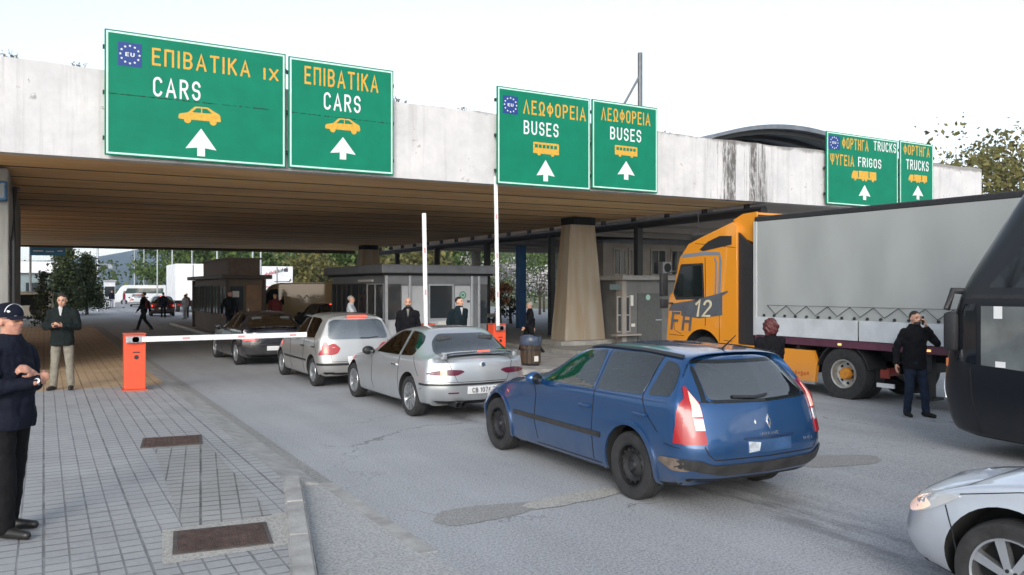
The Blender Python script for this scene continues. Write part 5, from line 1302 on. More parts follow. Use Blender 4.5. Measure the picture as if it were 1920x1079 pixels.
# --- boxy vehicles beyond the booths
def boxy(name, label, cat, loc, rz, prof, half, m, wheels, r, glass, group=None, bev=.07, gl=GLASS):
    t = thing(name, label, cat, loc, rz, group)
    bm = B(); add_prism(bm, prof, 'x', -half, half)
    bmesh.ops.bevel(bm, geom=bm.edges[:], offset=bev, segments=3, affect='EDGES', clamp_overlap=True)
    bm = finish_body(bm, m, [(y, r) for y in wheels], r + .06, half, .3); s_ = Skin(bm); obj('body', bm, [m, UNDER], t, smooth=40)
    for nm, v, out, mm in glass:
        for vv in (v if v in ('LR',) else (v,)): obj(nm, s_.patch(out, vv, .006, step=.4), mm, t)
    for y in wheels:
        for s in (-1, 1):
            ty, rm = wheel_bm(r, .2, r * .62, (6, .14, 0), STEEL); w = obj('wheel', ty, RUBBER, t, smooth=40, loc=(s * (half - .11), y, r)); obj('rim', rm, [STEEL, UNDER], w)
            if s > 0: w.rotation_euler = (0, 0, math.pi)
    return t, s_
GOLD = paint('ochre_van_paint', (.25, .15, .035), .1, .45)
WPAINT = paint('white_van_paint', (.66, .68, .69), 0, .35)
VAN = [(-1.0, .35), (-1.05, 1.1), (-1.0, 2.35), (-.8, 2.45), (2.6, 2.42), (3.0, 2.30), (3.7, 1.40), (4.35, 1.12), (4.5, .9), (4.5, .35)]
t, s_ = boxy('panel_van', 'ochre brown panel van with pale scrawl on its side beyond the silver hatchback', 'van', (12.55, 39.6, g(12.5)), R(74), VAN, 1.0, GOLD, (0, 3.2), .34,
    [('side_window', 'LR', chaikin([(3.55, 1.42), (3.0, 2.12), (2.35, 2.12), (2.35, 1.36)], 1), GLASS), ('windscreen', 'F', chaikin([(-.85, 1.48), (-.75, 2.22), (.75, 2.22), (.85, 1.48)], 1), GLASS), ('rear_window', 'B', [(-.75, 1.4), (-.75, 2.1), (.75, 2.1), (.75, 1.4)], GLASS),
     ('bumper_trim', 'LR', [(-1.0, .4), (-1.0, .62), (-.45, .62), (-.45, .4)], BLACK)])
bm = B(); pts = [(1.75 - i * .11, 1.72 + .10 * math.sin(i * 1.9) + (.08 if i in (0, 9) else 0)) for i in range(11)]
s_.patch(strip_outline(pts, .07), 'L', .01, step=.2, bm=bm); obj('side_scrawl', bm, mat('scrawl_white', (.7, .66, .55), .5), t)
BOX = [(-1.1, .75), (-1.1, 3.75), (5.3, 3.75), (5.3, 1.2), (5.3, .75)]
def box_truck(label, loc, rz, boxm, marks):
    t = thing('box_truck', label, 'truck', loc, rz, 'white trucks parked beyond the booths')
    bm = B(); add_box(bm, -1.25, 1.25, -1.2, 5.2, .95, 3.78, bev=.03); obj('cargo_box', bm, boxm, t)
    bm = B(); add_prism(bm, [(5.3, .5), (5.3, 2.6), (5.6, 2.8), (6.6, 2.7), (7.15, 1.75), (7.25, 1.1), (7.25, .45)], 'x', -1.1, 1.1); bmesh.ops.bevel(bm, geom=bm.edges[:], offset=.06, segments=2, affect='EDGES'); obj('cab', bm, WPAINT, t)
    bm = B()
    for s in (-1, 1): add_prism(bm, [(6.95, 1.75), (6.5, 2.5), (5.9, 2.5), (5.9, 1.7)], 'x', s * 1.105, s * 1.09)
    add_hexa(bm, [(-.95, 7.12, 1.8), (.95, 7.12, 1.8), (.95, 6.68, 2.58), (-.95, 6.68, 2.58), (-.95, 7.16, 1.82), (.95, 7.16, 1.82), (.95, 6.72, 2.6), (-.95, 6.72, 2.6)]); obj('cab_windows', bm, GLASS, t)
    bm = B(); add_box(bm, -.5, .5, -1.1, 6.5, .6, .93); add_box(bm, -1.2, 1.2, -1.25, -1.15, .5, .72); add_box(bm, -.03, .03, -1.215, -1.198, 1.0, 3.72); obj('chassis', bm, UNDER, t)
    for s in (-1, 1):
        bm = B(); add_box(bm, s * 1.0 - .14, s * 1.0 + .14, -1.29, -1.25, .54, .68); obj('tail_lamp', bm, LAMPR, t)
        for y in (0, 6.1): truck_wheel(t, s * 1.0, y, .46, False, s)
    for x0, x1, z0, z1, mm in marks:
        bm = B(); add_box(bm, x0, x1, -1.212, -1.202, z0, z1); obj('rear_marking', bm, mm, t)
    t.scale = (1.12, 1.12, 1.12); return t
WBOX = mat('white_box_body', (.86, .87, .88), .5, var=.10, scale=1.2, detail=8)
box_truck('plain white box truck parked left of the brown booth roof', (wx(358, 76), 76, g(12)), R(-1), WBOX, ())
REDM = mat('red_lettering', (.45, .04, .06), .5); DKM = mat('dark_lettering', (.06, .06, .08), .5)
bt = box_truck('white box truck with red and black lettering on its rear doors', (wx(513, 74), 74, g(18)), R(-1), WBOX, ((-1.0, 1.0, 2.12, 2.19, REDM), (-.7, .6, 1.75, 1.80, mat('grey_lettering', (.3, .32, .34), .5)), (-.2, 1.0, 2.55, 2.60, DKM), (.55, .85, 3.35, 3.62, DKM)))
for a, mm, x0, z0 in ((0, REDM, -1.05, 2.95), (0, DKM, -.15, 3.2)):
    bm = B()
    for i in range(9): add_box(bm, x0 + i * .11, x0 + i * .11 + .07, -1.214, -1.202, z0 + i * .035, z0 + i * .035 + .16 + .05 * (i % 3))
    obj('rear_lettering', bm, mm, bt)
MINI = [(-1.1, .35), (-1.1, 2.35), (-.9, 2.5), (3.8, 2.5), (4.2, 2.35), (4.75, 1.45), (5.2, 1.15), (5.25, .35)]
boxy('minibus', 'white minibus parked across the far end of the lanes', 'minibus', (12.6, 112, g(12.6)), R(84), MINI, 1.0, WPAINT, (0, 3.9), .34, [('side_window', 'LR', [(3.9, 1.45), (3.5, 2.1), (-.6, 2.1), (-.6, 1.45)], GLASSG), ('windscreen', 'F', [(-.8, 1.5), (-.8, 2.25), (.8, 2.25), (.8, 1.5)], GLASS)])
JEEP = [(-.75, .45), (-.8, 1.0), (-.72, 1.72), (-.5, 1.80), (1.6, 1.80), (1.9, 1.72), (2.3, 1.15), (3.2, 1.05), (3.3, .8), (3.25, .42)]
PALE = paint('pale_beige_paint', (.50, .49, .44), .1, .4)
t, s_ = boxy('off_road_car', 'pale boxy off-road car parked behind the man in the green jacket', 'car', (-.42, 46.9, 0), R(-2), JEEP, .85, PALE, (0, 2.5), .37, [('side_window', 'LR', [(1.75, 1.15), (1.5, 1.65), (-.5, 1.65), (-.55, 1.12)], GLASS), ('rear_window', 'B', chaikin([(-.66, 1.12), (-.6, 1.65), (.6, 1.65), (.66, 1.12)], 1), GLASS), ('tail_lamp', 'B', [(-.80, .8), (-.80, 1.0), (-.70, 1.0), (-.70, .8)], LAMPR)])
bm = B(); add_lathe(bm, [(-.82, .001), (-.86, .2), (-.98, .34), (-.98, .36), (-.82, .36)], 'y', 28, c=(.18, 0, .95)); obj('spare_wheel', bm, BLACK, t)
def far_car(src, name, label, loc, rz, paint_m, group=None):
    c = copy_tree(src); c.name = name; c.location = loc; c.rotation_euler = (0, 0, rz); c['label'] = label
    if group: c['group'] = group
    seen = {}
    for ch in c.children:
        me = ch.data
        if me and any(m_ and m_.name.endswith('_paint') for m_ in me.materials):
            if me.name not in seen:
                seen[me.name] = me.copy()
                for i, m_ in enumerate(seen[me.name].materials):
                    if m_ and m_.name.endswith('_paint'): seen[me.name].materials[i] = paint_m
            ch.data = seen[me.name]
    return c
far_car(polo, 'hatchback', 'black hatchback standing behind the grey booth, only its roof showing', (11.0, 35.2, g(11)), R(4), DARK)
far_car(polo, 'hatchback', 'small white hatchback stopped in front of the white minibus', (8.9, 97, g(8.9)), R(-6), WPAINT)
far_car(polo, 'hatchback', 'dark red hatchback with open boot left of the plain white truck', (7.25, 62, g(7.2)), R(-4), paint('dark_maroon_paint', (.03, .008, .014), .3, .3))
# ------------------------------------------------------------------ booths, barriers and the small things on the islands
PANEL = mat('booth_grey_panel', (.20, .21, .225), .5, .2, var=.12, scale=2, detail=7)
PANELW = mat('booth_pale_panel', (.46, .48, .51), .5, var=.10, scale=2, detail=7)
ALU = mat('booth_aluminium', (.42, .44, .47), .4, .5, var=.1, scale=5)
BROWNP = mat('booth_brown_panel', (.105, .07, .045), .6, var=.3, scale=2, stretch=(1, 1, .3), detail=7)
BROWNF = mat('booth_brown_frame', (.045, .03, .022), .55, var=.2, scale=4)
GREENST = mat('sticker_green', (.05, .28, .17), .5)
PAPER = mat('paper', (.62, .62, .58), .6, var=.05)

# grey glazed booth
Y0, Y1, X0, X1 = 25.0, 30.8, 9.65, 13.5; Z0 = g(11) + .13
bt = thing('control_booth', 'grey glazed control booth with pale front panels behind the two standing men', 'booth', (0, 0, 0))
bm = B(); add_box(bm, X0 + .06, X1 - .06, Y0 + .06, Y1 - .06, -.5, 2.42); obj('wall', bm, PANEL, bt)
bm = B(); add_box(bm, X0 - .22, X1 + .22, Y0 - .28, Y1 + .2, 2.47, 2.76, bev=.03); rf = obj('roof', bm, mat('booth_roof_grey', (.17, .18, .20), .5, .3, var=.15, scale=3), bt)
bm = B(); add_box(bm, X0 - .1, X1 + .1, Y0 - .12, Y1 + .1, 2.40, 2.47); obj('roof_soffit', bm, UNDER, rf)
def fx(px): return wx(px, Y0)
bm = B(); add_box(bm, fx(727), fx(752), Y0 + .02, Y0 + .055, .95, 2.1); w1 = obj('window', bm, GLASSB, bt)
bm = B(); add_box(bm, fx(901), fx(914), Y0 + .02, Y0 + .055, .75, 2.1); obj('window', bm, GLASSB, bt)
bm = B(); add_box(bm, fx(754), fx(800), Y0 + .015, Y0 + .055, .1, 2.05); add_box(bm, fx(853), fx(886), Y0 + .015, Y0 + .055, .1, 2.05); add_box(bm, fx(727), fx(752), Y0 + .02, Y0 + .055, .1, .93); add_box(bm, fx(806), fx(848), Y0 + .018, Y0 + .055, .1, .92)
obj('front_panels', bm, PANELW, bt)
bm = B(); add_box(bm, fx(806), fx(848), Y0 + .02, Y0 + .05, .95, 2.06); dw = obj('window', bm, GLASSB, bt)
bm = B(); a, b = fx(806), fx(848)
for q in ((a - .06, a, .1, 2.12), (b, b + .06, .1, 2.12), (a, b, 2.06, 2.12), (a, b, .90, .96)): add_box(bm, q[0], q[1], Y0 - .02, Y0 + .05, q[2], q[3])
obj('frame', bm, ALU, dw)
bm = B(); add_box(bm, fx(727), fx(914), Y0 - .005, Y0 + .05, 2.12, 2.40); obj('fascia_band', bm, PANEL, bt)
for px in (724, 768, 884, 897):
    bm = B(); add_box(bm, fx(px) - .045, fx(px) + .045, Y0 - .06, Y0 + .055, -.05, 2.44, bev=.01); obj('mullion', bm, ALU, bt)
bm = B(); c = fx(868); add_lathe(bm, [(Y0 + .012, .13), (Y0 + .008, .13), (Y0 + .008, .09)], 'y', 24, c=(c, 0, 1.74)); add_box(bm, c - .05, c + .05, Y0 + .008, Y0 + .014, 1.70, 1.78); obj('green_sticker', bm, GREENST, bt)
bm = B(); add_box(bm, fx(876), fx(881), Y0 + .006, Y0 + .014, 1.48, 1.56); obj('small_sticker', bm, DKM, bt)
bm = B(); add_box(bm, fx(822), fx(842), Y0 + .006, Y0 + .017, .62, .86); obj('pinned_notice', bm, PAPER, bt)
for i, (ya, yb_, m_) in enumerate(((25.2, 26.7, GLASSB), (26.85, 28.3, GLASSB), (28.45, 29.4, GLASSB), (29.55, 30.6, GLASSB))):
    bm = B(); add_box(bm, X0 + .01, X0 + .055, ya, yb_, .98, 2.1); w_ = obj('window', bm, m_, bt)
    bm = B()
    for q in ((ya - .05, ya, .93, 2.14), (yb_, yb_ + .05, .93, 2.14), (ya, yb_, 2.1, 2.14), (ya, yb_, .93, .98), ((ya + yb_) / 2 - .02, (ya + yb_) / 2 + .02, .98, 2.1)): add_box(bm, X0 - .01, X0 + .054, q[0], q[1], q[2], q[3])
    obj('frame', bm, ALU if i < 1 else BROWNF, w_)
bm = B(); add_box(bm, X0 - .32, X0 + .05, 25.6, 28.2, .88, .93); obj('counter', bm, ALU, bt)
bm = B(); add_box(bm, X0 - .02, X0 + .04, 26.2, 27.6, 2.2, 2.27); obj('lettering_strip', bm, PAPER, bt)

# brown booth with a raised box on its roof
Bx0, Bx1, By0, By1 = 6.2, 7.62, 33.0, 41.2
bb_ = thing('control_booth', 'dark brown control booth on its own island beyond the dark saloon', 'booth', (0, 0, 0))
bm = B(); add_box(bm, Bx0 + .05, Bx1 - .05, By0 + .05, By1 - .05, -.1, 2.34); obj('wall', bm, BROWNP, bb_)
bm = B(); add_box(bm, Bx0 - .25, Bx1 + .25, By0 - .3, By1 + .3, 2.34, 2.50, bev=.02); rf = obj('roof', bm, BROWNF, bb_)
bm = B(); add_box(bm, Bx0 + .28, Bx1 + .1, By0 + 1.2, By1 - 1, 2.52, 3.15); add_box(bm, Bx0 + .2, Bx1 + .16, By0 + 1.1, By1 - .9, 3.15, 3.22); obj('roof_box', bm, mat('roof_box_brown', (.12, .08, .055), .6, var=.2), rf)
for i in range(5):
    ya = By0 + .35 + i * 1.6; bm = B(); add_box(bm, Bx0 + .0, Bx0 + .045, ya, ya + 1.2, .95, 2.05); w_ = obj('window', bm, GLASSB, bb_)
    bm = B()
    for q in ((ya - .07, ya, .9, 2.1), (ya + 1.2, ya + 1.27, .9, 2.1), (ya, ya + 1.2, 2.05, 2.1), (ya, ya + 1.2, .9, .95), (ya + .58, ya + .62, .95, 2.05)): add_box(bm, Bx0 - .02, Bx0 + .044, q[0], q[1], q[2], q[3])
    obj('frame', bm, BROWNF, w_)
bm = B(); add_box(bm, Bx0 + .12, Bx0 + .62, By0 + .0, By0 + .045, 1.1, 2.05); obj('window', bm, GLASSB, bb_)
bm = B(); add_box(bm, Bx0 + .72, Bx0 + 1.3, By0 - .005, By0 + .045, .12, 2.1); dr = obj('door', bm, mat('door_tan', (.19, .105, .05), .55, var=.2, scale=3), bb_)
bm = B(); add_box(bm, Bx0 + .78, Bx0 + .82, By0 - .04, By0 - .006, 1.05, 1.17); obj('handle', bm, STEEL, dr)
bm = B(); add_box(bm, Bx0 + .2, Bx0 + .45, By0 - .012, By0 - .001, 1.62, 1.86); obj('pinned_notice', bm, PAPER, bb_)
for x, y in ((Bx0, By0), (Bx1, By0), (Bx0, By1)):
    bm = B(); add_box(bm, x - .06, x + .06, y - .06, y + .06, .0, 2.33); obj('corner_post', bm, BROWNF, bb_)

# far booth by the lorry with its door, and the two-storey office behind it
ob = thing('weigh_office', 'small dark grey office with a door and hatch in front of the lorry cab', 'booth', (0, 0, 0))
Ox0, Ox1, Oy0, Oy1, Oz = 19.15, 21.7, 24.55, 28.2, g(20)
OFF = mat('office_dark_panel', (.125, .125, .12), .6, var=.18, scale=2, detail=7); OFFL = mat('office_pale_wall', (.27, .245, .22), .7, var=.15, scale=1.5, detail=7)
bm = B(); add_box(bm, Ox0, Ox1, Oy0, Oy1, Oz - .2, 2.28); obj('wall', bm, OFF, ob)
bm = B(); add_box(bm, Ox0 - .35, Ox1 + .15, Oy0 - .3, Oy1 + .1, 2.28, 2.46, bev=.02); obj('roof', bm, mat('office_ledge', (.24, .235, .225), .7, var=.15), ob)
bm = B(); add_box(bm, Ox0 - .22, Ox0 - .02, Oy0 - .1, Oy0 + .3, Oz, 2.27); obj('corner_post', bm, OFFL, ob)
def ox(px): return wx(px, Oy0)
bm = B(); add_box(bm, ox(1195), ox(1240), Oy0 - .03, Oy0 - .002, Oz + .05, 1.78); dr = obj('door', bm, mat('office_door', (.075, .078, .075), .55, var=.15), ob)
bm = B(); add_box(bm, ox(1228), ox(1238), Oy0 - .07, Oy0 - .031, .72, .76); obj('handle', bm, STEEL, dr)
bm = B(); add_lathe(bm, [(Oy0 - .036, .001), (Oy0 - .036, .11)], 'y', 20, c=(ox(1214), 0, 1.72 - .1)); obj('round_sticker', bm, mat('sticker_pale_green', (.30, .50, .42), .5), dr)
bm = B(); add_box(bm, ox(1158), ox(1179), Oy0 - .02, Oy0 - .002, .35, 1.62); w_ = obj('window', bm, GLASSB, ob)
bm = B(); a, b = ox(1158), ox(1179)
for q in ((a - .06, a, .3, 1.68), (b, b + .06, .3, 1.68), (a, b, 1.62, 1.68), (a, b, .3, .35), (a, b, .93, .98), ((a + b) / 2 - .02, (a + b) / 2 + .02, .35, .93)): add_box(bm, q[0], q[1], Oy0 - .04, Oy0 - .002, q[2], q[3])
obj('frame', bm, OFFL, w_)
bm = B(); add_box(bm, ox(1146), ox(1192), Oy0 - .35, Oy0, .18, .24); obj('counter', bm, OFFL, ob)
bm = B(); add_box(bm, ox(1143), ox(1170), Oy0 - .02, Oy0 - .002, 1.92, 2.12); obj('name_board', bm, mat('board_teal', (.10, .14, .14), .5), ob)
bm = B(); add_box(bm, ox(1181), ox(1187), Oy0 - .02, Oy0 - .002, 1.3, 1.7); obj('pinned_notice', bm, PAPER, ob); bm = B(); add_box(bm, ox(1183), ox(1190), Oy0 - .03, Oy0 - .021, .5, .62); obj('pinned_notice', bm, PAPER, ob)

of = thing('customs_building', 'long pale brown customs building with tall upper windows behind the small office', 'building', (0, 0, 0))
Cy = 33.0; Cz = g(28)
def cx_(px): return wx(px, Cy)
bm = B(); add_box(bm, 24.35, 36, Cy, Cy + 3, Cz, 4.25); obj('wall', bm, OFFL, of)
bm = B(); add_hexa(bm, [(24.2, Cy - .15, 4.25), (36.1, Cy - .15, 4.25), (36.1, Cy + 3.1, 4.25), (24.2, Cy + 3.1, 4.25), (24.2, Cy - .15, 4.40), (36.1, Cy - .15, 4.75), (36.1, Cy + 3.1, 4.75), (24.2, Cy + 3.1, 4.40)]); obj('roof', bm, mat('office_roof', (.13, .14, .15), .6, var=.15), of)
bm = B(); add_box(bm, 24.3, 36, Cy - .12, Cy - .001, 2.35, 2.55); obj('string_course', bm, OFF, of)
for i, (a, b) in enumerate(((1152, 1171), (1180, 1191), (1221, 1246), (1259, 1280), (1300, 1330), (1350, 1385))):
    xa, xb = cx_(a), cx_(b); bm = B(); add_box(bm, xa, xb, Cy - .03, Cy - .002, 2.70, 3.92); w_ = obj('window', bm, GLASSB, of)
    bm = B()
    for q in ((xa - .07, xa, 2.62, 4.0), (xb, xb + .07, 2.62, 4.0), (xa, xb, 3.92, 4.0), (xa, xb, 2.62, 2.70), ((xa + xb) / 2 - .03, (xa + xb) / 2 + .03, 2.7, 3.92)): add_box(bm, q[0], q[1], Cy - .06, Cy - .001, q[2], q[3])
    obj('frame', bm, mat('office_window_frame', (.33, .30, .27), .6), w_)
t = thing('air_conditioner', 'white air conditioning unit under the third upper window of the customs building', 'air conditioner', ((cx_(1233) + cx_(1250)) / 2, Cy - .25, 2.72))
bm = B(); add_box(bm, -.30, .30, -.15, .2, 0, .62, bev=.02); obj('casing', bm, PANELW, t)
bm = B(); add_lathe(bm, [(-.152, .001), (-.157, .22), (-.152, .24)], 'y', 24, c=(.03, 0, .31)); obj('fan_grille', bm, BLACK, t)

# lifting barriers
ORANGE = mat('barrier_orange', (.78, .085, .030), .5, var=.07, scale=4); ARMW = mat('arm_white', (.74, .75, .76), .4, var=.04, scale=3); ARMR = mat('arm_red', (.58, .30, .29), .45)
def barrier(label, x, y, z, arm, L, rz=0.0):
    t = thing('lifting_barrier', label, 'barrier', (x, y, z), rz, 'orange lifting barriers')
    bm = B(); add_box(bm, -.18, .18, -.17, .17, .03, 1.03, bev=.015); cb = obj('cabinet', bm, ORANGE, t)
    bm = B(); add_box(bm, -.21, .21, -.20, .20, 0, .03); add_box(bm, -.19, .19, -.18, .18, 1.03, 1.06, bev=.012); obj('cabinet_trim', bm, mat('barrier_trim', (.45, .10, .06), .5), cb)
    bm = B(); add_box(bm, -.08, .09, -.176, -.168, .90, .945); obj('maker_label', bm, PAPER, cb)
    bm = B(); add_lathe(bm, [(-.176, .001), (-.176, .04)], 'y', 16, c=(.02, 0, .62)); add_box(bm, -.04, .08, -.176, -.168, .70, .72); obj('door_lock', bm, BLACK, cb)
    bm = B(); add_tube(bm, [(.0, -.17, .95), (.0, -.27, .95)], .06, 14); add_box(bm, -.16, .10, -.27, -.22, .89, 1.01, bev=.01); obj('pivot', bm, STEEL, t)
    bm = B(); add_box(bm, .06, L, -.265, -.225, .90, 1.0, bev=.008); ar = obj('arm', bm, ARMW, t)
    bm2 = B()
    for k in range(int(L / 1.0)): add_box(bm2, .80 + k * 1.0, .93 + k * 1.0, -.2675, -.2225, .93, .97)
    st = obj('arm_reflector', bm2, ARMR, ar)
    if arm == 'up':
        for o in (ar,):
            Mx = Matrix.Translation((-.10, -.245, .95)) @ Matrix.Rotation(R(-91), 4, 'Y') @ Matrix.Translation((0, .245, -.95)); o.matrix_local = Mx
    return t
barrier('orange lifting barrier on the pavement with its arm lowered across the lane', 1.45, 16.5, .10, 'down', 3.15)
barrier('orange lifting barrier beside the bin with its arm raised', 10.22, 18.5, g(10.2) + .13, 'up', 3.9)
barrier('orange lifting barrier half hidden by the silver saloon, raised arm before the booth', 7.98, 18.0, g(8) + .13, 'up', 2.75)

# wooden litter bin with a blue bag
t = thing('litter_bin', 'dark slatted litter bin with a blue bag hanging over its rim', 'bin', (10.95, 18.0, g(11) + .13))
bm = B()
for k in range(14):
    a = k * 2 * math.pi / 14; M = Matrix.Rotation(a, 4, 'Z') @ Matrix.Translation((.25, 0, 0)); add_box(bm, -.012, .012, -.048, .048, .06, .72, bev=.004, M=M)
obj('slats', bm, mat('dark_wood', (.06, .038, .022), .7, var=.4, scale=6), t)
bm = B(); add_lathe(bm, [(.0, .001), (.0, .22), (.06, .24), (.70, .238), (.70, .22)], 'z', 24); add_lathe(bm, [(.40, .268), (.40, .275), (.44, .275), (.44, .268)], 'z', 24); obj('drum', bm, BLACK, t)
bm = B(); add_lathe(bm, [(.54, .285), (.62, .30), (.74, .285), (.77, .25), (.72, .20), (.5, .18)], 'z', 20)
for v in bm.verts: v.co += Vector((rnd.uniform(-.012, .012), rnd.uniform(-.012, .012), rnd.uniform(-.03, .02)))
obj('bin_bag', bm, mat('blue_bag', (.045, .065, .10), .35, var=.3, scale=6), t, smooth=60)
bm = B(); add_box(bm, -.06, .06, -.285, -.277, .12, .26); obj('bin_label', bm, PAPER, t)

# low concrete rail, blue post, orange shrub behind
t = thing('concrete_rail', 'low pale concrete rail with dark openings beside the tapered column', 'railing', (0, 0, 0))
RX0, RX1, RY = 13.9, 18.3, 33.0; rz0 = g(15) + .12
bm = B(); add_box(bm, RX0, RX1, RY - .16, RY + .16, rz0 + .78, rz0 + .94, bev=.015); add_box(bm, RX0, RX1, RY - .12, RY + .12, rz0 - .1, rz0 + .16)
for k in range(6): x = RX0 + k * (RX1 - RX0 - .22) / 5; add_box(bm, x, x + .22, RY - .11, RY + .11, rz0 + .1, rz0 + .8)
obj('rail', bm, mat('rail_concrete', (.36, .34, .31), .8, var=.2, scale=3), t)
bm = B()
for k in range(5):
    x = RX0 + .24 + k * (RX1 - RX0 - .22) / 5; xe = x + (RX1 - RX0 - .22) / 5 - .26
    for q in ((x, xe, .62, .70), (x, xe, .24, .32), (x, x + .06, .32, .62), (xe - .06, xe, .32, .62)): add_box(bm, q[0], q[1], RY - .05, RY + .05, rz0 + q[2], rz0 + q[3])
obj('dark_panels', bm, BLACK, t)
bx_ = wx(977, 38.5); bm = B(); add_box(bm, bx_ - .2, bx_ + .22, 38.3, 38.75, g(20), 4.3, bev=.03)
t = tag(obj('blue_post', bm, mat('blue_paint_metal', (.02, .10, .27), .45, .2, var=.2, scale=1.5)), 'broad blue post beyond the walking man under the roof', 'post')
# ------------------------------------------------------------------ people
def cloth(name, col, var=.25, rough=.85): return mat(name, col, rough, var=var, scale=9, bump=.7, bscale=14, spec=.2, detail=6)
SHOE = mat('black_shoe', (.014, .013, .012), .4)
MOUTH = mat('lips', (.30, .10, .085), .5); EYEM = mat('dark_eye', (.02, .015, .012), .2)
def ring(cx, cy, z, rx, ry, n=18, p=2.4):
    out = []
    for k in range(n):
        a = 2 * math.pi * k / n; c, s = math.cos(a), math.sin(a)
        out.append((cx + rx * math.copysign(abs(c) ** (2 / p), c), cy + ry * math.copysign(abs(s) ** (2 / p), s), z))
    return out
def fused(name, bm, m, parent, vox, smooth=4, fold=0.0):
    o = obj(name, bm, m, parent)
    for p in o.data.polygons: p.use_smooth = True
    r = o.modifiers.new('remesh', 'REMESH'); r.mode = 'VOXEL'; r.voxel_size = vox; r.use_smooth_shade = True
    if smooth: sm = o.modifiers.new('smooth', 'SMOOTH'); sm.iterations = smooth; sm.factor = .5
    if fold:
        tx = bpy.data.textures.get('cloth_folds')
        if tx is None: tx = bpy.data.textures.new('cloth_folds', 'CLOUDS'); tx.noise_scale = .11; tx.noise_depth = 2
        dm = o.modifiers.new('folds', 'DISPLACE'); dm.texture = tx; dm.strength = fold; dm.mid_level = .5; dm.texture_coords = 'GLOBAL'
    return o
def add_hand(bm, wrist, d, n, side, curl=.6, s=1.0, thumb=.7):
    """palm, four unequal bent fingers and a thumb leaving the palm's side; n = palm normal, side = towards the thumb"""
    d = Vector(d).normalized(); n = Vector(n); n = (n - d * n.dot(d)).normalized(); t = d.cross(n).normalized() * side
    w = Vector(wrist); pc = w + d * .048 * s
    rot = Matrix((t, d, n)).transposed().to_euler()
    add_ell(bm, pc, .040 * s, .055 * s, .017 * s, rot, u=12, v=8); add_cap(bm, w - d * .04 * s, w + d * .02 * s, .028 * s, .026 * s, 8)
    for off, L, dz in ((.030, .068, .095), (.010, .078, .100), (-.010, .072, .097), (-.029, .056, .088)):
        b = w + d * dz * s + t * off * s; c1, c2 = curl * .7, curl * 1.5
        m1 = b + (d * math.cos(c1) + n * math.sin(c1)) * L * .5 * s; m2 = m1 + (d * math.cos(c2) + n * math.sin(c2)) * L * .5 * s
        add_cap(bm, b - d * .02 * s, m1, .0100 * s, .0092 * s, 8); add_cap(bm, m1, m2, .0092 * s, .0080 * s, 8)
    b = w + d * .028 * s + t * .034 * s; v = (d * .62 + t * thumb + n * .35).normalized(); m1 = b + v * .036 * s
    m2 = m1 + (d * .9 + t * .15 + n * .45).normalized() * .032 * s
    add_cap(bm, b, m1, .0125 * s, .0110 * s, 8); add_cap(bm, m1, m2, .0110 * s, .0090 * s, 8)

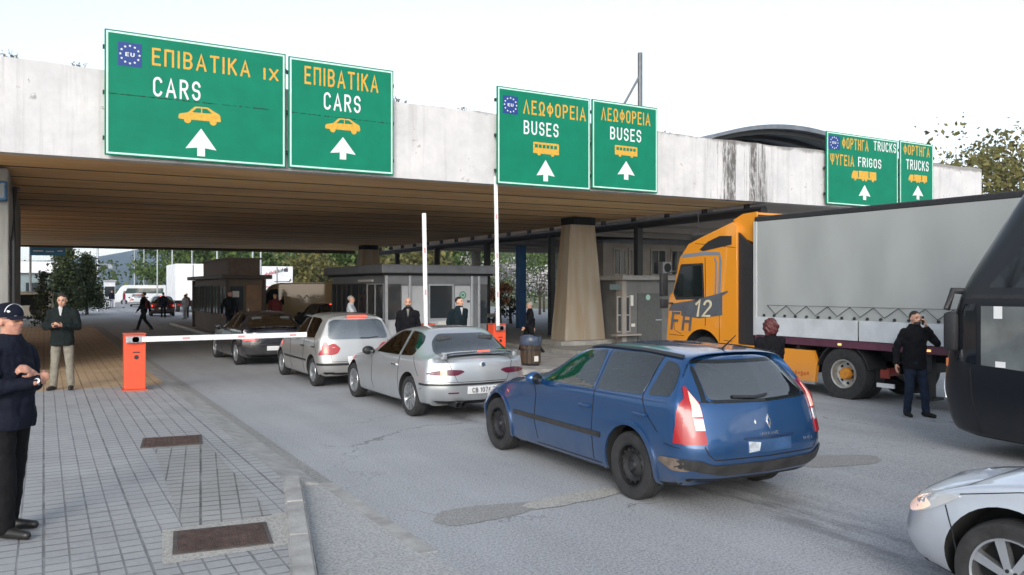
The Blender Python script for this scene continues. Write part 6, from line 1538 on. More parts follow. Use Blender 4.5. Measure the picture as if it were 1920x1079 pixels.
def person(label, loc, rz, h=1.75, top=None, legs=None, shoes=None, hair=HAIRD, skin=SKIN, pose=None, coat=0.0, belly=0.0, head=(0, 0), vox=.014, cap=None, hairstyle='short', beard=None, collar=None, hands=None, far=False, sleeve=True, group=None, stride=0.0, broad=1.0):
    t = thing('person', label, 'person', loc, rz, group)
    k = h / 1.75
    J = dict(neck=(0, -.01, 1.47), chest=(0, 0, 1.28), pelvis=(0, 0, .95), shoR=(.185, 0, 1.41), elbR=(.235, -.03, 1.13), wriR=(.245, .07, .88), shoL=(-.185, 0, 1.41), elbL=(-.235, -.03, 1.13), wriL=(-.245, .07, .88),
             hipR=(.09, 0, .92), kneR=(.10, .02, .50), ankR=(.105, -.01, .09), hipL=(-.09, 0, .92), kneL=(-.10, .02, .50), ankL=(-.105, -.01, .09), toeR=None, toeL=None)
    if pose: J.update(pose)
    for s_ in 'RL':
        if J['toe' + s_] is None: a = J['ank' + s_]; J['toe' + s_] = (a[0] * 1.25, a[1] + .19, .035 + max(0, a[2] - .09) * .4)
    V = {q: Vector(p) * k for q, p in J.items()}
    # ---- body: one continuous surface
    bm = B(); hc = Vector((0, .015, 1.635)) * k; yaw, pit = head; Rm = Euler((pit, 0, yaw)).to_matrix(); piv = Vector((0, -.01, 1.53)) * k
    def Hd(p): return piv + Rm @ (Vector(p) * k - piv)
    def he(p, a, b, c): add_ell(bm, Hd(p), a * k, b * k, c * k, Euler((pit, 0, yaw)), u=16, v=10)
    he((0, .005, 1.655), .074, .094, .095); he((0, .045, 1.60), .060, .060, .085); he((0, .062, 1.548), .036, .034, .032)
    he((0, .112, 1.615), .013, .022, .016); he((0, .102, 1.64), .010, .014, .028); he((0, .096, 1.672), .048, .014, .011); he((0, .094, 1.572), .024, .016, .009)
    for s_ in (-1, 1): he((s_ * .077, .005, 1.625), .010, .020, .032); he((s_ * .040, .072, 1.605), .022, .024, .024)
    add_cap(bm, V['neck'] - Vector((0, 0, .04 * k)), Hd((0, .005, 1.575)), .060 * k, .054 * k, 12)
    add_loft(bm, [ring(0, 0, z * k, a * k, b * k) for z, a, b in ((.90, .13, .09), (1.0, .135, .09), (1.15, .125, .085), (1.30, .145, .095), (1.42, .14, .08), (1.47, .07, .06))])
    for s_ in 'RL':
        add_cap(bm, V['sho' + s_], V['elb' + s_], .046 * k, .038 * k); add_cap(bm, V['elb' + s_], V['wri' + s_], .038 * k, .027 * k)
        add_cap(bm, V['hip' + s_], V['kne' + s_], .078 * k, .052 * k); add_cap(bm, V['kne' + s_], V['ank' + s_], .052 * k, .036 * k)
        add_cap(bm, V['ank' + s_] - Vector((0, 0, .04 * k)), V['toe' + s_], .036 * k, .030 * k)
        d = V['wri' + s_] - V['elb' + s_]; nn = Vector((-1 if s_ == 'R' else 1, .1, 0)); sd = 1
        hd = (hands or {}).get(s_, {}); dd = Vector(hd.get('d', d)); nn = Vector(hd.get('n', nn))
        tt = dd.normalized().cross((nn - dd.normalized() * nn.dot(dd.normalized())).normalized())
        sd = hd.get('side'); sd = (1 if tt.y > 0 else -1) if sd is None else sd
        add_hand(bm, V['wri' + s_], dd, nn, sd, hd.get('curl', .55), k, hd.get('thumb', .7))
    body = fused('body', bm, skin, t, vox * .75 if not far else vox, 3)
    # ---- clothes
    tm = top or cloth('dark_jacket', (.02, .022, .03)); lm = legs or cloth('dark_trousers', (.02, .02, .024))
    bm = B(); zb = .84 - coat
    rr = [(zb, .175, .125 + belly * .8), (.95, .172, .125 + belly), (1.08, .165, .122 + belly), (1.22, .178, .125 + belly * .6), (1.34, .192, .128), (1.43, .176, .105), (1.485, .112, .088), (1.515, .088, .084), (1.535, .084, .082)]
    add_loft(bm, [ring(0, belly * .5 if z < 1.25 else 0, z * k, a * k * broad, b * k) for z, a, b in rr])
    if sleeve:
        for s_ in 'RL':
            e = V['elb' + s_].lerp(V['wri' + s_], .93)
            add_cap(bm, V['sho' + s_] * 1.0 - Vector((0, 0, .01)), V['elb' + s_], .078 * k, .062 * k, 12); add_cap(bm, V['elb' + s_], e, .062 * k, .046 * k, 12)
    jk = fused('jacket', bm, tm, t, vox, fold=.042)
    if collar is not None:
        bm = B(); add_loft(bm, [ring(0, .0, z * k, a * k, b * k) for z, a, b in ((1.43, .10, .09), (1.49, .078, .078), (1.525, .070, .074))], caps=False)
        add_prism(bm, [(-.035 * k, 1.50 * k), (.035 * k, 1.50 * k), (0, 1.30 * k)], 'y', .10 * k, .126 * k); obj('shirt_collar', bm, collar, t, smooth=60)
    if not far:
        bm = B(); add_box(bm, -.006 * k, .006 * k, .05 * k, .06 * k, zb * k, 1.3 * k); bm.free()
    bm = B(); add_loft(bm, [ring(0, belly * .3, z * k, a * k, b * k) for z, a, b in ((.80, .155, .115), (.90, .168, .125), (1.0, .16, .115 + belly * .7))])
    for s_ in 'RL':
        add_cap(bm, V['hip' + s_], V['kne' + s_], .098 * k, .074 * k, 12); add_cap(bm, V['kne' + s_], V['ank' + s_] - Vector((0, 0, .02 * k)), .074 * k, .062 * k, 12)
    fused('trousers', bm, lm, t, vox, fold=.022)
    for s_ in 'RL':
        a, b = V['ank' + s_], V['toe' + s_]; bm = B(); d = (b - a); d.z = 0
        if d.length < .02: d = Vector((0, 1, 0))
        dn = d.normalized(); h0 = Vector((a.x, a.y, max(.045 * k, a.z - .045 * k)))
        add_cap(bm, h0 - dn * .045 * k, h0 + dn * .02 * k, .046 * k, .050 * k, 10); add_cap(bm, h0 + dn * .03 * k, Vector((b.x, b.y, max(.034 * k, b.z))), .046 * k, .034 * k, 10)
        for v in bm.verts: v.co.z = max(v.co.z, .004 if h0.z < .06 * k else v.co.z)
        fused('shoe', bm, shoes or SHOE, t, vox)
    # ---- head: hair, beard, eyes, mouth, cap
    def child(nm, bm_, m_): return obj(nm, bm_, m_, t, smooth=180)
    if hairstyle != 'none':
        bm = B(); hm = Matrix.Translation(Hd((0, -.012, 1.668 if hairstyle != 'bob' else 1.635))) @ Euler((pit, 0, yaw)).to_matrix().to_4x4()
        if hairstyle == 'bob':
            r = bmesh.ops.create_icosphere(bm, subdivisions=4, radius=1, matrix=hm @ Matrix.Diagonal((.125 * k, .128 * k, .150 * k, 1)))
            for v in bm.verts:
                q = hm.inverted() @ v.co; q += Vector((math.sin(q.z * 90 + q.x * 60), math.cos(q.x * 80 + q.z * 50), math.sin(q.y * 85))) * .013
                if q.y > .05 and q.z < .02: q.y = .05
                v.co = hm @ q
        else:
            r = bmesh.ops.create_icosphere(bm, subdivisions=4, radius=1, matrix=hm @ Matrix.Diagonal((.082 * k, .098 * k, .094 * k, 1)))
            fz = .035 if hairstyle == 'short' else .055
            dele = []
            for v in bm.verts:
                q = hm.inverted() @ v.co
                if (q.y > .02 * k and q.z < fz * k) or q.z < -.055 * k or (abs(q.x) > .05 * k and q.z < -.02 * k and q.y > -.02 * k) or (hairstyle == 'balding' and q.z > .045 * k): dele.append(v)
            bmesh.ops.delete(bm, geom=dele, context='VERTS')
            be = [e for e in bm.edges if len(e.link_faces) == 1]; ex = bmesh.ops.extrude_edge_only(bm, edges=be); c0 = Hd((0, 0, 1.64))
            for v in [g_ for g_ in ex['geom'] if isinstance(g_, bmesh.types.BMVert)]: v.co = v.co.lerp(c0, .22)
        child('hair', bm, hair)
    if beard is not None:
        bm = B(); add_ell(bm, Hd((0, .062, 1.555)), .056 * k, .060 * k, .050 * k, Euler((pit, 0, yaw)), u=16, v=10); child('beard', bm, beard)
    if not far:
        for s_ in (-1, 1):
            bm = B(); add_ell(bm, Hd((s_ * .031, .093, 1.645)), .012 * k, .008 * k, .006 * k, Euler((pit, 0, yaw)), u=10, v=6); child('eye', bm, EYEM)
            bm = B(); add_ell(bm, Hd((s_ * .032, .101, 1.668)), .019 * k, .006 * k, .004 * k, Euler((pit, 0, yaw)), u=10, v=6); child('eyebrow', bm, hair if hair is not HAIRR else HAIRD)
        bm = B(); add_ell(bm, Hd((0, .106, 1.576)), .022 * k, .008 * k, .005 * k, Euler((pit, 0, yaw)), u=10, v=6); child('mouth', bm, MOUTH)
    if cap:
        cm_, pipe = cap; E = Euler((pit, 0, yaw)); hm = Matrix.Translation(Hd((0, -.002, 1.685))) @ E.to_matrix().to_4x4(); bm = B()
        bmesh.ops.create_uvsphere(bm, u_segments=28, v_segments=16, radius=1, matrix=hm @ Matrix.Diagonal((.096 * k, .116 * k, .090 * k, 1)))
        bmesh.ops.delete(bm, geom=[v for v in bm.verts if (hm.inverted() @ v.co).z < -.006], context='VERTS')
        be = [e for e in bm.edges if len(e.link_faces) == 1]; ex = bmesh.ops.extrude_edge_only(bm, edges=be)
        for v in [g_ for g_ in ex['geom'] if isinstance(g_, bmesh.types.BMVert)]: q = hm.inverted() @ v.co; q.z -= .022; v.co = hm @ q
        cp = child('cap', bm, cm_); bm = B(); n = 14; rings = []
        for i in range(n + 1):
            a = R(-62 + 124 * i / n); rx, ry = math.sin(a), math.cos(a)
            p0 = Vector((.090 * rx, .108 * ry, -.018)) * k; p1 = Vector((.094 * rx, .108 * ry + .085 * max(0, ry) ** .6, -.034 - .012 * rx * rx)) * k
            rings.append([hm @ p0, hm @ p1, hm @ (p1 + Vector((0, 0, -.006))), hm @ (p0 + Vector((0, 0, -.006)))])
        add_loft(bm, rings); bmesh.ops.recalc_face_normals(bm, faces=bm.faces); obj('cap_brim', bm, cm_, cp, smooth=60)
        bm = B(); pts = [hm @ (Vector((.0965 * math.sin(a), .06 + .03 * math.cos(a) * 0, .0905 * math.cos(a) * .82)) * k) for a in [R(-78 + 156 * i / 20) for i in range(21)]]
        add_tube(bm, pts, .0035 * k, 6); obj('cap_piping', bm, pipe, cp)
        bm = B(); add_ell(bm, hm @ (Vector((.072, .062, .018)) * k), .006, .028, .010, E, u=10, v=6); obj('cap_badge', bm, pipe, cp)
    return t, V, k

NAVYC = cloth('navy_jacket', (.006, .008, .017)); BLACKT = cloth('black_trousers', (.006, .006, .007)); GREENC = cloth('dark_green_jacket', (.008, .012, .012)); BEIGE = cloth('beige_trousers', (.22, .205, .165), .15)
BLACKC = cloth('black_coat', (.005, .005, .007)); JEAN = cloth('blue_jeans', (.014, .022, .042), .35); GREYF = cloth('grey_scarf', (.17, .165, .155), .3); WSHIRT = cloth('pale_shirt', (.46, .49, .54), .1); REDC = cloth('dark_red_jacket', (.10, .016, .018))
PALET = cloth('pale_trousers', (.40, .41, .46), .15); TEAL = cloth('dark_teal_uniform', (.006, .014, .018))
def wp(px, py, hz):                 # ground point under a photo pixel for a surface hz above the datum
    d = (2.0 - hz) * 1520 / (py - 538); u = (px - 960) / 1520
    return d * (.5 + .866 * u), d * (.866 - .5 * u)

# the man with folded arms at the left edge
near, V, k = person('man in navy jacket and cap with folded arms at the left edge of the pavement', (-.235, 7.36, .10), R(-126), 1.76, NAVYC, BLACKT, hair=HAIRG, skin=SKIN2, belly=.03, vox=.010, head=(R(-4), R(3)), coat=.03,
    pose=dict(shoR=(.185, 0, 1.40), elbR=(.245, .02, 1.13), wriR=(.06, .285, 1.19), elbL=(-.235, .03, 1.13), wriL=(.10, .27, 1.245), shoL=(-.185, .0, 1.40), ankR=(.11, .06, .09), kneR=(.10, .05, .5), ankL=(-.11, -.08, .09), kneL=(-.10, -.02, .5)),
    hands=dict(R=dict(d=(-.85, .05, .30), n=(0, -1, -.2), curl=1.0, thumb=.5), L=dict(d=(.75, .0, .45), n=(.1, -.9, -.5), curl=1.35, thumb=.4)), cap=(cloth('navy_cap', (.006, .008, .018)), WHITE), hairstyle='short')
w = V['wriR']; e = V['elbR']; d = (w - e).normalized(); s_, t_ = frame_of(d); bm = B(); c = e.lerp(w, .98); M = Matrix((s_, t_, d)).transposed().to_4x4(); M.translation = c
prof = [(-.014, .036), (-.014, .040), (.014, .040), (.014, .036)]; add_lathe(bm, prof, 'z', 20); bmesh.ops.transform(bm, matrix=M, verts=bm.verts)
wt = obj('wrist_watch', bm, STEEL, near, smooth=40); bm = B(); add_lathe(bm, [(.040, .001), (.050, .020), (.040, .021)], 'x', 18); bmesh.ops.transform(bm, matrix=M, verts=bm.verts); obj('watch_face', bm, WHITE, wt)
# glasses
bm = B(); E = Euler((R(3), 0, R(-4))).to_matrix(); piv = Vector((0, -.01, 1.53)) * k
def Hn(p): return piv + E @ (Vector(p) * k - piv)
for s in (-1, 1):
    add_tube(bm, [Hn((s * .078, .0, 1.65)), Hn((s * .062, .105, 1.65))], .0025, 6); add_tube(bm, [Hn((s * .035 + .025 * math.cos(a * .5236), .112, 1.642 + .018 * math.sin(a * .5236))) for a in range(13)], .002, 5)
obj('spectacles', bm, BLACK, near)

# the man in the dark green jacket
man2, V, k = person('man in dark green jacket and beige trousers looking at something in his hands', (.30, 17.25, .10), R(163), 1.79, GREENC, BEIGE, vox=.012, head=(R(4), R(-14)), broad=1.12, belly=.02, coat=.04, collar=cloth('pale_collar', (.45, .45, .46)), beard=None,
    pose=dict(elbR=(.27, .02, 1.14), wriR=(.075, .27, 1.16), elbL=(-.27, .02, 1.14), wriL=(-.075, .28, 1.17), ankR=(.15, 0, .09), ankL=(-.14, 0, .09), kneR=(.12, .02, .5), kneL=(-.12, .02, .5)),
    hands=dict(R=dict(d=(-.6, .7, .1), n=(-.5, -.2, .9), curl=.9), L=dict(d=(.6, .7, .1), n=(.5, -.2, .9), curl=.9)))
bm = B(); add_box(bm, -.035, .035, .355, .372, 1.18, 1.28, bev=.004); ph = tag(obj('passport', bm, cloth('dark_red_cover', (.05, .012, .014))), 'small dark booklet held by the man in the green jacket', 'booklet')
ph.location = man2.location; ph.rotation_euler = man2.rotation_euler

# the man on the phone by the lorry
px_, py_ = 12.95, 8.6
man3, V, k = person('man in black jacket and blue jeans holding a hand to his ear beside the lorry', (px_, py_, g(px_)), R(152), 1.80, BLACKC, JEAN, vox=.012, head=(R(6), R(-4)), beard=HAIRD, broad=1.1, coat=.05, shoes=cloth('dark_shoes', (.02, .018, .017)),
    pose=dict(elbL=(-.34, .07, 1.22), wriL=(-.13, .12, 1.50), elbR=(.29, -.04, 1.13), wriR=(.33, .03, .88), ankR=(.13, 0, .09), ankL=(-.16, .06, .09), kneL=(-.13, .05, .5)),
    hands=dict(L=dict(d=(.25, .1, 1), n=(1, -.3, 0), curl=.8)))
bm = B(); add_box(bm, -.100, -.085, .06, .12, 1.57, 1.72, bev=.004); o = tag(obj('phone', bm, BLACK), 'black phone at the ear of the man in jeans by the lorry', 'phone'); o.location = man3.location; o.rotation_euler = man3.rotation_euler

# woman with auburn hair, seen from behind
person('woman with short auburn hair and black jacket seen from behind at the lorry skirt', (9.72, 8.85, g(9.7)), R(-28), 1.60, BLACKC, PALET, hair=HAIRR, hairstyle='bob', vox=.014, broad=.92, coat=.06, pose=dict(elbR=(.20, .10, 1.13), wriR=(.06, .28, 1.20), elbL=(-.23, .04, 1.12), wriL=(-.12, .22, 1.0)))
# two men on the island by the booth, a third at its counter
person('bald bearded man in black coat and grey scarf behind the silver saloon', (7.42, 17.75, g(7.4) + .0), R(158), 1.80, BLACKC, BLACKT, hair=HAIRD, hairstyle='none', beard=HAIRD, vox=.013, head=(R(2), 0), broad=1.12, collar=GREYF, pose=dict(wriR=(.20, .12, .90), wriL=(-.20, .12, .90)))
person('officer in dark teal uniform jacket turning to the right in front of the booth window', (8.68, 17.6, g(8.7) + .13), R(190), 1.72, TEAL, TEAL, hair=HAIRD, vox=.013, head=(R(20), 0), broad=1.1, collar=cloth('pale_collar', (.45, .45, .46)), pose=dict(elbR=(.25, -.10, 1.14), wriR=(.20, -.02, .92), elbL=(-.25, -.10, 1.14), wriL=(-.20, -.02, .92)))
m4, V, k = person('grey haired man in pale shirt reaching over the booth counter', (7.95, 23.4, g(8) + .13), R(240), 1.68, WSHIRT, BLACKT, hair=HAIRG, vox=.016, pose=dict(elbR=(.20, .16, 1.14), wriR=(.14, .40, 1.14), elbL=(-.20, .14, 1.14), wriL=(-.12, .38, 1.14)))
bm = B(); add_box(bm, -.14, .16, .46, .72, 1.10, 1.115); o = tag(obj('papers', bm, PAPER), 'sheaf of pale papers held out by the man in the pale shirt', 'papers'); o.location = m4.location; o.rotation_euler = m4.rotation_euler
WALK = dict(hipR=(.09, .02, .91), kneR=(.09, .20, .50), ankR=(.09, .34, .10), hipL=(-.09, -.02, .91), kneL=(-.09, -.08, .49), ankL=(-.09, -.40, .14), elbR=(.23, -.14, 1.14), wriR=(.22, -.16, .88), elbL=(-.23, .04, 1.14), wriL=(-.22, .20, .92))
WALK2 = dict(WALK, toeL=(-.09, -.27, .04))
person('man in black striding left past the tapered column', (14.15, 23.3, g(14.1)), R(66), 1.76, BLACKC, BLACKT, hair=HAIRG, vox=.016, pose=WALK2)
x, y = wp(270, 619, 0); person('man in dark clothes with a red bag strap striding across the empty lane', (x, y, 0), R(60), 1.78, BLACKC, BLACKT, vox=.02, pose=WALK2, far=True, broad=1.15)
bm = B(); add_loft(bm, [ring(0, -.17, z, a, b) for z, a, b in ((1.02, .10, .06), (1.1, .16, .08), (1.3, .16, .08), (1.4, .11, .06))]); o = tag(obj('backpack', bm, REDC, smooth=60), 'dark red backpack on the man striding across the empty lane', 'backpack'); o.location = (x, y, 0); o.rotation_euler = (0, 0, R(60))
# figures by and beyond the brown booth
person('dark figure walking in front of the brown booth', (6.12, 32.1, g(6) + .13), R(200), 1.74, BLACKC, BLACKT, vox=.02, far=True, pose=WALK2)
person('figure in dark red standing at the right corner of the brown booth', (7.88, 32.3, g(7.9) + .13), R(150), 1.70, REDC, BLACKT, vox=.02, far=True)
FG = 'people standing about at the far end'
for label, X, Y, rz, h, tp, lg in (('far person in black standing alone leftmost on the empty lane', 4.75, 87, 140, 1.74, BLACKC, BLACKT), ('far person in dark blue left of the far red jacket', 5.75, 88.5, 200, 1.72, NAVYC, PALET), ('far person in a red jacket beside the white hatchback', 6.9, 89, 100, 1.68, cloth('bright_red_jacket', (.22, .02, .05)), PALET),
        ('far person in black by the plain white truck', 9.5, 57.0, 60, 1.74, BLACKC, BLACKT), ('far person in dark red beside the open hatchback', 8.35, 58.5, 150, 1.66, REDC, BLACKT), ('far person bending at the dark hatchback boot', 6.9, 58.5, -20, 1.70, NAVYC, BLACKT), ('far person in white top right of the dark hatchback', 7.9, 56.0, 30, 1.6, WSHIRT, PALET)):
    person(label, (X, Y, g(X)), R(rz), h, tp, lg, vox=.03, far=True, group=FG)
# ------------------------------------------------------------------ trees, lamps and the hills behind
BARK = mat('bark', (.085, .065, .048), .9, var=.35, scale=6, stretch=(3, 3, .6), bump=.6, bscale=20)
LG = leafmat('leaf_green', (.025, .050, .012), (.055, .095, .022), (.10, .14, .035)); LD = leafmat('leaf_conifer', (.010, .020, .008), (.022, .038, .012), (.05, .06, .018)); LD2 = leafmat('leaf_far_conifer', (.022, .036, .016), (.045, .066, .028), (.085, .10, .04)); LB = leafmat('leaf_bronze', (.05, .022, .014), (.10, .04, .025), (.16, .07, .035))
LY = leafmat('leaf_olive', (.06, .065, .02), (.12, .115, .035), (.19, .165, .06)); LW = leafmat('leaf_blossom', (.30, .28, .28), (.52, .49, .50), (.62, .58, .58)); LO = leafmat('leaf_orange', (.30, .10, .03), (.45, .18, .06), (.55, .28, .12))
def leaf(bm, p, s, nrm=None):
    a = Vector((rnd.gauss(0, 1), rnd.gauss(0, 1), rnd.gauss(0, 1))).normalized(); b = a.orthogonal().normalized(); b = (b * math.cos(rnd.random() * 6.28) + a.cross(b) * math.sin(rnd.random() * 6.28)); c = a.cross(b)
    s *= rnd.uniform(.6, 1.35); q = [p + b * s, p + c * s * .55, p - b * s * .8, p - c * s * .55]
    bm.faces.new([bm.verts.new(v) for v in q])
def tree(name, label, loc, h, trunk_h, crown, m, n=1400, leaf_s=.10, limbs=7, group=None, conifer=False, tr=.13, lean=0.0, cat='tree'):
    """crown: (rx, rz) of the foliage volume; clumps sit at the ends of forked limbs and in a loose cloud round them"""
    t = thing(name, label, cat, loc, rnd.uniform(0, 6.28), group); rx, rz_ = crown; bm = B()
    top = Vector((lean, 0, h * .93)); pts = [Vector((0, 0, -.2)), Vector((lean * .2, rnd.uniform(-.05, .05), trunk_h)), Vector((lean * .6, rnd.uniform(-.1, .1), (trunk_h + h) / 2)), top]
    add_tube(bm, pts, [tr, tr * .8, tr * .45, tr * .1], 9); ends = []
    cz = h - rz_
    for i in range(limbs):
        a = i * 2.4 + rnd.uniform(-.4, .4); f = rnd.uniform(.05, .8); st = pts[1].lerp(top, f * .75)
        if conifer: f = (i + .5) / limbs; st = Vector((0, 0, trunk_h + (h - trunk_h) * f * .9)); L = rx * (1 - f) ** .8 * rnd.uniform(.75, 1.1) + .1; e = st + Vector((math.cos(a) * L, math.sin(a) * L, rnd.uniform(-.1, .25)))
        else:
            L = rx * rnd.uniform(.6, 1.0); e = Vector((math.cos(a) * L, math.sin(a) * L, cz + rz_ * rnd.uniform(-.6, .75)))
        mid = st.lerp(e, .5) + Vector((0, 0, .12 * (e - st).length)); add_tube(bm, [st, mid, e], [tr * .32, tr * .2, tr * .06], 6); ends.append((mid, e))
        if not conifer:
            for _ in range(2): e2 = e + Vector((rnd.gauss(0, .25), rnd.gauss(0, .25), rnd.gauss(.15, .2))) * rx * .8; add_tube(bm, [mid.lerp(e, .6), e2], [tr * .12, tr * .03], 5); ends.append((e, e2))
    obj('trunk', bm, BARK, t, smooth=60); bm = B()
    cl = []
    if conifer:
        for i in range(int(n / 14)):
            f = rnd.random() ** 1.15; rr = rx * (1 - f) ** .75 * rnd.uniform(.55, 1.05) * (1 + .22 * math.sin(f * 40)); a = rnd.uniform(0, 6.28); cl.append((Vector((math.cos(a) * rr, math.sin(a) * rr, trunk_h * .8 + (h - trunk_h * .8) * f)), .16 * rx + .06))
    else:
        for mid, e in ends:
            for q in range(3): cl.append((mid.lerp(e, rnd.uniform(.35, 1.1)) + Vector((rnd.gauss(0, .08), rnd.gauss(0, .08), rnd.gauss(0, .08))) * rx, rx * rnd.uniform(.12, .26)))
    per = max(3, int(n / max(1, len(cl))))
    for c, r in cl:
        for _ in range(per): leaf(bm, c + Vector((rnd.gauss(0, r), rnd.gauss(0, r), rnd.gauss(0, r * .75))), leaf_s)
    obj('crown', bm, m, t); return t
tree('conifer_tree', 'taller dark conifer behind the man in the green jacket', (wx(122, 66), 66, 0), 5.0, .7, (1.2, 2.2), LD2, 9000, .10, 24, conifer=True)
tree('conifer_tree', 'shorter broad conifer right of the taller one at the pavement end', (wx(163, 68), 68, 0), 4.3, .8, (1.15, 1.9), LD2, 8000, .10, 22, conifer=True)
tree('slim_conifer', 'narrow dark conifer upright just left of the man in the green jacket', (-.05, 44.6, .10), 2.55, .2, (.42, 1.2), LD, 1000, .08, 10, conifer=True)
tree('tree', 'loose olive green tree beyond the right end of the parapet', (wx(1888, 21), 21, g(36)), 9.0, 3.0, (3.4, 3.0), LY, 5200, .13, 16, tr=.2)
tree('tree', 'olive green tree farther right beyond the parapet, half out of frame', (wx(1935, 24), 24, g(36)), 10.2, 3.0, (3.2, 3.2), LY, 4400, .14, 15, tr=.2)
tree('tree', 'bronze twiggy tree peeping over the parapet right of the trucks signs', (wx(1798, 26), 26, g(36)), 8.7, 3.2, (1.9, 2.0), LB, 800, .06, 22, tr=.12)
tree('blossom_tree', 'white blossoming tree left of the blue post beyond the booth', (wx(935, 56), 56, g(25)), 4.6, 1.2, (2.5, 1.9), LW, 1500, .11, 12)
tree('blossom_tree', 'white blossoming tree right of the blue post beyond the walking man', (wx(1012, 60), 60, g(25)), 4.3, 1.0, (2.3, 1.7), LW, 900, .11, 12)
tree('tree', 'bright green tree seen right of the blue post under the roof', (wx(1020, 66), 66, g(25)), 6.6, 1.0, (3.4, 3.0), LG, 2400, .17, 12)
tree('orange_shrub', 'orange leaved shrub behind the raised barrier arm', (wx(938, 44), 44, g(22)), 2.9, .8, (.75, .85), LO, 1100, .08, 8, cat='shrub')
tree('tree', 'dark bush at the foot of the blue post', (wx(958, 46), 46, g(22)), 1.9, .3, (.9, .9), LD, 900, .09, 8, cat='shrub')
tree('tree', 'drooping olive tree behind the ochre van', (wx(598, 74), 74, g(22)), 6.8, 1.6, (2.6, 2.8), LY, 2200, .2, 12)
for lb, px, Y, h, m in (('green tree rising behind the white lettered truck', 545, 84, 8.5, LG), ('green tree between the ochre van and the deck column', 650, 88, 8.8, LG), ('olive tree behind the roof of the grey booth', 770, 84, 8.2, LY), ('green tree behind the right end of the grey booth roof', 872, 92, 8.0, LG), ('leafy green tree left of the plain white truck', 322, 128, 11, LG), ('tall green tree above the brown booth roof', 412, 100, 10.5, LG), ('tall green tree above the plain white truck', 368, 112, 11, LG)):
    tree('tree', lb, (wx(px, Y), Y, g(30)), h, 1.4, (4.2, h * .42), m, 2600, .30, 12, group='green trees beyond the booths', tr=.2)
tree('bare_tree', 'dark bare twigs of a tree at the left edge of the parapet', (-1.75, 12.6, .10), 6.1, 3.4, (.85, 1.0), LD, 30, .035, 16, tr=.06)

# wooded hillside and blue ridge
def ridge(name, m, pts, Y, depth, seed, n=90):
    bm = B(); r2 = random.Random(seed); rows = []
    xs = np.linspace(pts[0][0], pts[-1][0], n); hs_ = np.interp(xs, [p[0] for p in pts], [p[1] for p in pts])
    for j in range(8):
        f = j / 7; row = []
        for i in range(n):
            row.append(bm.verts.new((xs[i], Y + depth * f, -3 + (hs_[i] + 3) * math.sin(f * math.pi / 2) ** .8 + r2.gauss(0, .02) * hs_[i] * (0 < j))))
        rows.append(row)
    rows.append([bm.verts.new((x, Y + depth * 2.4, -3)) for x in xs])
    for a, b in zip(rows, rows[1:]):
        for i in range(n - 1): bm.faces.new((a[i], a[i + 1], b[i + 1], b[i]))
    return tag(obj(name, bm, m, smooth=180), kind='structure')
HILLM = mat('wooded_ridge', (.030, .050, .045), .95, var=.35, scale=.012, detail=12)
ridge('hills', HILLM, [(-2600, 30), (-900, 60), (0, 75), (140, 92), (230, 110), (330, 135), (420, 150), (520, 190), (650, 215), (900, 230), (1500, 280), (3200, 200)], 2300, 290, 3)
HILL2 = mat('near_hillside', (.06, .085, .028), .95, var=.5, scale=.08, detail=10)
ridge('hillside', HILL2, [(-300, 1), (0, 1.5), (36, 2), (52, 5), (70, 15), (95, 26), (130, 30), (200, 32), (320, 34), (700, 40)], 165, 70, 5)
bm = B()
for i in range(900):
    X = rnd.uniform(34, 330) if i > 120 else rnd.uniform(-140, 34); f = rnd.uniform(0, 1) ** 1.2
    hh = np.interp(X, [-300, 0, 36, 52, 70, 95, 130, 200, 320], [1, 1.5, 2, 5, 15, 26, 30, 32, 34]); Y = 160 + 70 * f; z = -3 + (hh + 3) * math.sin(f * math.pi / 2) ** .8
    r = rnd.uniform(1.6, 3.4); c = Vector((X, Y, z + r * .9))
    for _ in range(26): d = Vector((rnd.gauss(0, 1), rnd.gauss(0, 1), abs(rnd.gauss(0, 1)))).normalized(); leaf(bm, c + Vector((d.x * r, d.y * r, d.z * r * 1.25)), .62)
tag(obj('woodland', bm, leafmat('leaf_wood', (.025, .045, .014), (.055, .085, .024), (.11, .125, .04))), 'mixed green woodland covering the hillside beyond the border post', 'woodland', kind='stuff')

# lamp posts
LP = mat('lamp_post_grey', (.38, .41, .44), .5, .5, var=.1)
def lamp_post(label, px, Y, h, two=False):
    X = wx(px, Y); t = thing('lamp_post', label, 'lamp post', (X, Y, g(X)), 0, 'tall lamp posts along the far road')
    bm = B(); add_tube(bm, [(0, 0, 0), (0, 0, h * .5), (0, 0, h)], [.10, .08, .055], 8); add_tube(bm, [(0, 0, h - .1), (.5, 0, h + .25), (1.4, 0, h + .3)], .04, 6); obj('pole', bm, LP, t)
    bm = B(); add_box(bm, 1.2, 1.9, -.13, .13, h + .24, h + .34, bev=.03); obj('lamp_head', bm, LP, t)
    if two: bm = B(); add_tube(bm, [(-.75, 0, 3.95), (1.0, 0, 3.95)], .05, 6); add_box(bm, .8, 1.1, -.1, .1, 3.6, 3.9); obj('crossbar', bm, LP, t)
for lb, px, Y, h, two in (('lamp post with a low crossbar right of the conifers', 183, 76, 9, True), ('lamp post above the white minibus, thinner and leftmost of the distant ones', 252, 135, 9, False), ('distant lamp post just right of the white minibus', 270, 128, 9, False), ('lamp post above the dark red hatchback', 295, 105, 9, False), ('lamp post touching the left edge of the plain white truck', 323, 92, 9, False),
        ('lamp post rising over the plain white truck', 360, 95, 9, False), ('lamp post rising over the left of the brown booth roof box', 407, 80, 9, False), ('thicker lamp post left of the lettered truck', 474, 66, 9, False), ('lamp post touching the lettered truck corner', 489, 70, 9, False), ('thin lamp post behind the ochre van', 613, 95, 9, False)):
    lamp_post(lb, px, Y, h, two)
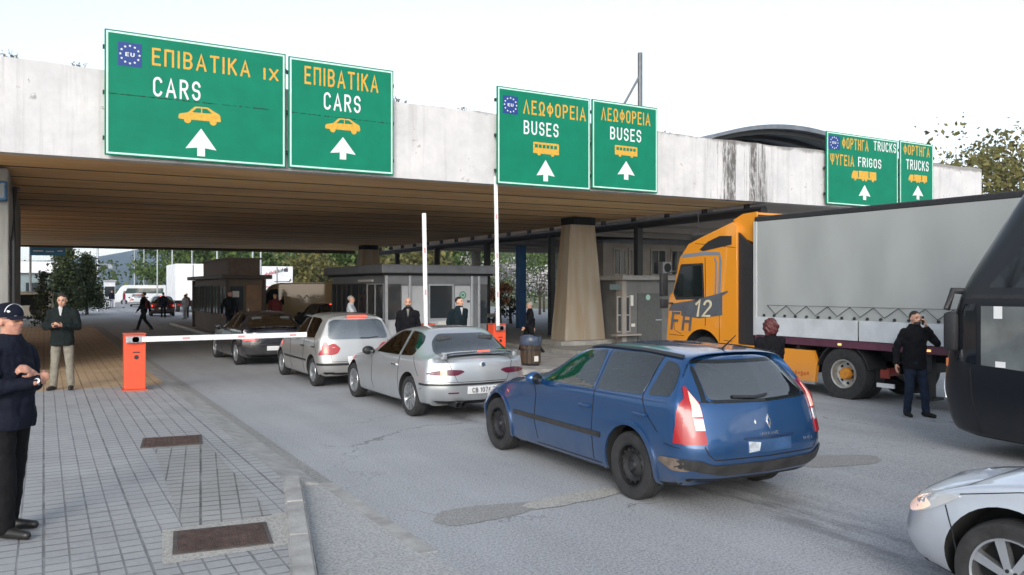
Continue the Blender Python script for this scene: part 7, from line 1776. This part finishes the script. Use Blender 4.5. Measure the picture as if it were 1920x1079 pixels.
# blue board on a post and the low white-roofed building at the pavement end
t = thing('direction_board', 'blue board with pale marks on a post left of the conifers', 'sign', (wx(57, 60), 60, 0))
bm = B(); add_tube(bm, [(0, 0, 0), (0, 0, 5.1)], .07, 10); obj('post', bm, LP, t)
bm = B(); add_box(bm, -.02, 1.95, -.09, -.04, 4.05, 5.15, bev=.02); pn = obj('board', bm, mat('board_blue', (.03, .17, .34), .5, var=.1), t)
bm = B()
for x0, x1, z in ((.2, .55, 4.75), (.7, .95, 4.72), (1.2, 1.7, 4.78), (.15, .7, 4.3), (.85, 1.3, 4.28), (1.5, 1.8, 4.32)): add_box(bm, x0, x1, -.096, -.089, z, z + .07)
obj('board_marks', bm, WHITET, pn)
t = thing('low_building', 'low building with a white flat roof edge at the far end of the pavement', 'building', (0, 0, 0))
bm = B(); add_box(bm, -9, .75, 78, 86, 0, 3.2); obj('wall', bm, mat('teal_grey_wall', (.20, .25, .26), .7, var=.15, scale=1), t)
bm = B(); add_box(bm, -9.3, 1.05, 77.6, 86.3, 3.2, 4.15, bev=.03); obj('roof', bm, WHITE, t)
for i in range(4):
    bm = B(); add_box(bm, -7.6 + i * 2.1, -6.3 + i * 2.1, 77.97, 77.998, 1.0, 2.4); obj('window', bm, GLASSB, t)
t = thing('white_kiosk', 'tall pale kiosk standing far off by the lamp post with a crossbar', 'kiosk', (wx(205, 92), 92, 0))
bm = B(); add_box(bm, -.5, .5, -.6, .6, 0, 2.6, bev=.03); obj('wall', bm, WHITE, t); bm = B(); add_box(bm, -.6, .6, -.75, .75, 2.6, 2.75); obj('roof', bm, STEEL, t); bm = B(); add_box(bm, -.45, .45, -.62, -.602, 1.1, 2.1); obj('window', bm, GLASSB, t)

# the evening haze that turns the far ridge blue
hz = B(); add_box(hz, -3400, 3400, -60, 3060, -9, 300)
HM = bpy.data.materials.new('haze'); HM.use_nodes = True; nt = HM.node_tree; nt.nodes.remove(nt.nodes['Principled BSDF'])
pv = nt.nodes.new('ShaderNodeVolumePrincipled'); pv.inputs['Color'].default_value = (.56, .72, .95, 1); pv.inputs['Density'].default_value = .00022; pv.inputs['Anisotropy'].default_value = 0
nt.links.new(pv.outputs[0], nt.nodes['Material Output'].inputs['Volume'])
tag(obj('haze', hz, HM), kind='stuff')
